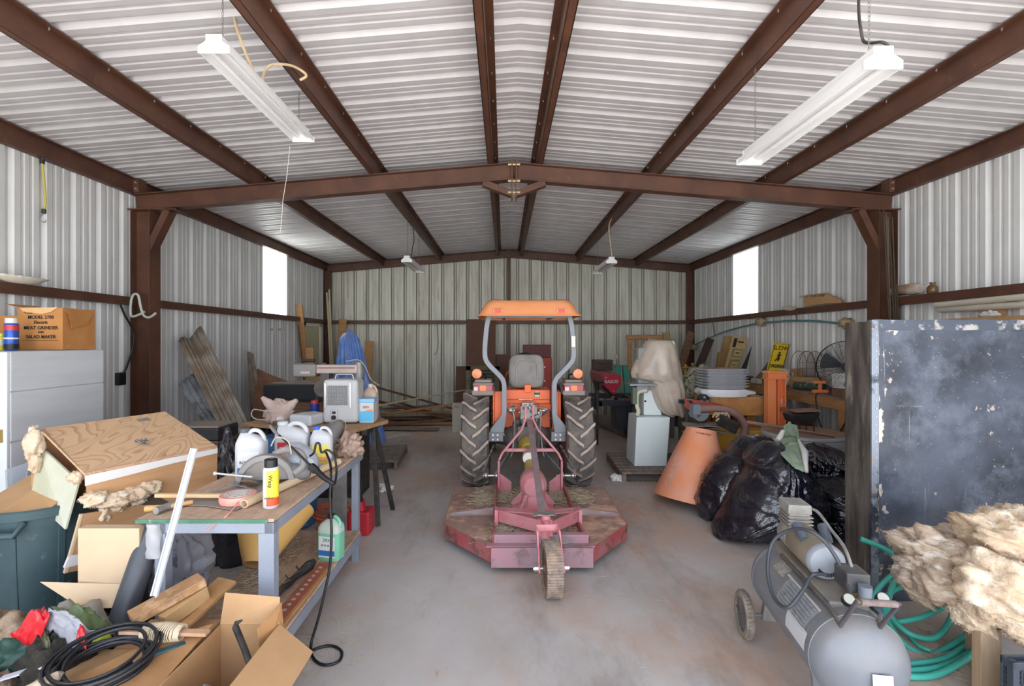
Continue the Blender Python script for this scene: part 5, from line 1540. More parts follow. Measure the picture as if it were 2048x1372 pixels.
bagpatch('clear_film', mat('clear_bag_film', '#b9bac4'), [F(78, 1245, .56), F(150, 1300, .50), F(190, 1260, .58), F(98, 1215, .64)], seed=2)
bagpatch('green_film', mat('dark_green_film', '#55653f', .25, c2='#66764f', scale=5, bump=.3, bscale=20), [F(98, 1216, .60), F(150, 1268, .56), F(222, 1255, .50), F(190, 1222, .58)], seed=3)
bagpatch('lime_film', mat('lime_film', '#b9cf3d', .3), [F(58, 1248, .55), F(72, 1285, .5), F(90, 1272, .52), F(75, 1250, .56)], seed=4, amp=.01)
bagpatch('lime_strip', mat('lime_film', '#b9cf3d'), [F(180, 1290, .50), F(215, 1298, .47), F(235, 1280, .47), F(200, 1272, .50)], seed=5, amp=.01)
bagpatch('red_strip', MATS['red_film'], [F(150, 1288, .54), F(172, 1302, .52), F(176, 1285, .54), F(160, 1248, .60)], seed=6, amp=.01)
bagpatch('olive_film', mat('olive_film', '#4e5338', .3, bump=.3), [F(68, 1270, .50), F(88, 1318, .46), F(108, 1300, .5), F(90, 1262, .54)], seed=7)
crumple((-1.9, 2.08, .33), (.15, .14, .12), 31, .4).build('potting_soil', mat('dark_soil', '#26241f', .95, c2='#3a352c', scale=30, bump=.8, bscale=60), sb_, smooth=180)
crumple((-2.02, 2.25, .0), (.22, .2, .33), 33, .2).build('bag_body', mat('grey_bag', '#8b8578', .5), sb_, smooth=180)
crumple(F(45, 1335, .35), (.1, .1, .08), 41, .4).build('dark_scrap', mat('dark_green_film2', '#24463c', .5), sb_, smooth=180)
tag(MB().bar(F(0, 1358, .42), F(92, 1330, .46), .035, .006).build('white_lath', mat('white_lath', '#c7c9d2', .5)), 'short white lath lying at the bottom left corner', 'lath')
# cardboard boxes (one open)
def openbox(x0, x1, y0, y1, z1, name, label, flaps, m_=card, rz=0):
    o = T(name, label, 'box', ((x0+x1)/2, (y0+y1)/2, 0))
    t = .005
    m = MB().bb(x0, x1, y0, y0+t, 0, z1).bb(x0, x1, y1-t, y1, 0, z1).bb(x0, x0+t, y0, y1, 0, z1).bb(x1-t, x1, y0, y1, 0, z1).bb(x0, x1, y0, y1, 0, t)
    m.build('body', m_, o)
    for i, pts in enumerate(flaps):
        m = MB().add([V(p) for p in pts], [tuple(range(len(pts)))])
        m.build('flap', m_, o, solid=.005)
    return o
X0, X1, Y0, Y1, ZR = -1.30, -1.03, 1.72, 2.20, .5
ob_ = openbox(X0, X1, Y0, Y1, ZR, 'cardboard_box', 'open brown cardboard box holding a pry bar, front of the workbench', [
    [(X1, Y0, ZR), (X1, Y1, ZR), (X1+.17, Y1-.04, ZR-.10), (X1+.17, Y0+.05, ZR-.10)],
    [(X0+.0, Y1, ZR), (X1, Y1, ZR), (X1-.02, Y1+.05, ZR+.10), (X0-.03, Y1+.09, ZR+.10)]])
MB().add([(X1-.03, Y1-.1, ZR-.15), (X1-.0, Y1+.06, ZR-.15), (X1+.0, Y1+.02, ZR+.09), (X1-.05, Y1-.1, ZR+.04)], [(0, 1, 2, 3)]).build('inner_flap', cardd, ob_, solid=.004)
o = T('cardboard_box', 'closed brown cardboard box under the coil of black cable', 'box', (-1.6, 1.9, 0))
MB().bb(-1.88, -1.315, 1.6, 2.12, 0, .44).build('body', card, o, bevel=.004)
MB().add([(-1.315, 1.62, .455), (-1.315, 2.17, .52), (-1.52, 2.08, .50), (-1.68, 1.9, .475), (-1.6, 1.62, .455)], [(0, 1, 2, 3, 4)]).build('top_flap', cardd, o, solid=.005)
MB().add([(-1.32, 1.60, .445), (-1.32, 1.75, .45), (-1.6, 1.78, .45), (-1.62, 1.60, .445)], [(0, 1, 2, 3)]).build('top_flap', card, o, solid=.005)
MB().bb(-1.75, -1.4, 2.14, 2.38, 0, .42).build('tall_side_carton', card, o)
# pry bar and rod in the open box
tag(MB().tube([P(485, 1240, 2.12), P(473, 1246, 2.11), P(471, 1254, 2.1), P(490, 1300, 2.02), P(505, 1345, 1.93)], [.004, .011, .014, .013, .013], 8).build('pry_bar', dkiron, smooth=60), 'rusty pry bar standing in the open cardboard box', 'pry bar')
tag(MB().tube([P(484, 1370, 1.86), P(560, 1290, 2.14)], .009, 8).build('dark_rod', dkiron), 'thin dark rod lying across the open cardboard box', 'rod')
tag(crumple((-1.18, 1.88, .25), (.09, .08, .1), 51, .5).build('rag', mat('grey_rag', '#6e7078', .8, c2='#9a9388', scale=6), smooth=180), 'grey rag bundled inside the open cardboard box', 'rag')
# lumber offcuts on the pile
board('flat wide plank lying under the notched wood blocks at the front', F(345, 1262, .46), F(455, 1160, .56), .12, .02, wood, name='wood_plank')
wb1 = T('wood_block', 'thick notched wood offcut with a pale blue paint smear, front left', 'wood block', F(320, 1215, .52))
m = MB().bar(F(262, 1238, .55), F(405, 1158, .62), .10, .04)
m.build('block', mat('offcut_wood', '#b48a62', .7, c2='#a2774f', st=(3, 3, 3), scale=3, c3='#c9a27a', s3=4), wb1, bevel=.003)
A, B = F(318, 1210, .585), F(378, 1178, .615)
MB().grid(lambda u, v: A*(1-u)+B*u+V((.0, (v-.5)*.075*math.sin(math.pi*min(max(u, .05), .95)), .0022)), 12, 4).build('blue_paint_smear', mat('pale_blue_smear', '#8fb0b4', .7, c2='#b48a62', scale=20, lo=.5, hi=.6), wb1)
board('split wood block with a knot, beside the notched offcut', F(325, 1245, .51), F(410, 1182, .56), .06, .07, mat('split_wood', '#c6a273', .7, c2='#ad8655', scale=3, c3='#7b5b3b', s3=7, lo3=.66, hi3=.7), name='wood_block')
# stick wound with twine
tw = T('twine_stick', 'stick wound with cream twine lying on the cardboard at the front', 'twine', F(330, 1280, .5))
A, B = F(243, 1262, .54), F(416, 1266, .54)
MB().bar(A, B, .035, .015).build('stick', mat('split_pine', '#cfa98a', .7, c2='#bb9270', scale=8), tw, bevel=.002)
m = MB(); rn = random.Random(4)
d = (B-A)
pts = []
for k in range(130*8):
    t = k/8/130
    tt = .28+.42*(.5-.5*math.cos(t*math.pi*5))
    a = k*2*math.pi/8
    rr = .030*(1+.25*math.sin((tt-.28)/.42*math.pi))
    pts.append(A+d*tt+V((0, math.cos(a)*rr*1.2, math.sin(a)*rr))+V((.008*noise.noise(V((k*.13, 0, 0))), 0, 0)))
m.tube(pts, .0016, 4)
m.build('twine', mat('cream_twine', '#d8c8ad', .8), tw, smooth=60)
tag(MB().bar(F(300, 1312, .50), F(372, 1288, .50), .035, .02).bar(F(300, 1335, .48), F(345, 1305, .48), .02, .015).build('pruner', mat('teal_tool', '#27454d', .5, c2='#355b63', scale=10), bevel=.004), 'dark teal hand tool lying below the twine stick', 'tool')
# cable coil
m = MB()
cx, cy_, cz = -1.60, 1.92, .50
pts = []
for k in range(9*28):
    a = k*2*math.pi/28
    rr = .155+.024*math.sin(k*.071)+.010*math.sin(k*.39)
    pts.append((cx+rr*1.05*math.cos(a), cy_+rr*.95*math.sin(a)-.0, cz+.02+.035*math.sin(k*.05+1)+.02*math.sin(a)+.012*math.sin(k*.021)))
m.tube(pts, .0075, 6)
tag(m.build('cable_coil', mat('black_cable', '#1f2126', .4), smooth=60), 'coil of thick black cable lying on the closed cardboard box', 'cable')
o = tag(MB().tube(spline([F(95, 1368, .5), F(115, 1352, .53), (-1.78, 1.75, .5), F(140, 1368, .48)], 5), .018, 10).build('work_glove', mat('glove_beige', '#b3a48e', .8), smooth=60), 'beige glove finger poking out below the cable coil', 'glove')
# ================================================================ right side
# black metal slab panel
slab = T('steel_cabinet_shell', 'tall black scuffed sheet-metal cabinet lying on edge at the right of the picture', 'cabinet', (3.5, 3.4, 0))
blk = mat('scuffed_black_metal', '#32363f', .3, .2, c2='#565d6b', scale=1.6, lo=.38, hi=.62, c3='#6d7482', s3=2.6, lo3=.52, hi3=.7, bump=.08, bscale=12)
t = blk.node_tree; b = t.nodes['Principled BSDF']
src = b.inputs['Base Color'].links[0].from_socket
tcn = t.nodes.new('ShaderNodeTexCoord')
def chips(src, scale, lo, hi, c, stx=(1, 1, 1), xmask=None):
    mp = t.nodes.new('ShaderNodeMapping'); mp.inputs['Scale'].default_value = stx
    t.links.new(tcn.outputs['Object'], mp.inputs[0])
    n = t.nodes.new('ShaderNodeTexNoise'); n.inputs['Scale'].default_value = scale; n.inputs['Detail'].default_value = 6; n.inputs['Roughness'].default_value = .62
    t.links.new(mp.outputs[0], n.inputs[0])
    r = t.nodes.new('ShaderNodeMapRange'); r.inputs[1].default_value = lo; r.inputs[2].default_value = hi
    f = n.outputs[0]
    if xmask:
        s_ = t.nodes.new('ShaderNodeSeparateXYZ'); t.links.new(tcn.outputs['Object'], s_.inputs[0])
        mr_ = t.nodes.new('ShaderNodeMapRange'); mr_.inputs[1].default_value = xmask[0]; mr_.inputs[2].default_value = xmask[1]; mr_.inputs[3].default_value = .14; mr_.inputs[4].default_value = 0
        t.links.new(s_.outputs['X'], mr_.inputs[0])
        ad = t.nodes.new('ShaderNodeMath'); ad.operation = 'ADD'
        t.links.new(f, ad.inputs[0]); t.links.new(mr_.outputs[0], ad.inputs[1]); f = ad.outputs[0]
    t.links.new(f, r.inputs[0])
    x = t.nodes.new('ShaderNodeMix'); x.data_type = 'RGBA'
    t.links.new(r.outputs[0], x.inputs[0]); t.links.new(src, x.inputs[6]); x.inputs[7].default_value = col(c)
    return x.outputs[2]
src = chips(src, 70, .655, .70, '#9aa2ac')
src = chips(src, 10, .66, .675, '#b4a99c')
src = chips(src, 7, .70, .72, '#cdbfb0', (1, 1, .6), (-.95, -.6))
src = chips(src, 34, .66, .74, '#8d95a3', (1, 1, .05))
src = chips(src, 30, .66, .74, '#7c8492', (.08, 1, 1))
t.links.new(src, b.inputs['Base Color'])
SX, SXR, SY, SZT = 2.52, 4.42, 3.3, 1.945
def frontf(u, v):
    x = SX+.045+u*(SXR-SX-.045); z = .03+v*(SZT-.03)
    return V((x, SY+.004*nz((x*2, z*2, 0))+.006*math.sin(x*3+z), z))
m = MB().grid(frontf, 30, 30)
m.bb(SX, SXR, SY+.02, SY+.24, .0, SZT-.01)
m.build('front_panel', blk, slab, smooth=30)
MB().bb(SX, SX+.05, SY-.012, SY+.02, 0, SZT).build('corner_flange', mat('flange_metal', '#8b93a0', .35, .4, c2='#3d424c', scale=5, lo=.5, hi=.6, st=(1, 1, 1), c3='#a58c7a', s3=14, lo3=.6, hi3=.63), slab, bevel=.003)
m = MB()
for k in range(34):
    z = .05+k*.056
    m.cyl((SX+.028, SY-.012, z), (SX+.028, SY-.016, z), .005, 6)
m.build('rivet', zinc, slab)
m = MB().grid(lambda u, v: V((SX+u*(SXR-SX), SY-.002+v*.1, SZT-.005+.012*nz((u*14, v*2, 0))-.004*0+.004*math.sin(u*30))), 80, 3)
m.grid(lambda u, v: V((SX+.0+u*(SXR-SX), SY-.008, SZT-.07*v+.008*nz((u*14, 0, 0)))), 80, 3)
m.build('top_lip', mat('lip_metal', '#565d6a', .35, .35, c2='#b9b6b2', scale=8, lo=.55, hi=.62), slab)
MB().grid(lambda u, v: V((SX-.004-.006*abs(nz((u*2, v*3, 5))), SY+.0+u*.24, .0+v*(SZT-.01))), 8, 30).bb(SX-.002, SX+.02, SY, SY+.24, 0, SZT-.02).build('side_panel', mat('scorched_side', '#6b645d', .6, .1, c2='#403b38', scale=4, lo=.35, hi=.6, st=(1, 3, .5), c3='#8f867b', s3=5, lo3=.58, hi3=.7), slab, smooth=60)
# ------------------------------------------------ compressor
co = T('air_compressor', 'grey wheeled air compressor with a horizontal tank, lower right', 'compressor', (1.62, 2.5, 0))
cg = mat('compressor_grey', '#777c84', .42, .1, c2='#6c7178', scale=3, dust='#8f8577', damt=.55)
Af, Bf = V((1.565, 2.10, .385)), V((1.70, 2.90, .385))
ax = (Bf-Af).normalized(); L = (Bf-Af).length
sd_ = V((ax.y, -ax.x, 0)).normalized()  # to the right
r0 = .20
pr = [(.001, -.085), (.06, -.08), (.12, -.062), (.165, -.035), (.19, -.005), (.2, .03), (.203, .032), (.203, .05), (.2, .052), (.2, L-.05), (.203, L-.05), (.203, L-.03), (.2, L-.028), (.19, L+.005), (.165, L+.035), (.12, L+.062), (.06, L+.08), (.001, L+.085)]
tank = MB().lathe(pr, Af, ax, 56).build('tank', cg, co, smooth=40)
def tp_(s_, t_, up):  # side, along, up from tank axis
    return Af+ax*t_+sd_*s_+V((0, 0, up))
def onT(t_, ang, rr=.2025):  # ang from top toward left
    return Af+ax*t_-sd_*math.sin(ang)*rr+V((0, 0, math.cos(ang)*rr))
for a0, a1, t0, t1, mm, nm in ((.62, 1.25, .10, .42, mat('plate_grey', '#9a9da0', .5, .1, c2='#7f8388', scale=30), 'spec_plate'), (.60, .66, .10, .46, mat('plate_cream', '#b9b5ad', .5), 'stripe_label'), (.35, .8, .47, .60, mat('plate_pale', '#a9a59b', .5, c2='#7c7a76', scale=40), 'warning_label'), (1.2, 1.62, .07, .28, mat('scratched_white', '#c2c3c4', .5), 'worn_label')):
    MB().grid(lambda u, v: onT(t0+(t1-t0)*u, a0+(a1-a0)*v, .2022 if nm != 'stripe_label' else .2035), 8, 8).build(nm, mm, tank, smooth=60)
m = MB()
for k in range(7):
    for j in range(2):
        m.tube([onT(.12+.28*j*.5, .66+.09*k, .2035), onT(.25+.14*j, .66+.09*k, .2035)], .0012, 4)
m.build('label_lines', mat('label_line', '#5b5f66', .6), tank)
# platform
MB().hexa([tp_(-.085, .10, .175), tp_(.085, .10, .175), tp_(.085, .80, .175), tp_(-.085, .80, .175), tp_(-.085, .10, .215), tp_(.085, .10, .215), tp_(.085, .80, .215), tp_(-.085, .80, .215)]).build('platform', mat('platform_grey', '#64666a', .5, c2='#8f8573', scale=6, dust='#8f8577', damt=.7), co, bevel=.01)
# motor and pump
m1 = tp_(.0, .30, .305); m2 = tp_(.0, .60, .305)
mo2 = MB().lathe([(.001, -.002), (.05, 0), (.083, .006), (.088, .02), (.088, .28), (.08, .30), (.001, .30)], m1, ax, 32).build('motor', mat('motor_tan', '#8d8270', .5, c2='#7c7262', scale=5), co, smooth=40)
MB().lathe([(.001, -.012), (.04, -.010), (.078, -.002), (.089, .012), (.089, .03), (.08, .03)], m1, ax, 32).build('motor_cap', mat('motor_cap', '#8f949b', .45, .1), mo2, smooth=40)
m = MB()
for k in range(9):
    a = -math.pi/2+(k-4)*.22
    c_ = m1-ax*.012+sd_*math.cos(a)*.055+V((0, 0, math.sin(a)*.055))
    m.box(c_, (.006, .006, .018), (0, 0, 0))
m.build('vent_slot', black, mo2)
pg = mat('cast_alu', '#9d9b96', .5, .3, c2='#837f78', scale=10, dust='#a59a88', damt=.6)
m = MB()
m.lathe([(.001, 0), (.08, 0), (.085, .01), (.085, .11), (.07, .13), (.001, .13)], tp_(0, .60, .305), ax, 24)
m.hexa([tp_(-.05, .62, .34), tp_(.05, .62, .34), tp_(.05, .73, .34), tp_(-.05, .73, .34), tp_(-.055, .61, .44), tp_(.055, .61, .44), tp_(.055, .74, .44), tp_(-.055, .74, .44)])
pu = m.build('pump', pg, co, smooth=40, bevel=.006)
m = MB()
for k in range(9):
    t_ = .61+k*.0165
    m.hexa([tp_(-.062, t_, .44), tp_(.062, t_, .44), tp_(.062, t_+.007, .44), tp_(-.062, t_+.007, .44), tp_(-.058, t_, .49), tp_(.058, t_, .49), tp_(.058, t_+.007, .49), tp_(-.058, t_+.007, .49)])
for k in range(4):
    z = .36+k*.02
    m.hexa([tp_(-.065, .60, z), tp_(.065, .60, z), tp_(.065, .75, z), tp_(-.065, .75, z), tp_(-.065, .60, z+.007), tp_(.065, .60, z+.007), tp_(.065, .75, z+.007), tp_(-.065, .75, z+.007)])
m.build('cooling_fins', pg, pu)
for s_ in (-1, 1):
    MB().cyl(tp_(s_*.055, .42, .37), tp_(s_*.065, .50, .42), .025, 14).build('intake_filter', mat('filter_grey', '#4f5660', .5), co, smooth=40)
MB().tube(spline([tp_(.03, .70, .44), tp_(.075, .60, .47), tp_(.085, .45, .42), tp_(.07, .30, .40), tp_(.06, .22, .36), tp_(.06, .17, .28)], 6), .008, 8).build('air_pipe', steel, co, smooth=60)
MB().hexa([tp_(-.0, .12, .25), tp_(.10, .12, .25), tp_(.10, .24, .25), tp_(-.0, .24, .25), tp_(-.0, .12, .34), tp_(.10, .12, .34), tp_(.10, .24, .34), tp_(-.0, .24, .34)]).build('pressure_switch', mat('switch_black', '#2f3238', .4, dust='#8f8577', damt=.4), co, bevel=.006)
m = MB().cyl(tp_(.05, .17, .2), tp_(.05, .17, .26), .016, 12).cyl(tp_(.05, .10, .215), tp_(.05, .10, .25), .022, 12)
m.tube([tp_(-.02, .08, .235), tp_(.10, .08, .235)], .012, 8)
m.build('manifold', mat('brass_dull', '#9c8c62', .4, .6), co, smooth=40)
MB().cyl(tp_(.065, .10, .22), tp_(.065, .10, .30), .028, 16).build('regulator_knob', mat('knob_grey', '#6c737d', .5), co, smooth=40)
for s_, t_ in ((-.03, .055), (.125, .09)):
    c_ = tp_(s_, t_, .245)
    n_ = (V((-.2, -.7, .7))).normalized()
    g_ = MB().cyl(c_, c_+n_*.03, .026, 18).build('gauge', black, co, smooth=40)
    MB().cyl(c_+n_*.030, c_+n_*.0315, .022, 18).build('gauge_face', mat('gauge_white', '#a5a59d', .4), g_)
# handle
pL, pLc, pLg = P(1590, 1178, 2.62), P(1680, 1251, 2.08), P(1714, 1203, 2.02)
pR, pRc, pRg = P(1690, 1170, 2.62), P(1760, 1254, 2.08), P(1798, 1209, 2.02)
m = MB()
m.tube([tp_(-.095, .62, .20), tp_(-.095, .05, .20), pLc, pLg, pRg, pRc, tp_(.1, .05, .20), tp_(.1, .5, .20)], .010, 8)
m.build('handle', mat('handle_black', '#35343a', .5, dust='#8f8577', damt=.5), co, smooth=40)
MB().tube([pLg+(pRg-pLg)*.08, pRg-(pRg-pLg)*.06], .014, 10).build('grip', mat('grip_foam', '#8a7a74', .8, c2='#6a5d5a', scale=20), co, smooth=60)
# cable loop
MB().tube(spline([P(1655, 1150, 2.3), P(1625, 1150, 2.35), P(1603, 1185, 2.3), P(1575, 1215, 2.3), P(1548, 1195, 2.4), P(1535, 1140, 2.5), P(1545, 1085, 2.55), P(1580, 1060, 2.5), P(1620, 1062, 2.4), P(1655, 1090, 2.35), P(1682, 1135, 2.3), P(1697, 1180, 2.2), P(1702, 1200, 2.15)], 7), .009, 8).build('power_cable', mat('cable_grey', '#3e4147', .45), co, smooth=60)
# feet and wheels
for t_ in (.12,):
    MB().hexa([tp_(-.12, t_, -.385), tp_(.12, t_, -.385), tp_(.12, t_+.03, -.385), tp_(-.12, t_+.03, -.385), tp_(-.15, t_, -.12), tp_(.15, t_, -.12), tp_(.15, t_+.03, -.12), tp_(-.15, t_+.03, -.12)]).build('front_foot', cg, co, bevel=.004)
MB().tube([tp_(-.22, .80, -.25), tp_(.22, .80, -.25)], .011, 8).hexa([tp_(-.14, .78, -.27), tp_(.14, .78, -.27), tp_(.14, .82, -.27), tp_(-.14, .82, -.27), tp_(-.12, .78, -.14), tp_(.12, .78, -.14), tp_(.12, .82, -.14), tp_(-.12, .82, -.14)]).build('axle', steel, co, smooth=40)
for s_ in (-1, 1):
    c_ = tp_(s_*.235, .80, -.25)
    m = MB().lathe([(.095, -.022), (.125, -.024), (.133, -.015), (.135, 0), (.133, .015), (.125, .024), (.095, .022), (.095, -.022)], c_, sd_, 36)
    for k in range(36):
        a = k*2*math.pi/36
        p = c_+ax*math.cos(a)*.132+V((0, 0, math.sin(a)*.132))
        m.box(p, (.03, .011, .006), (0, 0, 0))
    w_ = m.build('wheel', mat('dusty_small_tyre', '#8f8577', .9, c2='#6d665d', scale=25), co, smooth=40)
    m = MB().lathe([(.095, -.015), (.09, -.004), (.03, -.002), (.022, -.02), (.022, .02), (.03, .002), (.09, .004), (.095, .015)], c_, sd_, 24)
    for k in range(5):
        a = k*2*math.pi/5
        m.bar(c_-sd_*.012*s_*-1+V((0, 0, 0)), c_+sd_*.012*s_+ax*math.cos(a)*.09+V((0, 0, math.sin(a)*.09)), .02, .012)
    m.build('hub', mat('hub_grey', '#5d5a58', .6), w_, smooth=30)
# paper tag on the end cap
c_ = Af-ax*.098+sd_*.03+V((0, 0, -.03))
mr = Matrix((sd_, V((0, 0, 1)).cross(sd_)*-1, V((0, 0, 1)))).transposed()
tg_ = MB().add([c_+sd_*x+V((0, 0, z))+(-ax)*y for x, z, y in ((-.038, .05, -.004), (.04, .05, -.004), (.042, -.04, .0), (.022, -.062, -.001), (-.015, -.062, -.001), (-.035, -.04, .0))], [(5, 4, 3, 2, 1, 0)]).build('paper_tag', mat('tag_white', '#cfd2d4', .6), co, solid=.001)
MB().add([c_+sd_*x+V((0, 0, z))+(-ax)*.0035 for x, z in ((-.03, -.002), (.034, -.002), (.034, -.0), (-.03, -.0))], [(0, 1, 2, 3)]).build('tag_line', mat('tag_red', '#c08a84', .6), tg_)
# ------------------------------------------------ hose
hp_ = [P(1722, 1078, 3.22), P(1770, 1098, 3.2), P(1812, 1128, 3.15), P(1850, 1165, 3.1), P(1880, 1150, 3.1), P(1830, 1130, 3.1), P(1785, 1150, 3.15), P(1752, 1185, 3.15), P(1748, 1222, 3.1), P(1780, 1243, 3.0), P(1840, 1235, 2.95), P(1890, 1212, 2.95), P(1930, 1190, 2.95),
       P(1890, 1140, 3.1), P(1825, 1132, 3.12), P(1788, 1165, 3.12), P(1778, 1220, 3.02), P(1810, 1262, 2.9), P(1862, 1277, 2.85), P(1895, 1250, 2.9), P(1912, 1200, 2.95), P(1900, 1170, 3.0),
       P(1830, 1170, 3.1), P(1788, 1180, 3.1), P(1768, 1210, 3.05), P(1785, 1260, 2.9), P(1822, 1298, 2.8), P(1868, 1308, 2.78), P(1930, 1272, 2.85), P(1965, 1240, 2.9),
       F(1960, 1268, .02), F(1900, 1312, .02), F(1850, 1325, .02), F(1795, 1328, .02), F(1740, 1320, .02), F(1760, 1340, .02), F(1860, 1338, .02), F(1925, 1315, .02), F(1975, 1275, .04), F(1940, 1312, .05), F(1870, 1350, .02), F(1800, 1352, .02), F(1760, 1350, .02)]
tag(wire('garden_hose', hp_, .0165, mat('teal_hose', '#3fa896', .4, c2='#4bb4a2', scale=4), 10, k=7), 'teal garden hose coiled loosely on the floor behind the air compressor', 'hose')
tag(wire('teal_hose_offcut', [F(1812, 1265, .02), F(1835, 1290, .02), F(1862, 1302, .02)], .011, mat('teal_hose', '#3fa896')), 'short cut end of teal hose on the floor inside the coil', 'hose')
tag(wire('blue_twine', [P(1762, 1180, 3.05), P(1750, 1195, 3.0), P(1752, 1225, 2.98), P(1765, 1240, 2.95), P(1755, 1215, 2.98), P(1768, 1232, 2.9), P(1775, 1242, 2.9)], .004, mat('blue_twine', '#6f8fe0', .6), 5), 'thin blue twine tied round the teal hose coil', 'twine')
# dirt sheet on the floor under the hose
stuff(straw('shredded_litter', [(2.55, 2.75, .18, .15, 0, 0)], 160, .06, .002, seed=21).build('shredded_litter', mat('litter', '#b5a089', .9)), 'shreds of dry litter on the floor under the hose', 'litter')
# insulation on its stand
st_ = T('wood_stand', 'pale wooden post stand under the insulation, bottom right corner', 'stand', (2.5, 2.45, 0))
for x, y in ((2.405, 2.42), (2.66, 2.72)):
    MB().bb(x, x+.105, y, y+.05, 0, .33).build('post', mat('pale_post', '#b59c7d', .75, c2='#a1876a', st=(10, 10, 1), scale=2), st_, bevel=.003)
MB().bb(2.45, 3.0, 2.44, 2.85, .33, .35).build('shelf', dkw, st_)
ct = T('plastic_crate', 'black plastic grid crate at the bottom right corner', 'crate', (2.5, 2.3, 0))
m = MB()
cx0, cx1, cy0, cy1 = 2.335, 2.8, 2.2, 2.26
m.bb(cx0, cx0+.03, cy0, cy0+.03, 0, .325); m.bb(cx1-.03, cx1, cy0, cy0+.03, 0, .325); m.bb(cx0, cx1, cy0, cy0+.012, .29, .325); m.bb(cx0, cx1, cy0, cy1, 0, .02)
m.bb(cx0, cx0+.012, cy0, cy1, .29, .325); m.bb(cx0, cx1, cy1-.01, cy1, 0, .325); m.bb(cx1-.01, cx1, cy0, cy1, 0, .325)
cf = m.build('frame', mat('crate_plastic', '#3c434d', .5), ct, bevel=.003)
m = MB()
for k in range(1, 22):
    m.bb(cx0+k*.02, cx0+k*.02+.005, cy0+.002, cy0+.008, 0, .3)
for k in range(1, 14):
    m.bb(cx0, cx1, cy0+.002, cy0+.008, k*.022, k*.022+.004)
    m.bb(cx0+.002, cx0+.008, cy0, cy1, k*.022, k*.022+.004)
m.build('grid', mat('crate_plastic', '#3c434d'), cf)
def batt(label, lumps, m_, seed, spikes=900):
    """torn fibrous insulation: displaced layered lumps with torn fibres at the rim"""
    rn = random.Random(seed)
    m = MB()
    for i, (c, r, rot) in enumerate(lumps):
        e = Euler([R(a) for a in rot]).to_matrix()
        s_ = seed+i*5.1
        def fn(p, d, s_=s_, r=r):
            lay = p.z/max(r)*7+1.4*noise.noise(V((d.x*1.8+s_, d.y*1.8, d.z)))
            groove = abs((lay % 1)-.5)*2
            k = .95+.36*noise.fractal(V((d.x*1.5+s_, d.y*1.5, d.z*2.6)), 1.3, 2, 4)+.07*groove+.05*noise.noise(V((d.x*4, d.y*4+s_, d.z*22)))+.03*noise.noise(d*14)
            return p*k
        q = MB().ball((0, 0, 0), r, 44, fn)
        q.v = [V(c)+e@p for p in q.v]
        m.add(q.v, q.f)
        for k in range(spikes):
            a = rn.choice(q.v)
            d = (a-V(c)).normalized()
            t_ = e@V((rn.uniform(-1, 1), rn.uniform(-1, 1), rn.uniform(-.2, .2)))
            d = (d*.5+t_*.6+V((0, 0, rn.uniform(-.3, .1)))).normalized()
            l = rn.uniform(.006, .022)
            w_ = V((rn.uniform(-1, 1), rn.uniform(-1, 1), rn.uniform(-1, 1)))*.0025
            m.add([a-d*.006-w_, a-d*.006+w_, a+d*l], [(0, 1, 2)])
    return tag(m.build('insulation_batt', m_, smooth=180), label, 'insulation')
insb = mat('buff_insulation', '#c4b09a', .97, c2='#b29b84', scale=7, st=(1, 1, 3), c3='#ddd3c6', s3=12, lo3=.5, hi3=.65, bump=.7, bscale=45)
batt('grey-buff insulation roll nearest the hose, on the wooden stand', [(P(1880, 1135, 2.72), (.27, .19, .17), (0, 28, 20)), (P(1850, 1090, 2.8), (.17, .14, .08), (0, 20, 0))], insb, 3)
batt('flat insulation piece at the back, against the black cabinet shell', [(P(1925, 1078, 2.98), (.24, .13, .08), (0, 0, 0))], insb, 11, 300)
batt('big cream insulation batt on top at the right edge', [(P(2005, 1085, 2.6), (.2, .2, .15), (0, 25, 0)), (P(2045, 1065, 2.7), (.2, .2, .14), (0, 0, 0))], ins, 17)
batt('cream insulation batt hanging down at the right edge above the black crate', [(P(2000, 1175, 2.42), (.19, .17, .17), (0, 30, 0)), (P(2040, 1215, 2.38), (.15, .15, .17), (0, 10, 0)), (P(1950, 1220, 2.5), (.10, .12, .1), (0, 40, 0))], ins, 23)
batt('thin torn insulation flap dangling over the teal hose', [(P(1838, 1185, 2.75), (.13, .06, .05), (0, 38, 0))], insb, 29, 250)
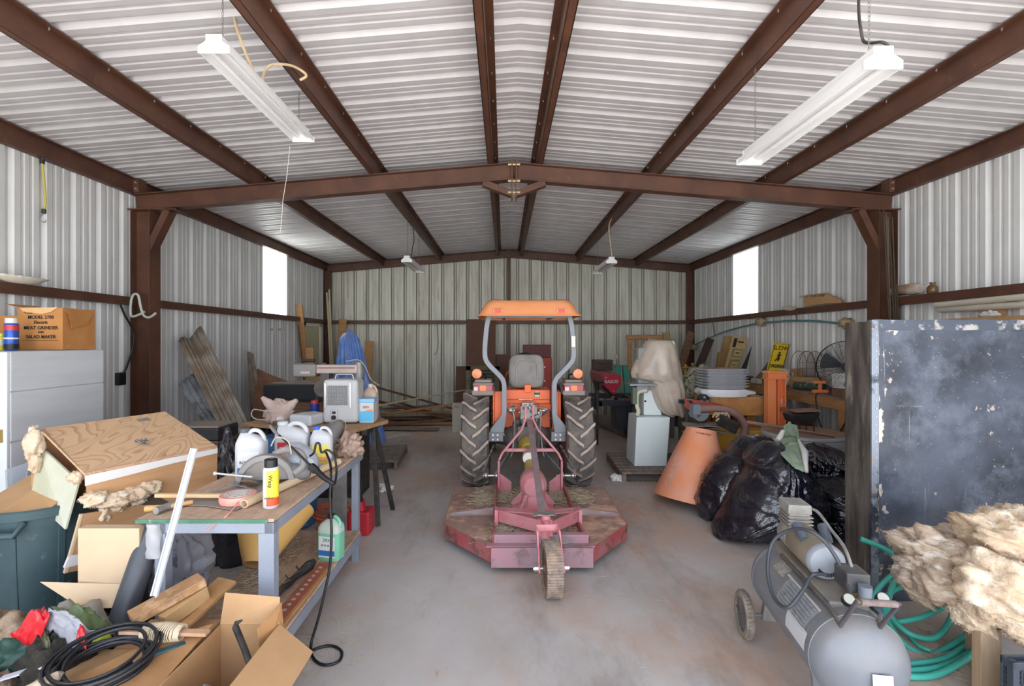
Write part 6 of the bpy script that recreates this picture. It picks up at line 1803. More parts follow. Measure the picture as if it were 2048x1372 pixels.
# ------------------------------------------------ trash bags
def tbag(label, Y, T_, out, gathers, seed, knot=None):
    out = [P(a, b_, Y) for a, b_ in out]
    out = [V((p.x, p.y, max(p.z, .02))) for p in out]
    sp = spline(out, 6, True)
    n = len(sp)
    c = sum(sp, V())/n
    o = T('trash_bag', label, 'trash bag', (c.x, Y, 0), 0, 'full black trash bags heaped on the right')
    gs = [P(a, b_, Y) for a, b_ in gathers]
    NV = 60
    NU = 150
    def fn(u, v):
        k = u*n; i0 = int(k) % n; t = k-int(k)
        q = sp[i0]*(1-t)+sp[(i0+1) % n]*t
        a = (v-.5)*math.pi
        r = math.cos(a)**.75 if abs(a) < 1.56 else 0
        p = c+(q-c)*r
        dep = -math.sin(a)*T_
        f = 0
        for g in gs:
            d = V((p.x-g.x, p.z-g.z))
            L = d.length+.02
            an = math.atan2(d.y, d.x)
            rid = 1-abs(noise.noise(V((an*5.5+seed, L*1.2, seed+3))))*2.6
            rid2 = 1-abs(noise.noise(V((an*14+seed, L*2.0, seed))))*2.2
            f += (.040*max(rid, -.3)+.022*max(rid2, -.4))*min(1, L*5)*max(0, 1-L/.7)
        f += .05*noise.noise(V((p.x*3.2, p.z*3.2, seed+dep*2)))+.030*abs(noise.noise(V((p.x*7+p.z*3, p.z*9, seed))))+.016*abs(noise.noise(V((p.x*26+p.z*9, p.z*11, seed))))
        nn = V((q.x-c.x, 0, q.z-c.z)).normalized()*math.cos(a)*.55+V((0, -math.sin(a), 0))
        p = V((p.x, Y+dep, p.z))+nn*f
        p.z = max(p.z, .004)
        return p
    b_ = MB().grid(fn, NU, NV, cu=True).build('sack', bagm, o, smooth=180)
    if knot:
        kp = V(knot)
        MB().grid(lambda u, v: kp+V(((.025+.05*v*v)*math.cos(6.283*u)*(1+.3*math.sin(u*6.283*5)), (.025+.05*v*v)*math.sin(6.283*u)*(1+.3*math.cos(u*6.283*4)), (v-.35)*.11)), 30, 8, cu=True).build('tied_neck', bagm, o, smooth=180)
    return o
t1_ = tbag('black trash bag leaning on the orange cone, leftmost of the heap', 4.85, .27, [(1396, 1017), (1400, 974), (1414, 949), (1442, 919), (1465, 902), (1484, 880), (1530, 873), (1543, 888), (1538, 935), (1505, 985), (1470, 1030), (1440, 1070), (1420, 1070), (1404, 1040)], [(1420, 1068), (1535, 905)], 3)
t2_ = tbag('biggest black trash bag, in front of the heap and nearest the compressor', 4.38, .36, [(1550, 888), (1577, 903), (1600, 936), (1626, 977), (1636, 1010), (1645, 1060), (1655, 1095), (1560, 1110), (1490, 1105), (1440, 1085), (1434, 1068), (1448, 1030), (1471, 981), (1501, 949), (1507, 915), (1526, 896)], [(1628, 985), (1435, 1070), (1545, 892)], 8)
t3_ = tbag('black trash bag with a round printed emblem, upper right of the heap', 4.85, .24, [(1608, 902), (1640, 897), (1668, 903), (1700, 916), (1740, 935), (1740, 990), (1680, 1000), (1610, 985), (1600, 940)], [(1640, 945), (1612, 980)], 14)
t4_ = tbag('black trash bag at the right of the heap, half hidden by the black cabinet shell', 4.42, .30, [(1625, 985), (1660, 968), (1720, 965), (1750, 1000), (1750, 1100), (1640, 1105), (1628, 1040)], [(1628, 990), (1700, 1000)], 22)
mw = mat('emblem_white', '#a5aab0', .4)
ec = P(1622, 911, 4.585)
em = MB()
for rr in (.047, .036):
    em.tube([ec+V((rr*math.cos(a), -.0+rr*math.sin(a)*.15, rr*math.sin(a))) for a in [k*math.pi/16 for k in range(32)]], .0022, 5, closed=True)
eo = em.build('emblem_ring', mw, t3_, smooth=60)
text('emblem_lettering', 'HEFTY', .024, ec, (82, 0, 0), mw, eo)
# green jacket
jk = mat('sage_cloth', '#8fa088', .85, c2='#7f9079', scale=5, bump=.3, bscale=14)
pts = spline([P(1581, 850, 4.62), P(1583, 875, 4.50), P(1582, 895, 4.30), P(1592, 918, 4.10), P(1603, 940, 4.02)], 6)
m = MB()
n = len(pts)
def jf(u, v):
    i = min(n-1, int(v*(n-1)+.5)); p = pts[i]
    a = 2*math.pi*u
    wd = .04+.05*math.sin(math.pi*min(1, v*1.02))+.03*noise.noise(V((u*4, v*5, 1)))
    if v < .3:
        wd = .045+.015*math.sin(v*10)
    if v > .97:
        wd *= .4
    return p+V((math.cos(a)*wd*(1+.25*math.sin(a*5+v*8)), math.sin(a)*wd*.5, math.sin(a)*wd*.35+.02*noise.noise(V((u*6, v*8, 4)))))
m.grid(jf, 40, 26, cu=True)
o = m.build('jacket', jk, smooth=180)
tag(o, 'sage green jacket draped over the black trash bags', 'jacket')
tag(MB().tube([P(1597, 880, 4.35), P(1610, 905, 4.12), P(1611, 925, 4.04), P(1614, 945, 3.99)], [.01, .028, .02, .012], 8).tube([P(1566, 862, 4.5), P(1556, 882, 4.45)], [.02, .03], 8).build('white_cloth', mat('white_cloth', '#c9c7c2', .8), smooth=60), 'white cloth showing along the edge of the green jacket', 'cloth')
# ------------------------------------------------ orange cone
orc = mat('faded_orange_cone', '#d98a5e', .55, c2='#d7a08e', scale=2.2, lo=.35, hi=.65, c3='#e08a48', s3=1.7, lo3=.55, hi3=.7)
oc = hopper('orange_hopper_cone', 'big faded orange plastic cone standing beside the black trash bags', (2.09, 5.33, .03), (2.24, 5.45, .80), .42, .165, orc, cardd, 56)
sh = oc.children[0]
cA, cB = V((2.09, 5.33, .03)), V((2.24, 5.45, .80))
cax = (cB-cA).normalized(); ca = cax.cross(V((0, 0, 1))).normalized(); cb_ = cax.cross(ca)
def onc(t, ang, e=.004):
    """point and normal on the cone; ang measured from the camera-facing side towards the left"""
    r = .42+(.165-.42)*t
    fr = V((-.35, -.93, 0)); fr = (fr-cax*fr.dot(cax)).normalized(); lf = cax.cross(fr).normalized()
    if lf.x > 0:
        lf = -lf
    n_ = fr*math.cos(ang)+lf*math.sin(ang)
    return cA+cax*(t*(cB-cA).length)+n_*(r+e), n_
for ch_, t_ in (('C', .16), ('A', .28), ('U', .40), ('T', .52)):
    p_, n_ = onc(t_, .78)
    textm('faded_letter', ch_, .11, p_, cax, n_, mat('pale_letter', '#b8a49c', .7), sh, .0008, .002)
p_, n_ = onc(.93, -.1)
textm('faded_lettering', 'OWNER PROP', .024, p_, n_.cross(cax)*-1, n_, ink, sh)
# ------------------------------------------------ pallet and bandsaw
pb_ = pallet('weathered pallet carrying the white machine cabinet', (2.1, 6.65, 0), 1.15, 1.15, -2)
bs = T('bandsaw', 'white cabinet bandsaw half covered with dusty plastic sheet, on the pallet', 'machine', (2.0, 6.6, .125))
wm = mat('machine_white', '#dde9e8', .45, c2='#d2dfde', scale=2, c3='#6f6c62', s3=7, lo3=.68, hi3=.71)
MB().hexa([(1.74, 6.40, .128), (2.17, 6.40, .128), (2.17, 6.85, .128), (1.74, 6.85, .128), (1.775, 6.42, .78), (2.225, 6.42, .78), (2.225, 6.85, .78), (1.775, 6.85, .78)]).build('base_cabinet', wm, bs, bevel=.012)
MB().prism([(1.91, 6.55, .785), (2.16, 6.55, .785), (2.05, 6.55, 1.13), (1.91, 6.55, 1.13)], (0, .25, 0)).build('lower_housing', wm, bs, bevel=.015)
MB().cyl((1.925, 6.548, .98), (1.925, 6.535, .98), .013, 12).build('knob', black, bs)
iv = mat('ivory_cast', '#dcd9c2', .5, c2='#c9c5ac', scale=6)
MB().tube(spline([(1.80, 6.5, .79), (1.82, 6.5, .85), (1.80, 6.5, .92), (1.80, 6.5, 1.05), (1.83, 6.5, 1.11), (1.93, 6.5, 1.13)], 5), .028, 10).build('column', iv, bs, smooth=60)
MB().bb(1.68, 2.05, 6.40, 6.75, 1.20, 1.225).bb(1.80, 1.95, 6.5, 6.65, 1.1, 1.2).build('table', mat('cast_table', '#8f9498', .4, .4), bs, bevel=.003)
MB().bb(1.82, 2.22, 6.52, 6.8, 1.13, 1.72).build('upper_housing', mat('shadow_grey', '#8b8f8c', .6), bs, bevel=.04)
MB().bb(1.73, 1.79, 6.45, 6.55, .95, 1.18).build('switch_box', mat('green_switch', '#5f6d5c', .6), bs, bevel=.004)
lev = [(1.815, 1297, 1342, .11), (1.80, 1292, 1346, .15), (1.76, 1288, 1350, .18), (1.70, 1284, 1353, .2), (1.58, 1274, 1357, .22), (1.46, 1266, 1360, .23), (1.36, 1262, 1362, .23), (1.29, 1264, 1363, .22), (1.25, 1290, 1364, .21), (1.15, 1297, 1367, .2), (1.0, 1304, 1369, .19), (.88, 1312, 1371, .17), (.80, 1325, 1370, .15), (.775, 1340, 1368, .12)]
def dr_(u, v):
    k = v*(len(lev)-1); i = min(len(lev)-2, int(k)); t = k-i
    z, a, b_, dp_ = [lev[i][j]*(1-t)+lev[i+1][j]*t for j in range(4)]
    Y = 6.6
    xa, xb = (a-1008)*Y/FPX, (b_-1008)*Y/FPX
    ang = 2*math.pi*u
    cx, rx = (xa+xb)/2, (xb-xa)/2
    f = 1+(.05*math.sin(ang*6+v*5)+.05*math.sin(ang*11-v*7))*v+.10*noise.noise(V((math.cos(ang)*2, math.sin(ang)*2, v*5)))*min(1, v*3)
    dg_ = .12*v*math.sin(ang*1)
    return V((cx+rx*math.cos(ang)*(1+(f-1)*.4), Y+dp_*math.sin(ang)*f, z+.015*math.sin(ang*4+3)*(1 if v > .95 else 0)+.04*v*math.cos(ang+.5)*0))
m = MB().grid(dr_, 110, 50, cu=True)
o = len(m.v); m.v.append(V((1.98, 6.6, 1.83)))
for i in range(110):
    m.f.append((o, ((i+1) % 110)*50, i*50)); m.m.append(0)
tag(m.build('plastic_cover', mat('dusty_film', '#cfc4b6', .22, c2='#b9a898', scale=3, alpha=.84, bump=.4, bscale=9), smooth=180), 'dusty translucent plastic sheet draped over the bandsaw', 'plastic cover')
# ------------------------------------------------ behind, right of the tractor
sd2 = T('seed_hopper', 'red seed hopper with white lettering behind the right tractor tyre', 'seeder', (2.0, 9.3, 0))
krd = mat('seeder_red', '#cf2545', .35, c2='#c02040', scale=4)
krf = mat('seeder_red_faded', '#a85a5c', .55, c2='#95484c', scale=4)
fp = [(1210, 748), (1241, 750), (1243, 756), (1241, 769), (1229, 789), (1217, 789), (1208, 767), (1207, 753)]
fw = [P(a, b_, 8.8) for a, b_ in fp]
fr = MB().prism(fw, (0, .02, 0)).build('end_plate', krd, sd2, bevel=.004)
MB().prism([p+V((0, .02, 0)) for p in fw], (.02, 1.45, 0)).build('body', krf, sd2)
text('lettering', 'KASCO', .075, P(1223, 763.5, 8.78), (90, 0, 0), mat('print_white', '#d9d9d9', .5), fr, .001, .002)
m = MB()
for a, b_ in ((1212, 755), (1219, 782), (1227, 782)):
    p = P(a, b_, 8.8); m.cyl(p, p-V((0, .015, 0)), .012, 8)
m.build('bolt', zinc, fr)
p = P(1225, 793, 8.8); MB().cyl(p, p-V((0, .05, 0)), .028, 14).build('bearing', steel, fr)
nv_ = mat('navy_paint', '#2b3346', .5, c2='#3a3a40', scale=6, dust='#7d7064', damt=.4)
m = MB()
m.bb(1.6, 2.65, 8.7, 8.78, .62, .72); m.bb(1.6, 2.65, 9.9, 9.98, .62, .72); m.bb(1.7, 1.78, 8.7, 9.98, .62, .7); m.bb(2.45, 2.53, 8.7, 9.98, .62, .7)
m.bb(2.25, 2.33, 8.75, 8.83, .1, .62)
m.bb(2.05, 2.3, 8.8, 9.2, .2, .62)
m.build('frame', nv_, sd2, bevel=.004)
m = MB()
m.bar((1.62, 8.5, 1.05), (1.72, 8.72, .62), .05, .02); m.bar((1.65, 8.45, 1.08), (1.62, 8.5, .6), .05, .05)
m.bar((1.75, 8.5, 1.0), (2.1, 8.9, .7), .05, .03)
m.tube([(1.56, 8.45, 1.09), (1.76, 8.45, 1.07)], .02, 8)
m.build('hitch_arms', dkiron, sd2)
MB().tube([(2.30, 8.9, .11), (1.9, 10.4, .12)], .11, 16).build('packer_roller', dgrey, sd2, smooth=40)
MB().cyl((2.30, 8.9, .11), (2.31, 8.86, .11), .08, 16).cyl((2.31, 8.86, .11), (2.31, 8.84, .11), .03, 12).build('roller_bearing', dkiron, sd2)
tag(MB().bb(1.60, 1.635, 8.3, 8.335, 0, .95).build('stand_rod', black), 'thin black upright bar behind the right tractor tyre', 'bar')
o = T('ammo_box', 'old dark brown metal box lying on the red seed hopper', 'box', (2.02, 10.0, 1.19))
MB().bb(1.86, 2.24, 9.9, 10.15, 1.195, 1.36).build('body', mat('dark_brown_box', '#57463d', .6, c2='#443630', scale=6), o, bevel=.008)
MB().bb(1.85, 2.25, 9.89, 10.16, 1.36, 1.41).build('lid', mat('dark_brown_box', '#57463d'), o, bevel=.006)
MB().tube(spline([(1.95, 9.88, 1.35), (2.0, 9.87, 1.325), (2.1, 9.87, 1.325), (2.15, 9.88, 1.35)], 4), .008, 6).build('handle', dkiron, o)
ga = mat('green_paint', '#46a58b', .55, c2='#3c917a', scale=4, c3='#55695c', s3=5, lo3=.6, hi3=.75)
for i, (x0, x1, xb, zt_, lb, mm) in enumerate(((2.60, 2.74, 2.46, 1.23, 'teal green panel leaning on the back wall beside the red seed hopper', ga), (2.78, 2.92, 2.72, 1.23, 'teal green panel nearest the plastic-covered bandsaw', ga), (2.46, 2.58, 2.5, 1.27, 'grey-green panel left of the two teal panels', mat('grey_green', '#7c9084', .6)))):
    tag(MB().hexa([(xb, 10.7-.1*i, 0), (xb+.16, 10.7-.1*i, 0), (xb+.16, 10.8-.1*i, 0), (xb, 10.8-.1*i, 0), (x0, 11.2, zt_), (x1, 11.2, zt_), (x1, 11.3, zt_), (x0, 11.3, zt_)])  .build('green_sheet', mm, bevel=.006), lb, 'panel')
wt = T('steel_table', 'blue-grey steel legged table behind the bandsaw', 'table', (2.75, 8.6, 0))
MB().bb(2.33, 3.2, 8.3, 9.0, .72, .75).build('top', dkw, wt)
for x in (2.36, 3.10):
    for y in (8.32, 8.93):
        MB().bb(x, x+.07, y, y+.05, 0, .72).build('leg', bluegrey, wt)
o = tag(MB().bb(2.37, 2.50, 8.35, 8.5, .752, .93).build('small_carton', mat('cream_card', '#c6c3b4'), bevel=.003), 'small cream carton on the steel table left of the bandsaw', 'box')
tag(MB().bb(2.24, 2.36, 8.42, 8.6, .752, .90).build('small_carton', mat('maroon_card', '#7d3a3a', .7), bevel=.003), 'small maroon carton beside the cream one on the steel table', 'box') if False else None
board('rough plank lying on the steel table behind the bandsaw', (2.05, 8.25, .80), (2.7, 8.3, .765), .12, .03, dkw, name='plank')
fr_ = T('pine_trestle', 'yellow pine wooden frame leaning on the back wall behind the plastic cover', 'frame', (3.3, 11.2, 0))
for nm_, a in (('post', (2.88, 2.98)), ('post', (3.55, 3.64)), ('post', (3.05, 3.1))):
    MB().bb(a[0], a[1], 11.15, 11.2, 0, 1.9).build(nm_, wood, fr_, bevel=.004)
MB().bb(2.84, 3.72, 11.13, 11.2, 1.84, 1.94).build('top_rail', wood, fr_, bevel=.02)
MB().bb(2.88, 3.64, 11.15, 11.2, .95, 1.03).build('middle_rail', wood, fr_, bevel=.004)
board('pale olive board standing right of the wooden frame', (3.95, 10.95, .01), (3.75, 11.1, 2.0), .17, .04, mat('olive_board', '#a08e63', .7, c2='#8b7a52', scale=5), (0, 1, 0))
board('brown plank leaning across the back right corner', (3.5, 10.4, .01), (4.25, 10.9, 2.0), .16, .04, dkw, (0, 1, 0))
board('dark brown beam leaning on the right wall beside the corner', (3.6, 10.1, .01), (4.43, 10.3, 1.85), .15, .06, mat('dark_beam', '#54423a', .8, c2='#43352f', scale=6), (0, 1, 0))
gc = T('gas_cylinder', 'green and white gas cylinder with a brass valve behind the bandsaw', 'gas cylinder', (2.95, 7.8, 0))
gpt = mat('cylinder_green', '#5f7a62', .5, c2='#50694f', scale=5)
MB().lathe([(.10, 0), (.115, .02), (.115, 1.02), (.001, 1.02)], (2.95, 7.8, 0), n=24).build('tank', gpt, gc, smooth=40)
MB().lathe([(.116, 1.0), (.116, 1.08), (.1, 1.16), (.06, 1.22), (.03, 1.25), (.001, 1.25)], (2.95, 7.8, 0), n=24).build('shoulder', mat('cylinder_cream', '#aeb093', .5), gc, smooth=40)
MB().cyl((2.95, 7.8, 1.24), (2.95, 7.8, 1.42), .028, 12).cyl((2.88, 7.78, 1.36), (3.08, 7.78, 1.37), .02, 8).ball((3.05, 7.76, 1.33), .035, 8).ball((3.05, 7.76, 1.42), .03, 8).build('valve', mat('brass', '#a98d4f'), gc, smooth=40)
# ------------------------------------------------ chopping block with trays
cbk = T('butcher_block', 'thick round-cornered butcher block table under the stack of trays', 'table', (3.15, 6.7, 0))
m = MB().prism([(3.15+x, 6.75+y, .80) for x, y in rrect(.38, .32, .1)], (0, 0, .25))
m.build('block_top', mat('butcher_wood', '#c08650', .55, c2='#d39c60', scale=5, lo=.4, hi=.6, st=(1, 1, 1), c3='#5e4028', s3=16, lo3=.66, hi3=.7), cbk, smooth=40, bevel=.006)
for x in (2.87, 3.3):
    for y in (6.5, 6.9):
        MB().bb(x, x+.11, y, y+.11, 0, .8).build('leg', mat('butcher_leg', '#a9703f', .6), cbk, bevel=.01)
tryg = mat('tray_grey', '#b4b9c1', .45, c2='#a9aeb7', scale=5, dust='#a3927e', damt=.6)
def tray(z, i):
    o = T('meat_tray', 'grey plastic tray in the stack on the white bag', 'tray', (2.985, 6.62, z), 0, 'grey plastic trays stacked on the butcher block')
    secs = [(.235, .19, .0, 0), (.27, .225, .0, .034), (.285, .24, 0, .038), (.285, .24, 0, .044)]
    rings = [[(x, y, q[3]) for x, y in rrect(q[0], q[1], .03, 3)] for q in secs]
    n = len(rings[0]); vs = [p for g in rings for p in g]
    fs = [(a*n+k, a*n+(k+1) % n, (a+1)*n+(k+1) % n, (a+1)*n+k) for a in range(len(secs)-1) for k in range(n)]
    fs.append(tuple(range(n))[::-1])
    fs.append(tuple((len(secs)-1)*n+k for k in range(n)))
    MB().add(vs, fs).build('shell', tryg, o, world=False)
    m = MB()
    for s_ in (-1, 1):
        m.bb(s_*.285-.006, s_*.285+.006, -.08, .08, .026, .037)
    m.build('grip', tryg, o, world=False)
    return o
t0_ = tray(1.155, 0)
lbs = ['lowest grey plastic tray of the stack, resting on the white bag', 'second grey plastic tray from the bottom of the stack', 'third grey plastic tray from the bottom of the stack', 'middle grey plastic tray of the stack on the white bag', 'third grey plastic tray from the top of the stack', 'grey plastic tray just below the topmost of the stack', 'topmost grey plastic tray of the stack, its upturned base brown with dust']
t0_['label'] = lbs[0]
for k in range(1, 7):
    q = dup(t0_); q.location.z = 1.155+k*.037; q['label'] = lbs[k]; q.location.x += .004*((k*7) % 3-1)
MB().bb(-.26, .26, -.215, .215, .0445, .047).build('dust_cover', mat('tray_dust', '#a58f78', .8), q, world=False)
def wbagf(u, v):
    a = 2*math.pi*u
    rx = .27+.05*math.sin(v*3)+.012*math.sin(a*9+v*4)
    sx_ = math.copysign(abs(math.cos(a))**.5, math.cos(a)); sy_ = math.copysign(abs(math.sin(a))**.5, math.sin(a))
    return V((2.99+rx*sx_+(.09 if sx_ > .8 and v > .3 and v < .8 else 0), 6.6+.23*sy_*(1+.03*math.sin(a*7)), 1.052+.10*v+.0*math.sin(a)))
tag(MB().grid(wbagf, 64, 8, cu=True).add([(2.75, 6.4, 1.15), (3.25, 6.4, 1.15), (3.25, 6.8, 1.15), (2.75, 6.8, 1.15)], [(0, 1, 2, 3)]).build('white_bag', mat('white_sack', '#e4e8ea', .6, bump=.4, bscale=15), smooth=60), 'white plastic sack under the stack of grey trays', 'bag')
tag(crumple((2.92, 7.15, .9), (.30, .2, .32), 61, .2, n=24).build('floral_sack', mat('floral_cloth', '#a59d8c', .8, c2='#4d6b4d', scale=22, lo=.5, hi=.56, c3='#8f5a52', s3=18, lo3=.6, hi3=.64), smooth=180), 'floral patterned green and cream sack behind the grey trays', 'sack')
tag(MB().bb(2.72, 3.1, 6.98, 7.35, 0, .9).build('wooden_box', dkw, bevel=.004), 'dark wooden box standing behind the butcher block', 'box')
o = T('hitch_coupler', 'black steel coupler with three zinc bolts left of the butcher block', 'coupler', (2.65, 6.3, 0))
MB().prism([(2.55, 6.28, .96), (2.68, 6.28, .96), (2.69, 6.28, 1.06), (2.65, 6.28, 1.1), (2.58, 6.28, 1.1), (2.54, 6.28, 1.06)], (0, .05, 0)).bb(2.3, 2.56, 6.3, 6.34, .98, 1.03).bb(2.58, 2.64, 6.29, 6.34, 0, .97).build('plate', mat('coupler_black', '#1d2630', .45), o, bevel=.004)
m = MB()
for dx, dz in ((-.035, 1.015), (.04, 1.015), (0, 1.065)):
    m.cyl((2.615+dx, 6.28, dz), (2.615+dx, 6.255, dz), .018, 10)
m.build('bolt', zinc, o)
# ------------------------------------------------ post hole digger / tiller
dg_ = T('post_hole_digger', 'dusty implement with a thick curved pink-brown boom pipe behind the trash bags', 'implement', (2.4, 5.9, 0))
bp = mat('boom_pipe', '#93706a', .6, c2='#7f5f5a', scale=5, dust='#b0968a', damt=.5)
YD = 5.85
MB().tube(spline([P(1388, 819, YD), P(1420, 817, YD), P(1450, 819, YD), P(1473, 829, YD), P(1487, 846, YD), P(1489, 864, YD), P(1479, 886, YD), P(1462, 908, YD), P(1440, 940, YD-.1), P(1425, 975, YD-.2)], 6), .044, 14).build('boom', bp, dg_, smooth=60)
MB().bb(P(1383, 0, YD).x, P(1398, 0, YD).x, YD-.06, YD+.06, P(0, 828, YD).z, P(0, 808, YD).z).build('boom_clamp', mat('clamp_blue', '#6d7b86', .5, dust='#9b8b7d', damt=.5), dg_, bevel=.004)
o = MB().prism([P(1386, 826, YD), P(1420, 826, YD), P(1416, 836, YD), P(1408, 843, YD), P(1397, 843, YD), P(1388, 836, YD)], (0, .16, 0)).build('gearbox', mat('clamp_blue', '#6d7b86'), dg_, bevel=.006)
dsk = mat('dusty_blade', '#8f857a', .7, c2='#77706a', scale=10)
c_ = P(1403, 849, YD)
MB().grid(lambda u, v: c_+V(((.235*v*(1+.06*noise.noise(V((u*14, 0, 1)))))*math.cos(6.283*u), .18*v*math.sin(6.283*u), .012*math.sin(6.283*u*3)*v)), 40, 5, cu=True).build('dust_plate', dsk, dg_, solid=.01)
m = MB()
m.bar(P(1368, 865, YD-.1), P(1440, 852, YD), .10, .012)
m.bar(P(1395, 858, YD), P(1440, 872, YD-.2), .09, .012)
m.bar(P(1420, 860, YD+.05), P(1478, 868, YD-.05), .10, .012)
m.build('blade', dsk, dg_)
MB().bar(P(1437, 838, YD-.1), P(1475, 858, YD-.25), .03, .14, (0, -.3, 1)).build('shield', dkiron, dg_)
MB().cyl(P(1403, 846, YD), P(1403, 870, YD), .03, 10).build('auger_shaft', dgrey, dg_)
m = MB().bar(P(1372, 806, YD+.2), P(1398, 834, YD), .04, .06).bar(P(1370, 800, YD+.3), P(1440, 812, YD+.3), .06, .05)
m.build('red_arm', mat('arm_red', '#a9493a', .6, dust='#a5887a', damt=.4), dg_)
MB().bb(P(1372, 0, YD+.3).x, P(1372, 0, YD+.3).x+.06, YD+.25, YD+.32, 0, P(0, 800, YD+.3).z).build('stand_leg', dkiron, dg_)
m = MB()
rn = random.Random(2)
for k in range(4):
    m.tube(spline([P(1425+k*7, 832+rn.uniform(-3, 3), YD-.1), P(1432+k*7, 826, YD-.12), P(1440+k*6, 834, YD-.12), P(1432+k*6, 842, YD-.1)], 4), .012, 6)
m.build('rag_wrap', mat('cream_rag', '#b8a78e', .8), dg_, smooth=60)
yw = T('yellow_machine', 'low yellow steel machine housing behind the orange cone and trash bags', 'machine', (3.05, 6.2, 0))
MB().bb(2.6, 3.3, 5.98, 6.25, .35, .68).build('housing', mat('mustard_paint', '#c79a35', .5, dust='#a8895a', damt=.5), yw, bevel=.02)
MB().bb(2.65, 3.25, 6.0, 6.2, 0, .35).build('base', dkiron, yw)
# ------------------------------------------------ orange post
op = T('orange_press_frame', 'tall orange steel upright with bolted cap between the butcher block and the bench', 'steel frame', (3.3, 6.1, 0))
oo = mat('jack_orange', '#ea8048', .5, c2='#e08c5c', scale=6, c3='#a35a3a', s3=12, lo3=.66, hi3=.72)
m = MB().bb(3.275, 3.375, 5.95, 6.05, 0, 1.40)
m.build('front_post', oo, op, bevel=.004)
m = MB().bb(3.41, 3.50, 6.02, 6.04, 0, 1.36).bb(3.41, 3.425, 5.96, 6.04, 0, 1.36).bb(3.49, 3.505, 5.96, 6.04, 0, 1.36)
m.build('channel_post', oo, op, bevel=.002)
MB().bb(3.255, 3.52, 5.93, 6.08, 1.40, 1.425).bb(3.27, 3.5, 5.94, 6.07, 1.34, 1.40).bb(3.25, 3.52, 5.93, 6.08, 1.325, 1.34).build('cap', oo, op, bevel=.003)
MB().bb(3.42, 3.5, 5.93, 5.96, .93, .98).build('cross_pin', mat('rust_pin', '#8c5a3f', .7), op)
MB().bb(3.44, 3.452, 5.955, 5.958, 1.02, 1.08).build('sticker', white, op)
m = MB()
for x in (3.25, 3.53):
    for z in (1.36, 1.412):
        m.cyl((x, 5.99, z), (x+(-.02 if x < 3.3 else .02), 5.99, z), .012, 6)
m.build('bolt', zinc, op)
# ------------------------------------------------ wash tank, grill, pot
wt2 = T('metal_drum', 'wide low grey metal drum with a dusty lid behind the trash bags', 'drum', (3.42, 5.5, 0))
MB().lathe([(.41, 0), (.41, .02), (.405, .72), (.42, .73), (.42, .76), (.41, .765)], (3.42, 5.5, 0), n=56).build('wall', mat('drum_grey', '#c6cbcd', .5, .05, c2='#b7bcbe', scale=4), wt2, smooth=40)
MB().cyl((3.42, 5.5, .755), (3.42, 5.5, .77), .415, 56).build('lid', mat('dusty_lid', '#a58a76', .8, c2='#947a68', scale=5), wt2, smooth=40)
for i in range(2):
    tag(MB().tube([P(1494, 843+i*2, 5.2), P(1668, 872+i*2, 5.0+i*.03)], .012, 8).build('steel_rod', mat('rust_rod', '#8f6e5c', .6)), ('upper' if i == 0 else 'lower')+' of two long rusty rods lying across the grey drum lid', 'rod')
gr = T('tabletop_grill', 'small black folding grill standing on the grey drum', 'grill', (3.4, 5.55, .77))
g0 = V((3.40, 5.5, .77))
MB().hexa([g0+V(p) for p in ((-.14, -.08, .11), (.12, -.08, .11), (.12, .08, .11), (-.14, .08, .11), (-.16, -.10, .20), (.17, -.10, .22), (.17, .10, .22), (-.16, .10, .20))]).build('fire_box', mat('grill_black', '#23262c', .4, dust='#6e6358', damt=.3), gr, bevel=.012)
MB().hexa([g0+V(p) for p in ((-.12, -.11, .225), (.16, -.11, .24), (.2, .11, .24), (-.08, .11, .225), (-.12, -.11, .235), (.16, -.11, .25), (.2, .11, .25), (-.08, .11, .235))]).build('grate', mat('rust_grate', '#9a7763', .8), gr)
for x, y in ((-.06, -.07), (.1, -.07), (-.06, .07), (.1, .07)):
    MB().tube([g0+V((x, y, .13)), g0+V((x+.01, y, .0))], .007, 6).build('leg', black, gr)
pt_ = T('stock_pot', 'tall shiny aluminium pot standing below the right bench', 'pot', (4.22, 6.95, .75))
MB().lathe([(.12, 0), (.125, .01), (.125, .24), (.13, .245), (.128, .255), (.001, .26)], (4.22, 6.95, .75), n=32).build('body', mat('aluminium', '#d0d3d6', .3, .7), pt_, smooth=40)
for s_ in (-1, 1):
    MB().tube(spline([(4.22+s_*.125, 6.9, .95), (4.22+s_*.16, 6.9, .94), (4.22+s_*.16, 6.97, .94), (4.22+s_*.125, 6.97, .95)], 4), .006, 6).build('handle', zinc, pt_)
tag(MB().bb(4.05, 4.4, 6.8, 7.12, 0, .748).build('wooden_stand', dkw), 'dark wooden stand under the aluminium pot', 'stand')
# ------------------------------------------------ right bench and what is on it
RZ = 1.13
rb_ = T('wall_workbench', 'long wooden workbench along the right wall', 'workbench', (4.2, 7.2, 0))
MB().bb(3.98, 4.52, 5.0, 9.0, RZ-.03, RZ).build('top', mat('bench_brown', '#96796a', .8, c2='#7d6656', scale=5, st=(6, 1, 1)), rb_, bevel=.004)
MB().bb(3.985, 4.03, 5.0, 9.0, RZ-.15, RZ-.03).build('apron', wood, rb_, bevel=.004)
for y in (5.65, 7.3, 8.8):
    MB().bb(4.0, 4.12, y, y+.1, 0, RZ-.03).build('leg', wood, rb_, bevel=.004)
MB().bar((4.06, 8.2, .7), (4.06, 8.75, RZ-.1), .04, .06).build('brace', wood, rb_)
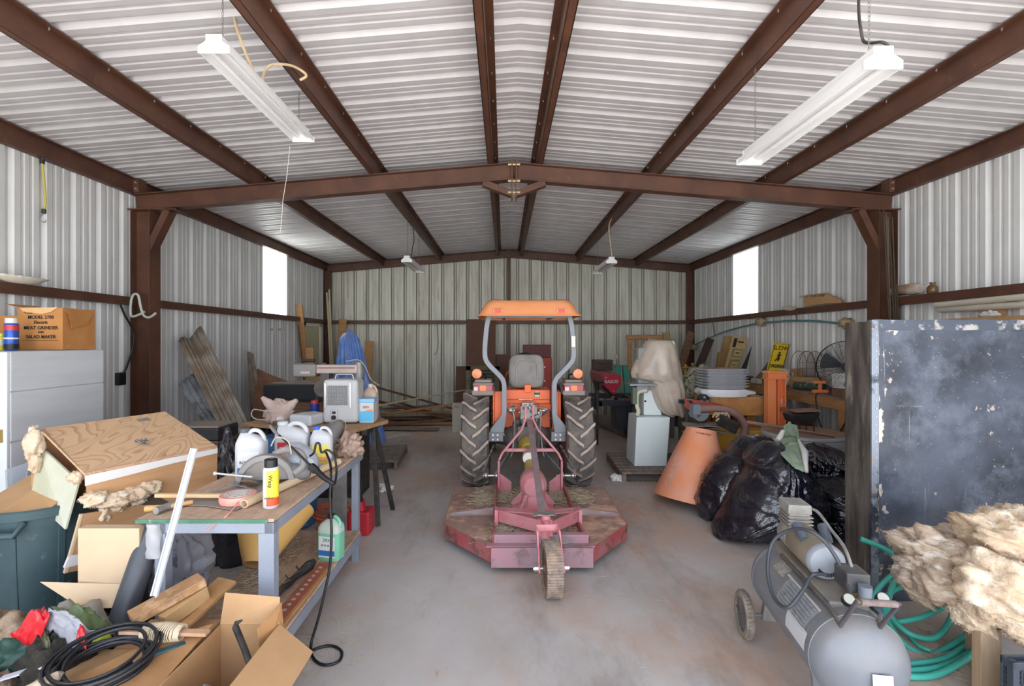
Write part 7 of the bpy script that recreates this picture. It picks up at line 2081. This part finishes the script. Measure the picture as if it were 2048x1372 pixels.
# sign
sg = T('warning_sign', 'yellow warning sign reading SLOW CHILDREN, tilted on the right workbench', 'sign', (4.35, 7.6, RZ))
sp = [P(1549, 685, 7.6), P(1580, 687, 7.6), P(1559, 764, 7.35), P(1527, 764, 7.35)]
so_ = MB().prism(sp, (0, .012, 0)).build('plate', mat('sign_yellow', '#ecca2a', .45, c2='#ddb824', scale=5, c3='#a88a35', s3=8, lo3=.65, hi3=.75), sg, bevel=.004)
ctr = (sp[0]+sp[1]+sp[2]+sp[3])/4
lt = lambda u, v: (sp[0]*(1-u)+sp[1]*u)*(1-v)+(sp[3]*(1-u)+sp[2]*u)*v+V((0, -.008, 0))
m = MB()
for a, b_ in (((.05, .03), (.95, .03)), ((.95, .03), (.95, .97)), ((.95, .97), (.05, .97)), ((.05, .97), (.05, .03))):
    m.bar(lt(*a), lt(*b_), .006, .006)
m.build('border', ink, so_)
su_ = sp[1]-sp[0]; sn_ = su_.cross(sp[0]-sp[3])
if sn_.y > 0:
    sn_ = -sn_
textm('lettering', 'SLOW', .105, lt(.5, .14), su_, sn_, ink, so_, .001, .0008, .85)
textm('lettering', 'CHILDREN', .075, lt(.5, .60), su_, sn_, ink, so_, .001, .002, .62)
m = MB()
rc_ = lambda u, v: lt(.5+u*.5, .36+v*.28)
m.ball(rc_(.0, -.36), .016, 6)
for pts, r_r in (([(.0, -.26), (-.04, .0)], .014), ([(-.04, .0), (.12, .14), (.02, .36)], .010), ([(-.04, .0), (-.12, .18), (-.32, .36)], .010), ([(.0, -.22), (.16, -.08), (.26, -.16)], .007), ([(.0, -.22), (-.18, -.16), (-.14, -.02)], .007)):
    m.tube([rc_(*p) for p in pts], r_r, 6)
m.build('running_child_symbol', ink, so_)
# leaning flattened boxes
fb = T('flattened_carton', 'tall printed brown carton leaning on the right wall above the trays', 'carton', (4.2, 9.0, 1.0))
kb = mat('carton_olive', '#bfa272', .75, c2='#b09465', scale=4)
q_ = [P(1466, 672, 8.6), P(1496, 676, 8.65), P(1474, 745, 8.4), P(1447, 745, 8.35)]
fo_ = MB().prism(q_, (0, .03, 0)).build('front', kb, fb)
l2 = lambda u, v: (q_[0]*(1-u)+q_[1]*u)*(1-v)+(q_[3]*(1-u)+q_[2]*u)*v+V((0, -.006, 0))
for u0, u1, v0, v1, mm, nm in ((.12, .34, .05, .3, ink, 'print_block'), (.42, .8, .12, .16, ink, 'print_block'), (.2, .9, .34, .58, mat('print_green', '#7c7d50', .8), 'print_panel'), (.35, .85, .38, .54, kb, 'print_panel'), (.2, .9, .64, .9, mat('print_green', '#7c7d50'), 'print_panel'), (.35, .85, .7, .86, kb, 'print_panel'), (.45, .75, .44, .47, ink, 'print_line'), (.45, .7, .78, .8, ink, 'print_line')):
    dd = {'print_block': .002, 'print_panel': .0015 if mm is not kb else .003, 'print_line': .005}[nm]
    MB().prism([l2(u0, v0), l2(u1, v0), l2(u1, v1), l2(u0, v1)], (0, -dd, 0)).build(nm, mm, fo_)
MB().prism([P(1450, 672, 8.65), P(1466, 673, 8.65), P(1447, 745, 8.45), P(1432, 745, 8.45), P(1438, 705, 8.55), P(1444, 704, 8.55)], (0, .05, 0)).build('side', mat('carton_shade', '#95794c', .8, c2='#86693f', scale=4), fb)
tag(MB().prism([P(1480, 745, 8.2), P(1484, 735, 8.2), P(1504, 692, 8.45), P(1494, 735, 8.3), P(1489, 748, 8.2)], (0, .01, 0)).build('handsaw_blade', dkiron), 'dark pointed metal blade leaning on the right wall', 'blade')
tag(MB().bb(3.98, 4.05, 8.9, 9.0, .0, RZ).build('bench_post', dkw), 'dark post at the far end of the right workbench', 'post') if False else None
# jug, cages, boxes
cj = T('ceramic_jug', 'cream ceramic jug with a flared rim in front of the yellow sign', 'jug', (4.2, 7.2, RZ))
MB().lathe([(.055, 0), (.085, .03), (.095, .09), (.085, .15), (.06, .2), (.055, .22), (.075, .245), (.078, .25), (.065, .25), (.05, .225), (.001, .2)], (4.2, 7.2, RZ), n=28).build('body', mat('cream_glaze', '#dcd6bd', .4, c2='#c2bb9e', scale=6), cj, smooth=60)
MB().tube(spline([(4.27, 7.18, RZ+.20), (4.32, 7.18, RZ+.19), (4.32, 7.19, RZ+.12), (4.285, 7.19, RZ+.08)], 4), .012, 8).build('handle', mat('cream_glaze', '#bfb89c'), cj, smooth=60)
o = tag(MB().bb(4.36, 4.46, 7.12, 7.3, RZ+.002, RZ+.25).build('carton', card, bevel=.003), 'plain brown carton between the ceramic jug and the wire cage', 'box')
o = tag(MB().bb(4.16, 4.52, 6.72, 7.0, RZ, RZ+.09).build('flat_carton', cardd, bevel=.003), 'flat brown carton under the wire cage, lower one', 'box')
o = tag(MB().bb(4.18, 4.52, 6.74, 7.0, RZ+.092, RZ+.16).build('flat_carton', card, bevel=.003), 'flat brown carton directly under the wire cage, upper one', 'box')
cg2 = T('wire_cage', 'rusty arched wire cage on the flat cartons of the right workbench', 'cage', (4.3, 6.6, RZ+.16))
wr = mat('rusty_wire', '#5d4a42', .7)
m = MB()
Yc = 6.88
for kk, (xa, xb, zt_) in enumerate(((4.17, 4.40, .36), (4.27, 4.52, .36))):
    cx = (xa+xb)/2; r_ = (xb-xa)/2
    for yy in (Yc-.1, Yc+.1):
        m.tube([(xa, yy, RZ+.165)]+[(cx-r_*math.cos(a), yy, RZ+.165+zt_*.45+zt_*.55*math.sin(a)) for a in [math.pi*k/12 for k in range(13)]]+[(xb, yy, RZ+.165)], .004, 5)
    for k in range(1, 10):
        x = xa+(xb-xa)*k/10; zz = zt_*.45+zt_*.55*math.sqrt(max(0, 1-((x-cx)/r_)**2))
        m.tube([(x, Yc-.1, RZ+.165), (x, Yc-.1, RZ+.165+zz)], .0022, 4)
    m.build('wire_arch', wr, cg2, smooth=60)
    m = MB()
for z in (.01, .12, .2):
    m.tube([(4.17, Yc-.1, RZ+.165+z), (4.52, Yc-.1, RZ+.165+z)], .003, 4)
m.build('cross_wire', wr, cg2, smooth=60)
tag(MB().tube([(4.04, 6.68, RZ+.05), (4.14, 6.52, RZ+.055), (4.26, 6.38, RZ+.05)], [.045, .05, .05], 12).build('dark_green_roll', mat('dark_green_cloth', '#3d4c42', .8, c2='#7a8471', scale=18, lo=.55, hi=.62), smooth=60), 'dark green patterned cloth roll on the front of the right workbench', 'cloth roll')
oc2 = T('orange_clamp', 'orange I-shaped steel clamp on the right workbench', 'clamp', (4.08, 6.2, RZ))
m = MB().bb(3.99, 4.18, 6.18, 6.23, RZ+.002, RZ+.04).bb(3.99, 4.17, 6.18, 6.23, RZ+.12, RZ+.155).bb(4.07, 4.10, 6.185, 6.225, RZ+.04, RZ+.12)
m.build('body', oo, oc2, bevel=.004)
MB().cyl((3.9, 6.2, RZ+.137), (4.0, 6.2, RZ+.137), .012, 8).build('screw', steel, oc2)
tag(MB().bb(3.99, 4.06, 7.55, 7.75, RZ, RZ+.07).build('white_carton', mat('cream_card', '#c6c3b4'), bevel=.003), 'small grey-white carton left of the orange upright on the bench', 'box')
tag(crumple((4.15, 8.3, RZ), (.14, .14, .05), 71, .6).build('tool_pile', mat('dark_tools', '#3a3530', .6, c2='#5c5148', scale=20), smooth=180), 'heap of small dark tools at the far end of the right workbench', 'tools')
tag(MB().lathe([(.0, 0), (.10, .02), (.06, .12), (.01, .3), (.005, .34)], (4.28, 8.0, RZ), (.3, -.1, 1), 20).build('straw_bundle', mat('bundle_tan', '#7f705a', .9, c2='#655844', scale=25), smooth=60), 'conical tan straw bundle hanging by a cord above the bench', 'bundle')
tag(wire('hanging_cord', [(4.40, 7.9, RZ+.33), (4.45, 7.9, RZ+.5), (4.46, 7.92, 1.7), (4.48, 7.95, 1.9), (4.48, 8.0, 2.2)], .006, mat('tan_cord', '#7a6a55', .8)), 'knotted tan cord hanging from the girt beside the yellow sign', 'cord')
# fan
fn_ = T('drum_fan', 'large black wire-guard fan partly hidden by the black cabinet shell', 'fan', (4.32, 6.05, RZ))
fc_ = V((4.32, 6.05, RZ+.34))
fd = V((-.65, -.76, 0)).normalized(); fsd = V((.76, -.65, 0)).normalized()
def fa(x, y, z):
    return fc_+fsd*x-fd*y+V((0, 0, z))
m = MB()
for k in range(16):
    rr = .05+.0178*k
    m.tube([fa(rr*math.cos(a), -.10+.12*(rr/.34)**3, rr*math.sin(a)) for a in [j*math.pi/18 for j in range(36)]], .003, 4, closed=True)
for k in range(24):
    a = k*math.pi/12
    m.tube([fa(rr*math.cos(a), -.10+.12*(rr/.34)**3, rr*math.sin(a)) for rr in (.04, .15, .25, .33)], .003, 4)
m.build('front_guard', black, fn_)
MB().lathe([(.325, -.0), (.333, -.01), (.333, .04), (.325, .04), (.325, 0)], fc_, fd*-1, 40).build('hoop', black, fn_, smooth=40)
m = MB()
for k in range(3):
    a = R(k*120+20)
    m.grid(lambda u, v: fa((.05+.24*u)*math.cos(a+v*.8), .03+.04*v, (.05+.24*u)*math.sin(a+v*.8)), 6, 6)
m.build('blade', mat('fan_blade', '#3c3f44', .5), fn_, smooth=60)
MB().cyl(fa(0, .02, 0), fa(0, .12, 0), .06, 16).cyl(fa(0, .1, 0), fa(0, .1, -.34), .02, 8).build('motor', dkiron, fn_)
bk2 = T('wire_basket', 'white wire basket in front of the black fan', 'basket', (4.1, 5.58, RZ))
m = MB()
x0, x1, y0, y1, z0, z1 = 3.99, 4.25, 5.70, 5.82, RZ+.11, RZ+.27
MB().bb(3.99, 4.25, 5.68, 5.84, RZ+.002, RZ+.10).build('base_box', dkw, bk2)
for k in range(18):
    x = x0+(x1-x0)*k/17
    m.tube([(x, y0-.02, z1), (x, y0, z0), (x, y1, z0), (x, y1+.02, z1)], .0028, 4)
for z in (z0, (z0+z1)/2, z1):
    m.tube([(x0, y0-.01, z), (x1, y0-.01, z), (x1, y1, z), (x0, y1, z)], .004, 4, closed=True)
m.build('wire', mat('basket_white', '#d9d7d0', .5), bk2)
tag(wire('black_cable', [(4.0, 6.1, RZ+.01), (3.96, 6.1, RZ-.05), (3.94, 6.0, .8), (3.96, 5.9, .68), (3.98, 5.7, .72), (3.95, 5.5, .95), (3.97, 5.4, RZ+.02)], .008, black), 'black cable looping below the edge of the right workbench', 'cable')
# ------------------------------------------------ right wall
tag(wire('teal_rod', [P(1385, 692, 11.2), P(1440, 667, 9.95), P(1500, 650, 8.78), P(1560, 643, 7.85), P(1620, 642, 7.06), P(1660, 645, 6.65), P(1698, 650, 6.3)], .016, mat('teal_rod', '#5b8f8e', .5), 8), 'long bowed teal pole tied along the right wall below the girt', 'pole')
for (px1, py1, Y, nm) in ((1388, 697, 11.15, 'far low'), (1522, 647, 8.4, 'middle'), (1693, 652, 6.33, 'near')):
    tag(crumple(P(px1, py1, Y)-V((0, 0, .06)), (.07, .09, .07), int(px1), .5, False, 12).build('paper_wrap', mat('tan_paper', '#b09a78', .8), smooth=180), 'tan paper wrap tied at the %s end of the teal pole' % nm if nm != 'middle' else 'tan paper wrap tied round the middle of the teal pole', 'wrap')
for (px1, p0, p1, Y) in ((1425, 640, 672, 10.3), (1590, 616, 643, 7.45)):
    tag(wire('tie_strap', [P(px1-1, p0, Y), P(px1+2, (p0+p1)/2, Y), P(px1+4, p1, Y-.02)], .010, mat('tan_cord', '#7a6a55')), 'tan strap hanging from the right girt, %s of the two' % ('far' if px1 < 1500 else 'near'), 'strap')
o = T('carton', 'flat brown carton with print lying on the right girt', 'box', (4.5, 6.9, 2.3))
MB().prism([P(1607, 592, 7.1), P(1607, 613, 7.1), P(1651, 607, 6.65), P(1683, 606, 6.35), P(1683, 601, 6.35), P(1650, 585, 6.7)], (.05, .03, 0)).build('body', card, o)
text('lettering', 'SOFT PORTABLE', .05, P(1627, 592, 6.8), (90, 0, -55), ink, o.children[0])
tag(MB().tube([P(1566, 616, 7.6), P(1580, 617, 7.5), P(1594, 617, 7.35)], [.03, .04, .02], 10).build('paper_roll', mat('pale_roll', '#b8a890', .8)), 'small pale rolled paper on the right girt left of the carton', 'roll')
rbg = T('rolled_bag', 'rolled paper bag with handwriting on the right girt beside the column', 'bag', (4.5, 5.4, 2.3))
MB().tube(spline([P(1768, 591, 5.72), P(1785, 584, 5.6), P(1805, 580, 5.48), P(1825, 578, 5.32), P(1840, 577, 5.22)], 4), [.015, .03, .04, .045, .05, .05, .05, .055, .055, .06, .06, .065, .065, .06, .06, .055, .05], 12).build('roll', mat('kraft_paper', '#b5977a', .8, c2='#c7b9ac', scale=3, lo=.45, hi=.55, c3='#8a6a50', s3=14, lo3=.62, hi3=.66), rbg, smooth=60)
tag(MB().lathe([(.04, 0), (.048, .01), (.048, .06), (.03, .085), (.02, .09), (.02, .1), (.028, .105), (.028, .115), (.001, .115)], (4.49, 5.03, 2.30), n=20).build('brown_jar', mat('amber_glaze', '#6b5433', .25), smooth=50), 'small brown glazed jar on the right girt', 'jar')
for i in range(2):
    tag(MB().tube([P(1872+i*8, 610+i*9, 5.0), P(2060, 592+i*17, 4.1)], .032, 14).build('white_tube', mat('cream_tube', '#cfcabb', .4), smooth=60), ('upper' if i == 0 else 'lower')+' of the two long white tubes on the right wall under the girt', 'tube')
tag(MB().bb(4.50, 4.55, 4.35, 4.5, 1.9, 2.25).build('wall_bracket', wood), 'wooden bracket holding the two white tubes on the right wall', 'bracket')
o = T('wall_shelf', 'wooden shelf on the right wall, just above the black cabinet shell', 'shelf', (4.4, 4.3, 1.9))
MB().bb(4.2, 4.55, 3.7, 4.65, 1.95, 2.01).build('board', card, o)
tag(crumple((4.3, 4.25, 2.012), (.05, .08, .03), 81, .4).build('white_rag', white, smooth=180), 'white scrap on the wooden wall shelf at the right', 'scrap')
# rods by the right column
rn = random.Random(6)
for i in range(8):
    x = 4.36+i*.017
    tag(MB().tube([(x-.01+rn.uniform(-.01, .01), 5.38+rn.uniform(-.05, .05), .003), (x+.015*math.sin(i*2), 5.41+.02*(i % 3), 1.7), (4.30+i*.025, 5.44, (3.28, 3.25, 3.2, 2.95, 3.2, 2.6, 2.45, 2.2)[i])], .009, 6).build('steel_rod', mat('rod_brown', '#55473a', .6, .2), smooth=60), 'long thin brown rod standing against the right column', 'rod', 'thin rods bundled against the right column')
# ------------------------------------------------ hanging lights
def shop_light(label, x, y, z, zr, cord_black):
    o = T('shop_light', label, 'light', (x, y, z), 0, 'hanging fluorescent shop lights')
    L = 1.22
    mw_ = mat('fixture_white', '#ececea', .4); 
    w2 = .088
    m = MB().prism([(-.045, 0, .10), (.045, 0, .10), (.045, 0, .065), (w2, 0, .035), (w2, 0, .0), (w2-.004, 0, .0), (w2-.006, 0, .03), (.03, 0, .052), (-.03, 0, .052), (-w2+.006, 0, .03), (-w2+.004, 0, 0), (-w2, 0, 0), (-w2, 0, .035), (-.045, 0, .065)], (0, L, 0))
    m.build('housing', mw_, o, world=False)
    for yy in (-.012, L):
        MB().prism([(-.047, yy, .105), (.047, yy, .105), (.047, yy, .067), (w2+.004, yy, .037), (w2+.004, yy, -.004), (-w2-.004, yy, -.004), (-w2-.004, yy, .037), (-.047, yy, .067)], (0, .012, 0)).build('end_cap', mw_, o, world=False, bevel=.003)
    for s_ in (-1, 1):
        tb_ = MB().cyl((s_*.04, .01, .03), (s_*.04, L-.01, .03), .013, 12).build('lamp_tube', mat('tube_glass', '#f0f0f3', .2), o, world=False, smooth=40)
    for yy in (.08, L-.08):
        m = MB()
        nn = int((zr-.10)/.022)
        for k in range(nn):
            zc = .105+(k+.5)*(zr-.10)/nn
            a = 0 if k % 2 else math.pi/2
            m.tube([(math.cos(a)*.006*math.cos(t_), yy+math.sin(a)*.006*math.cos(t_), zc+.014*math.sin(t_)) for t_ in [j*math.pi/3 for j in range(6)]], .0016, 4, closed=True)
        m.build('chain', mat('chain_steel', '#8d877c', .4, .6), o, world=False)
    return o
s1 = shop_light('shop light hanging upper left of the picture, nearest on that side', -1.67, 2.77, 3.46, .36, 0)
s2 = shop_light('shop light hanging upper right of the picture, nearest on that side', 1.78, 2.26, 3.08, .76, 1)
s3 = shop_light('small distant shop light hanging left of the roof centre', -1.6, 7.9, 3.10, .74, 1)
s4 = shop_light('small distant shop light hanging right of the roof centre', 1.77, 7.9, 3.08, .76, 1)
bg_ = mat('beige_cord', '#c4ab85', .6)
MB().tube(spline([P(462, -20, 3.1), P(465, 20, 3.1), P(478, 70, 3.1), P(497, 120, 3.15), P(515, 160, 3.2), P(525, 175, 3.3), P(527, 150, 3.3), P(538, 133, 3.3), P(555, 128, 3.3), P(585, 132, 3.35), P(608, 145, 3.4), P(612, 153, 3.4), P(600, 160, 3.4)], 6), .010, 6).build('power_cord', bg_, s1, smooth=60)
MB().tube([P(580, 292, 3.9), P(574, 350, 3.9), P(566, 400, 3.9), P(561, 465, 3.9)], .0022, 5).build('pull_string', mat('string_white', '#cfcac4', .7), s1)
MB().tube(spline([P(1717, -20, 2.4), P(1718, 30, 2.4), P(1722, 60, 2.4), P(1727, 82, 2.4), P(1742, 86, 2.35), P(1762, 84, 2.3), P(1775, 90, 2.3), P(1776, 98, 2.3), P(1770, 104, 2.28)], 6), .007, 6).build('power_cord', mat('cord_dark', '#3d3a36', .5), s2, smooth=60)
MB().tube(spline([P(826, 455, 7.95), P(828, 480, 7.95), P(824, 500, 7.95), P(823, 520, 7.95)], 5), .008, 6).build('power_cord', mat('cord_dark', '#3d3a36'), s3, smooth=60)
MB().tube(spline([P(1240, 425, 7.7), P(1225, 436, 7.8), P(1218, 452, 7.9), P(1220, 480, 7.95), P(1225, 520, 7.95)], 5), .009, 6).build('power_cord', bg_, s4, smooth=60)
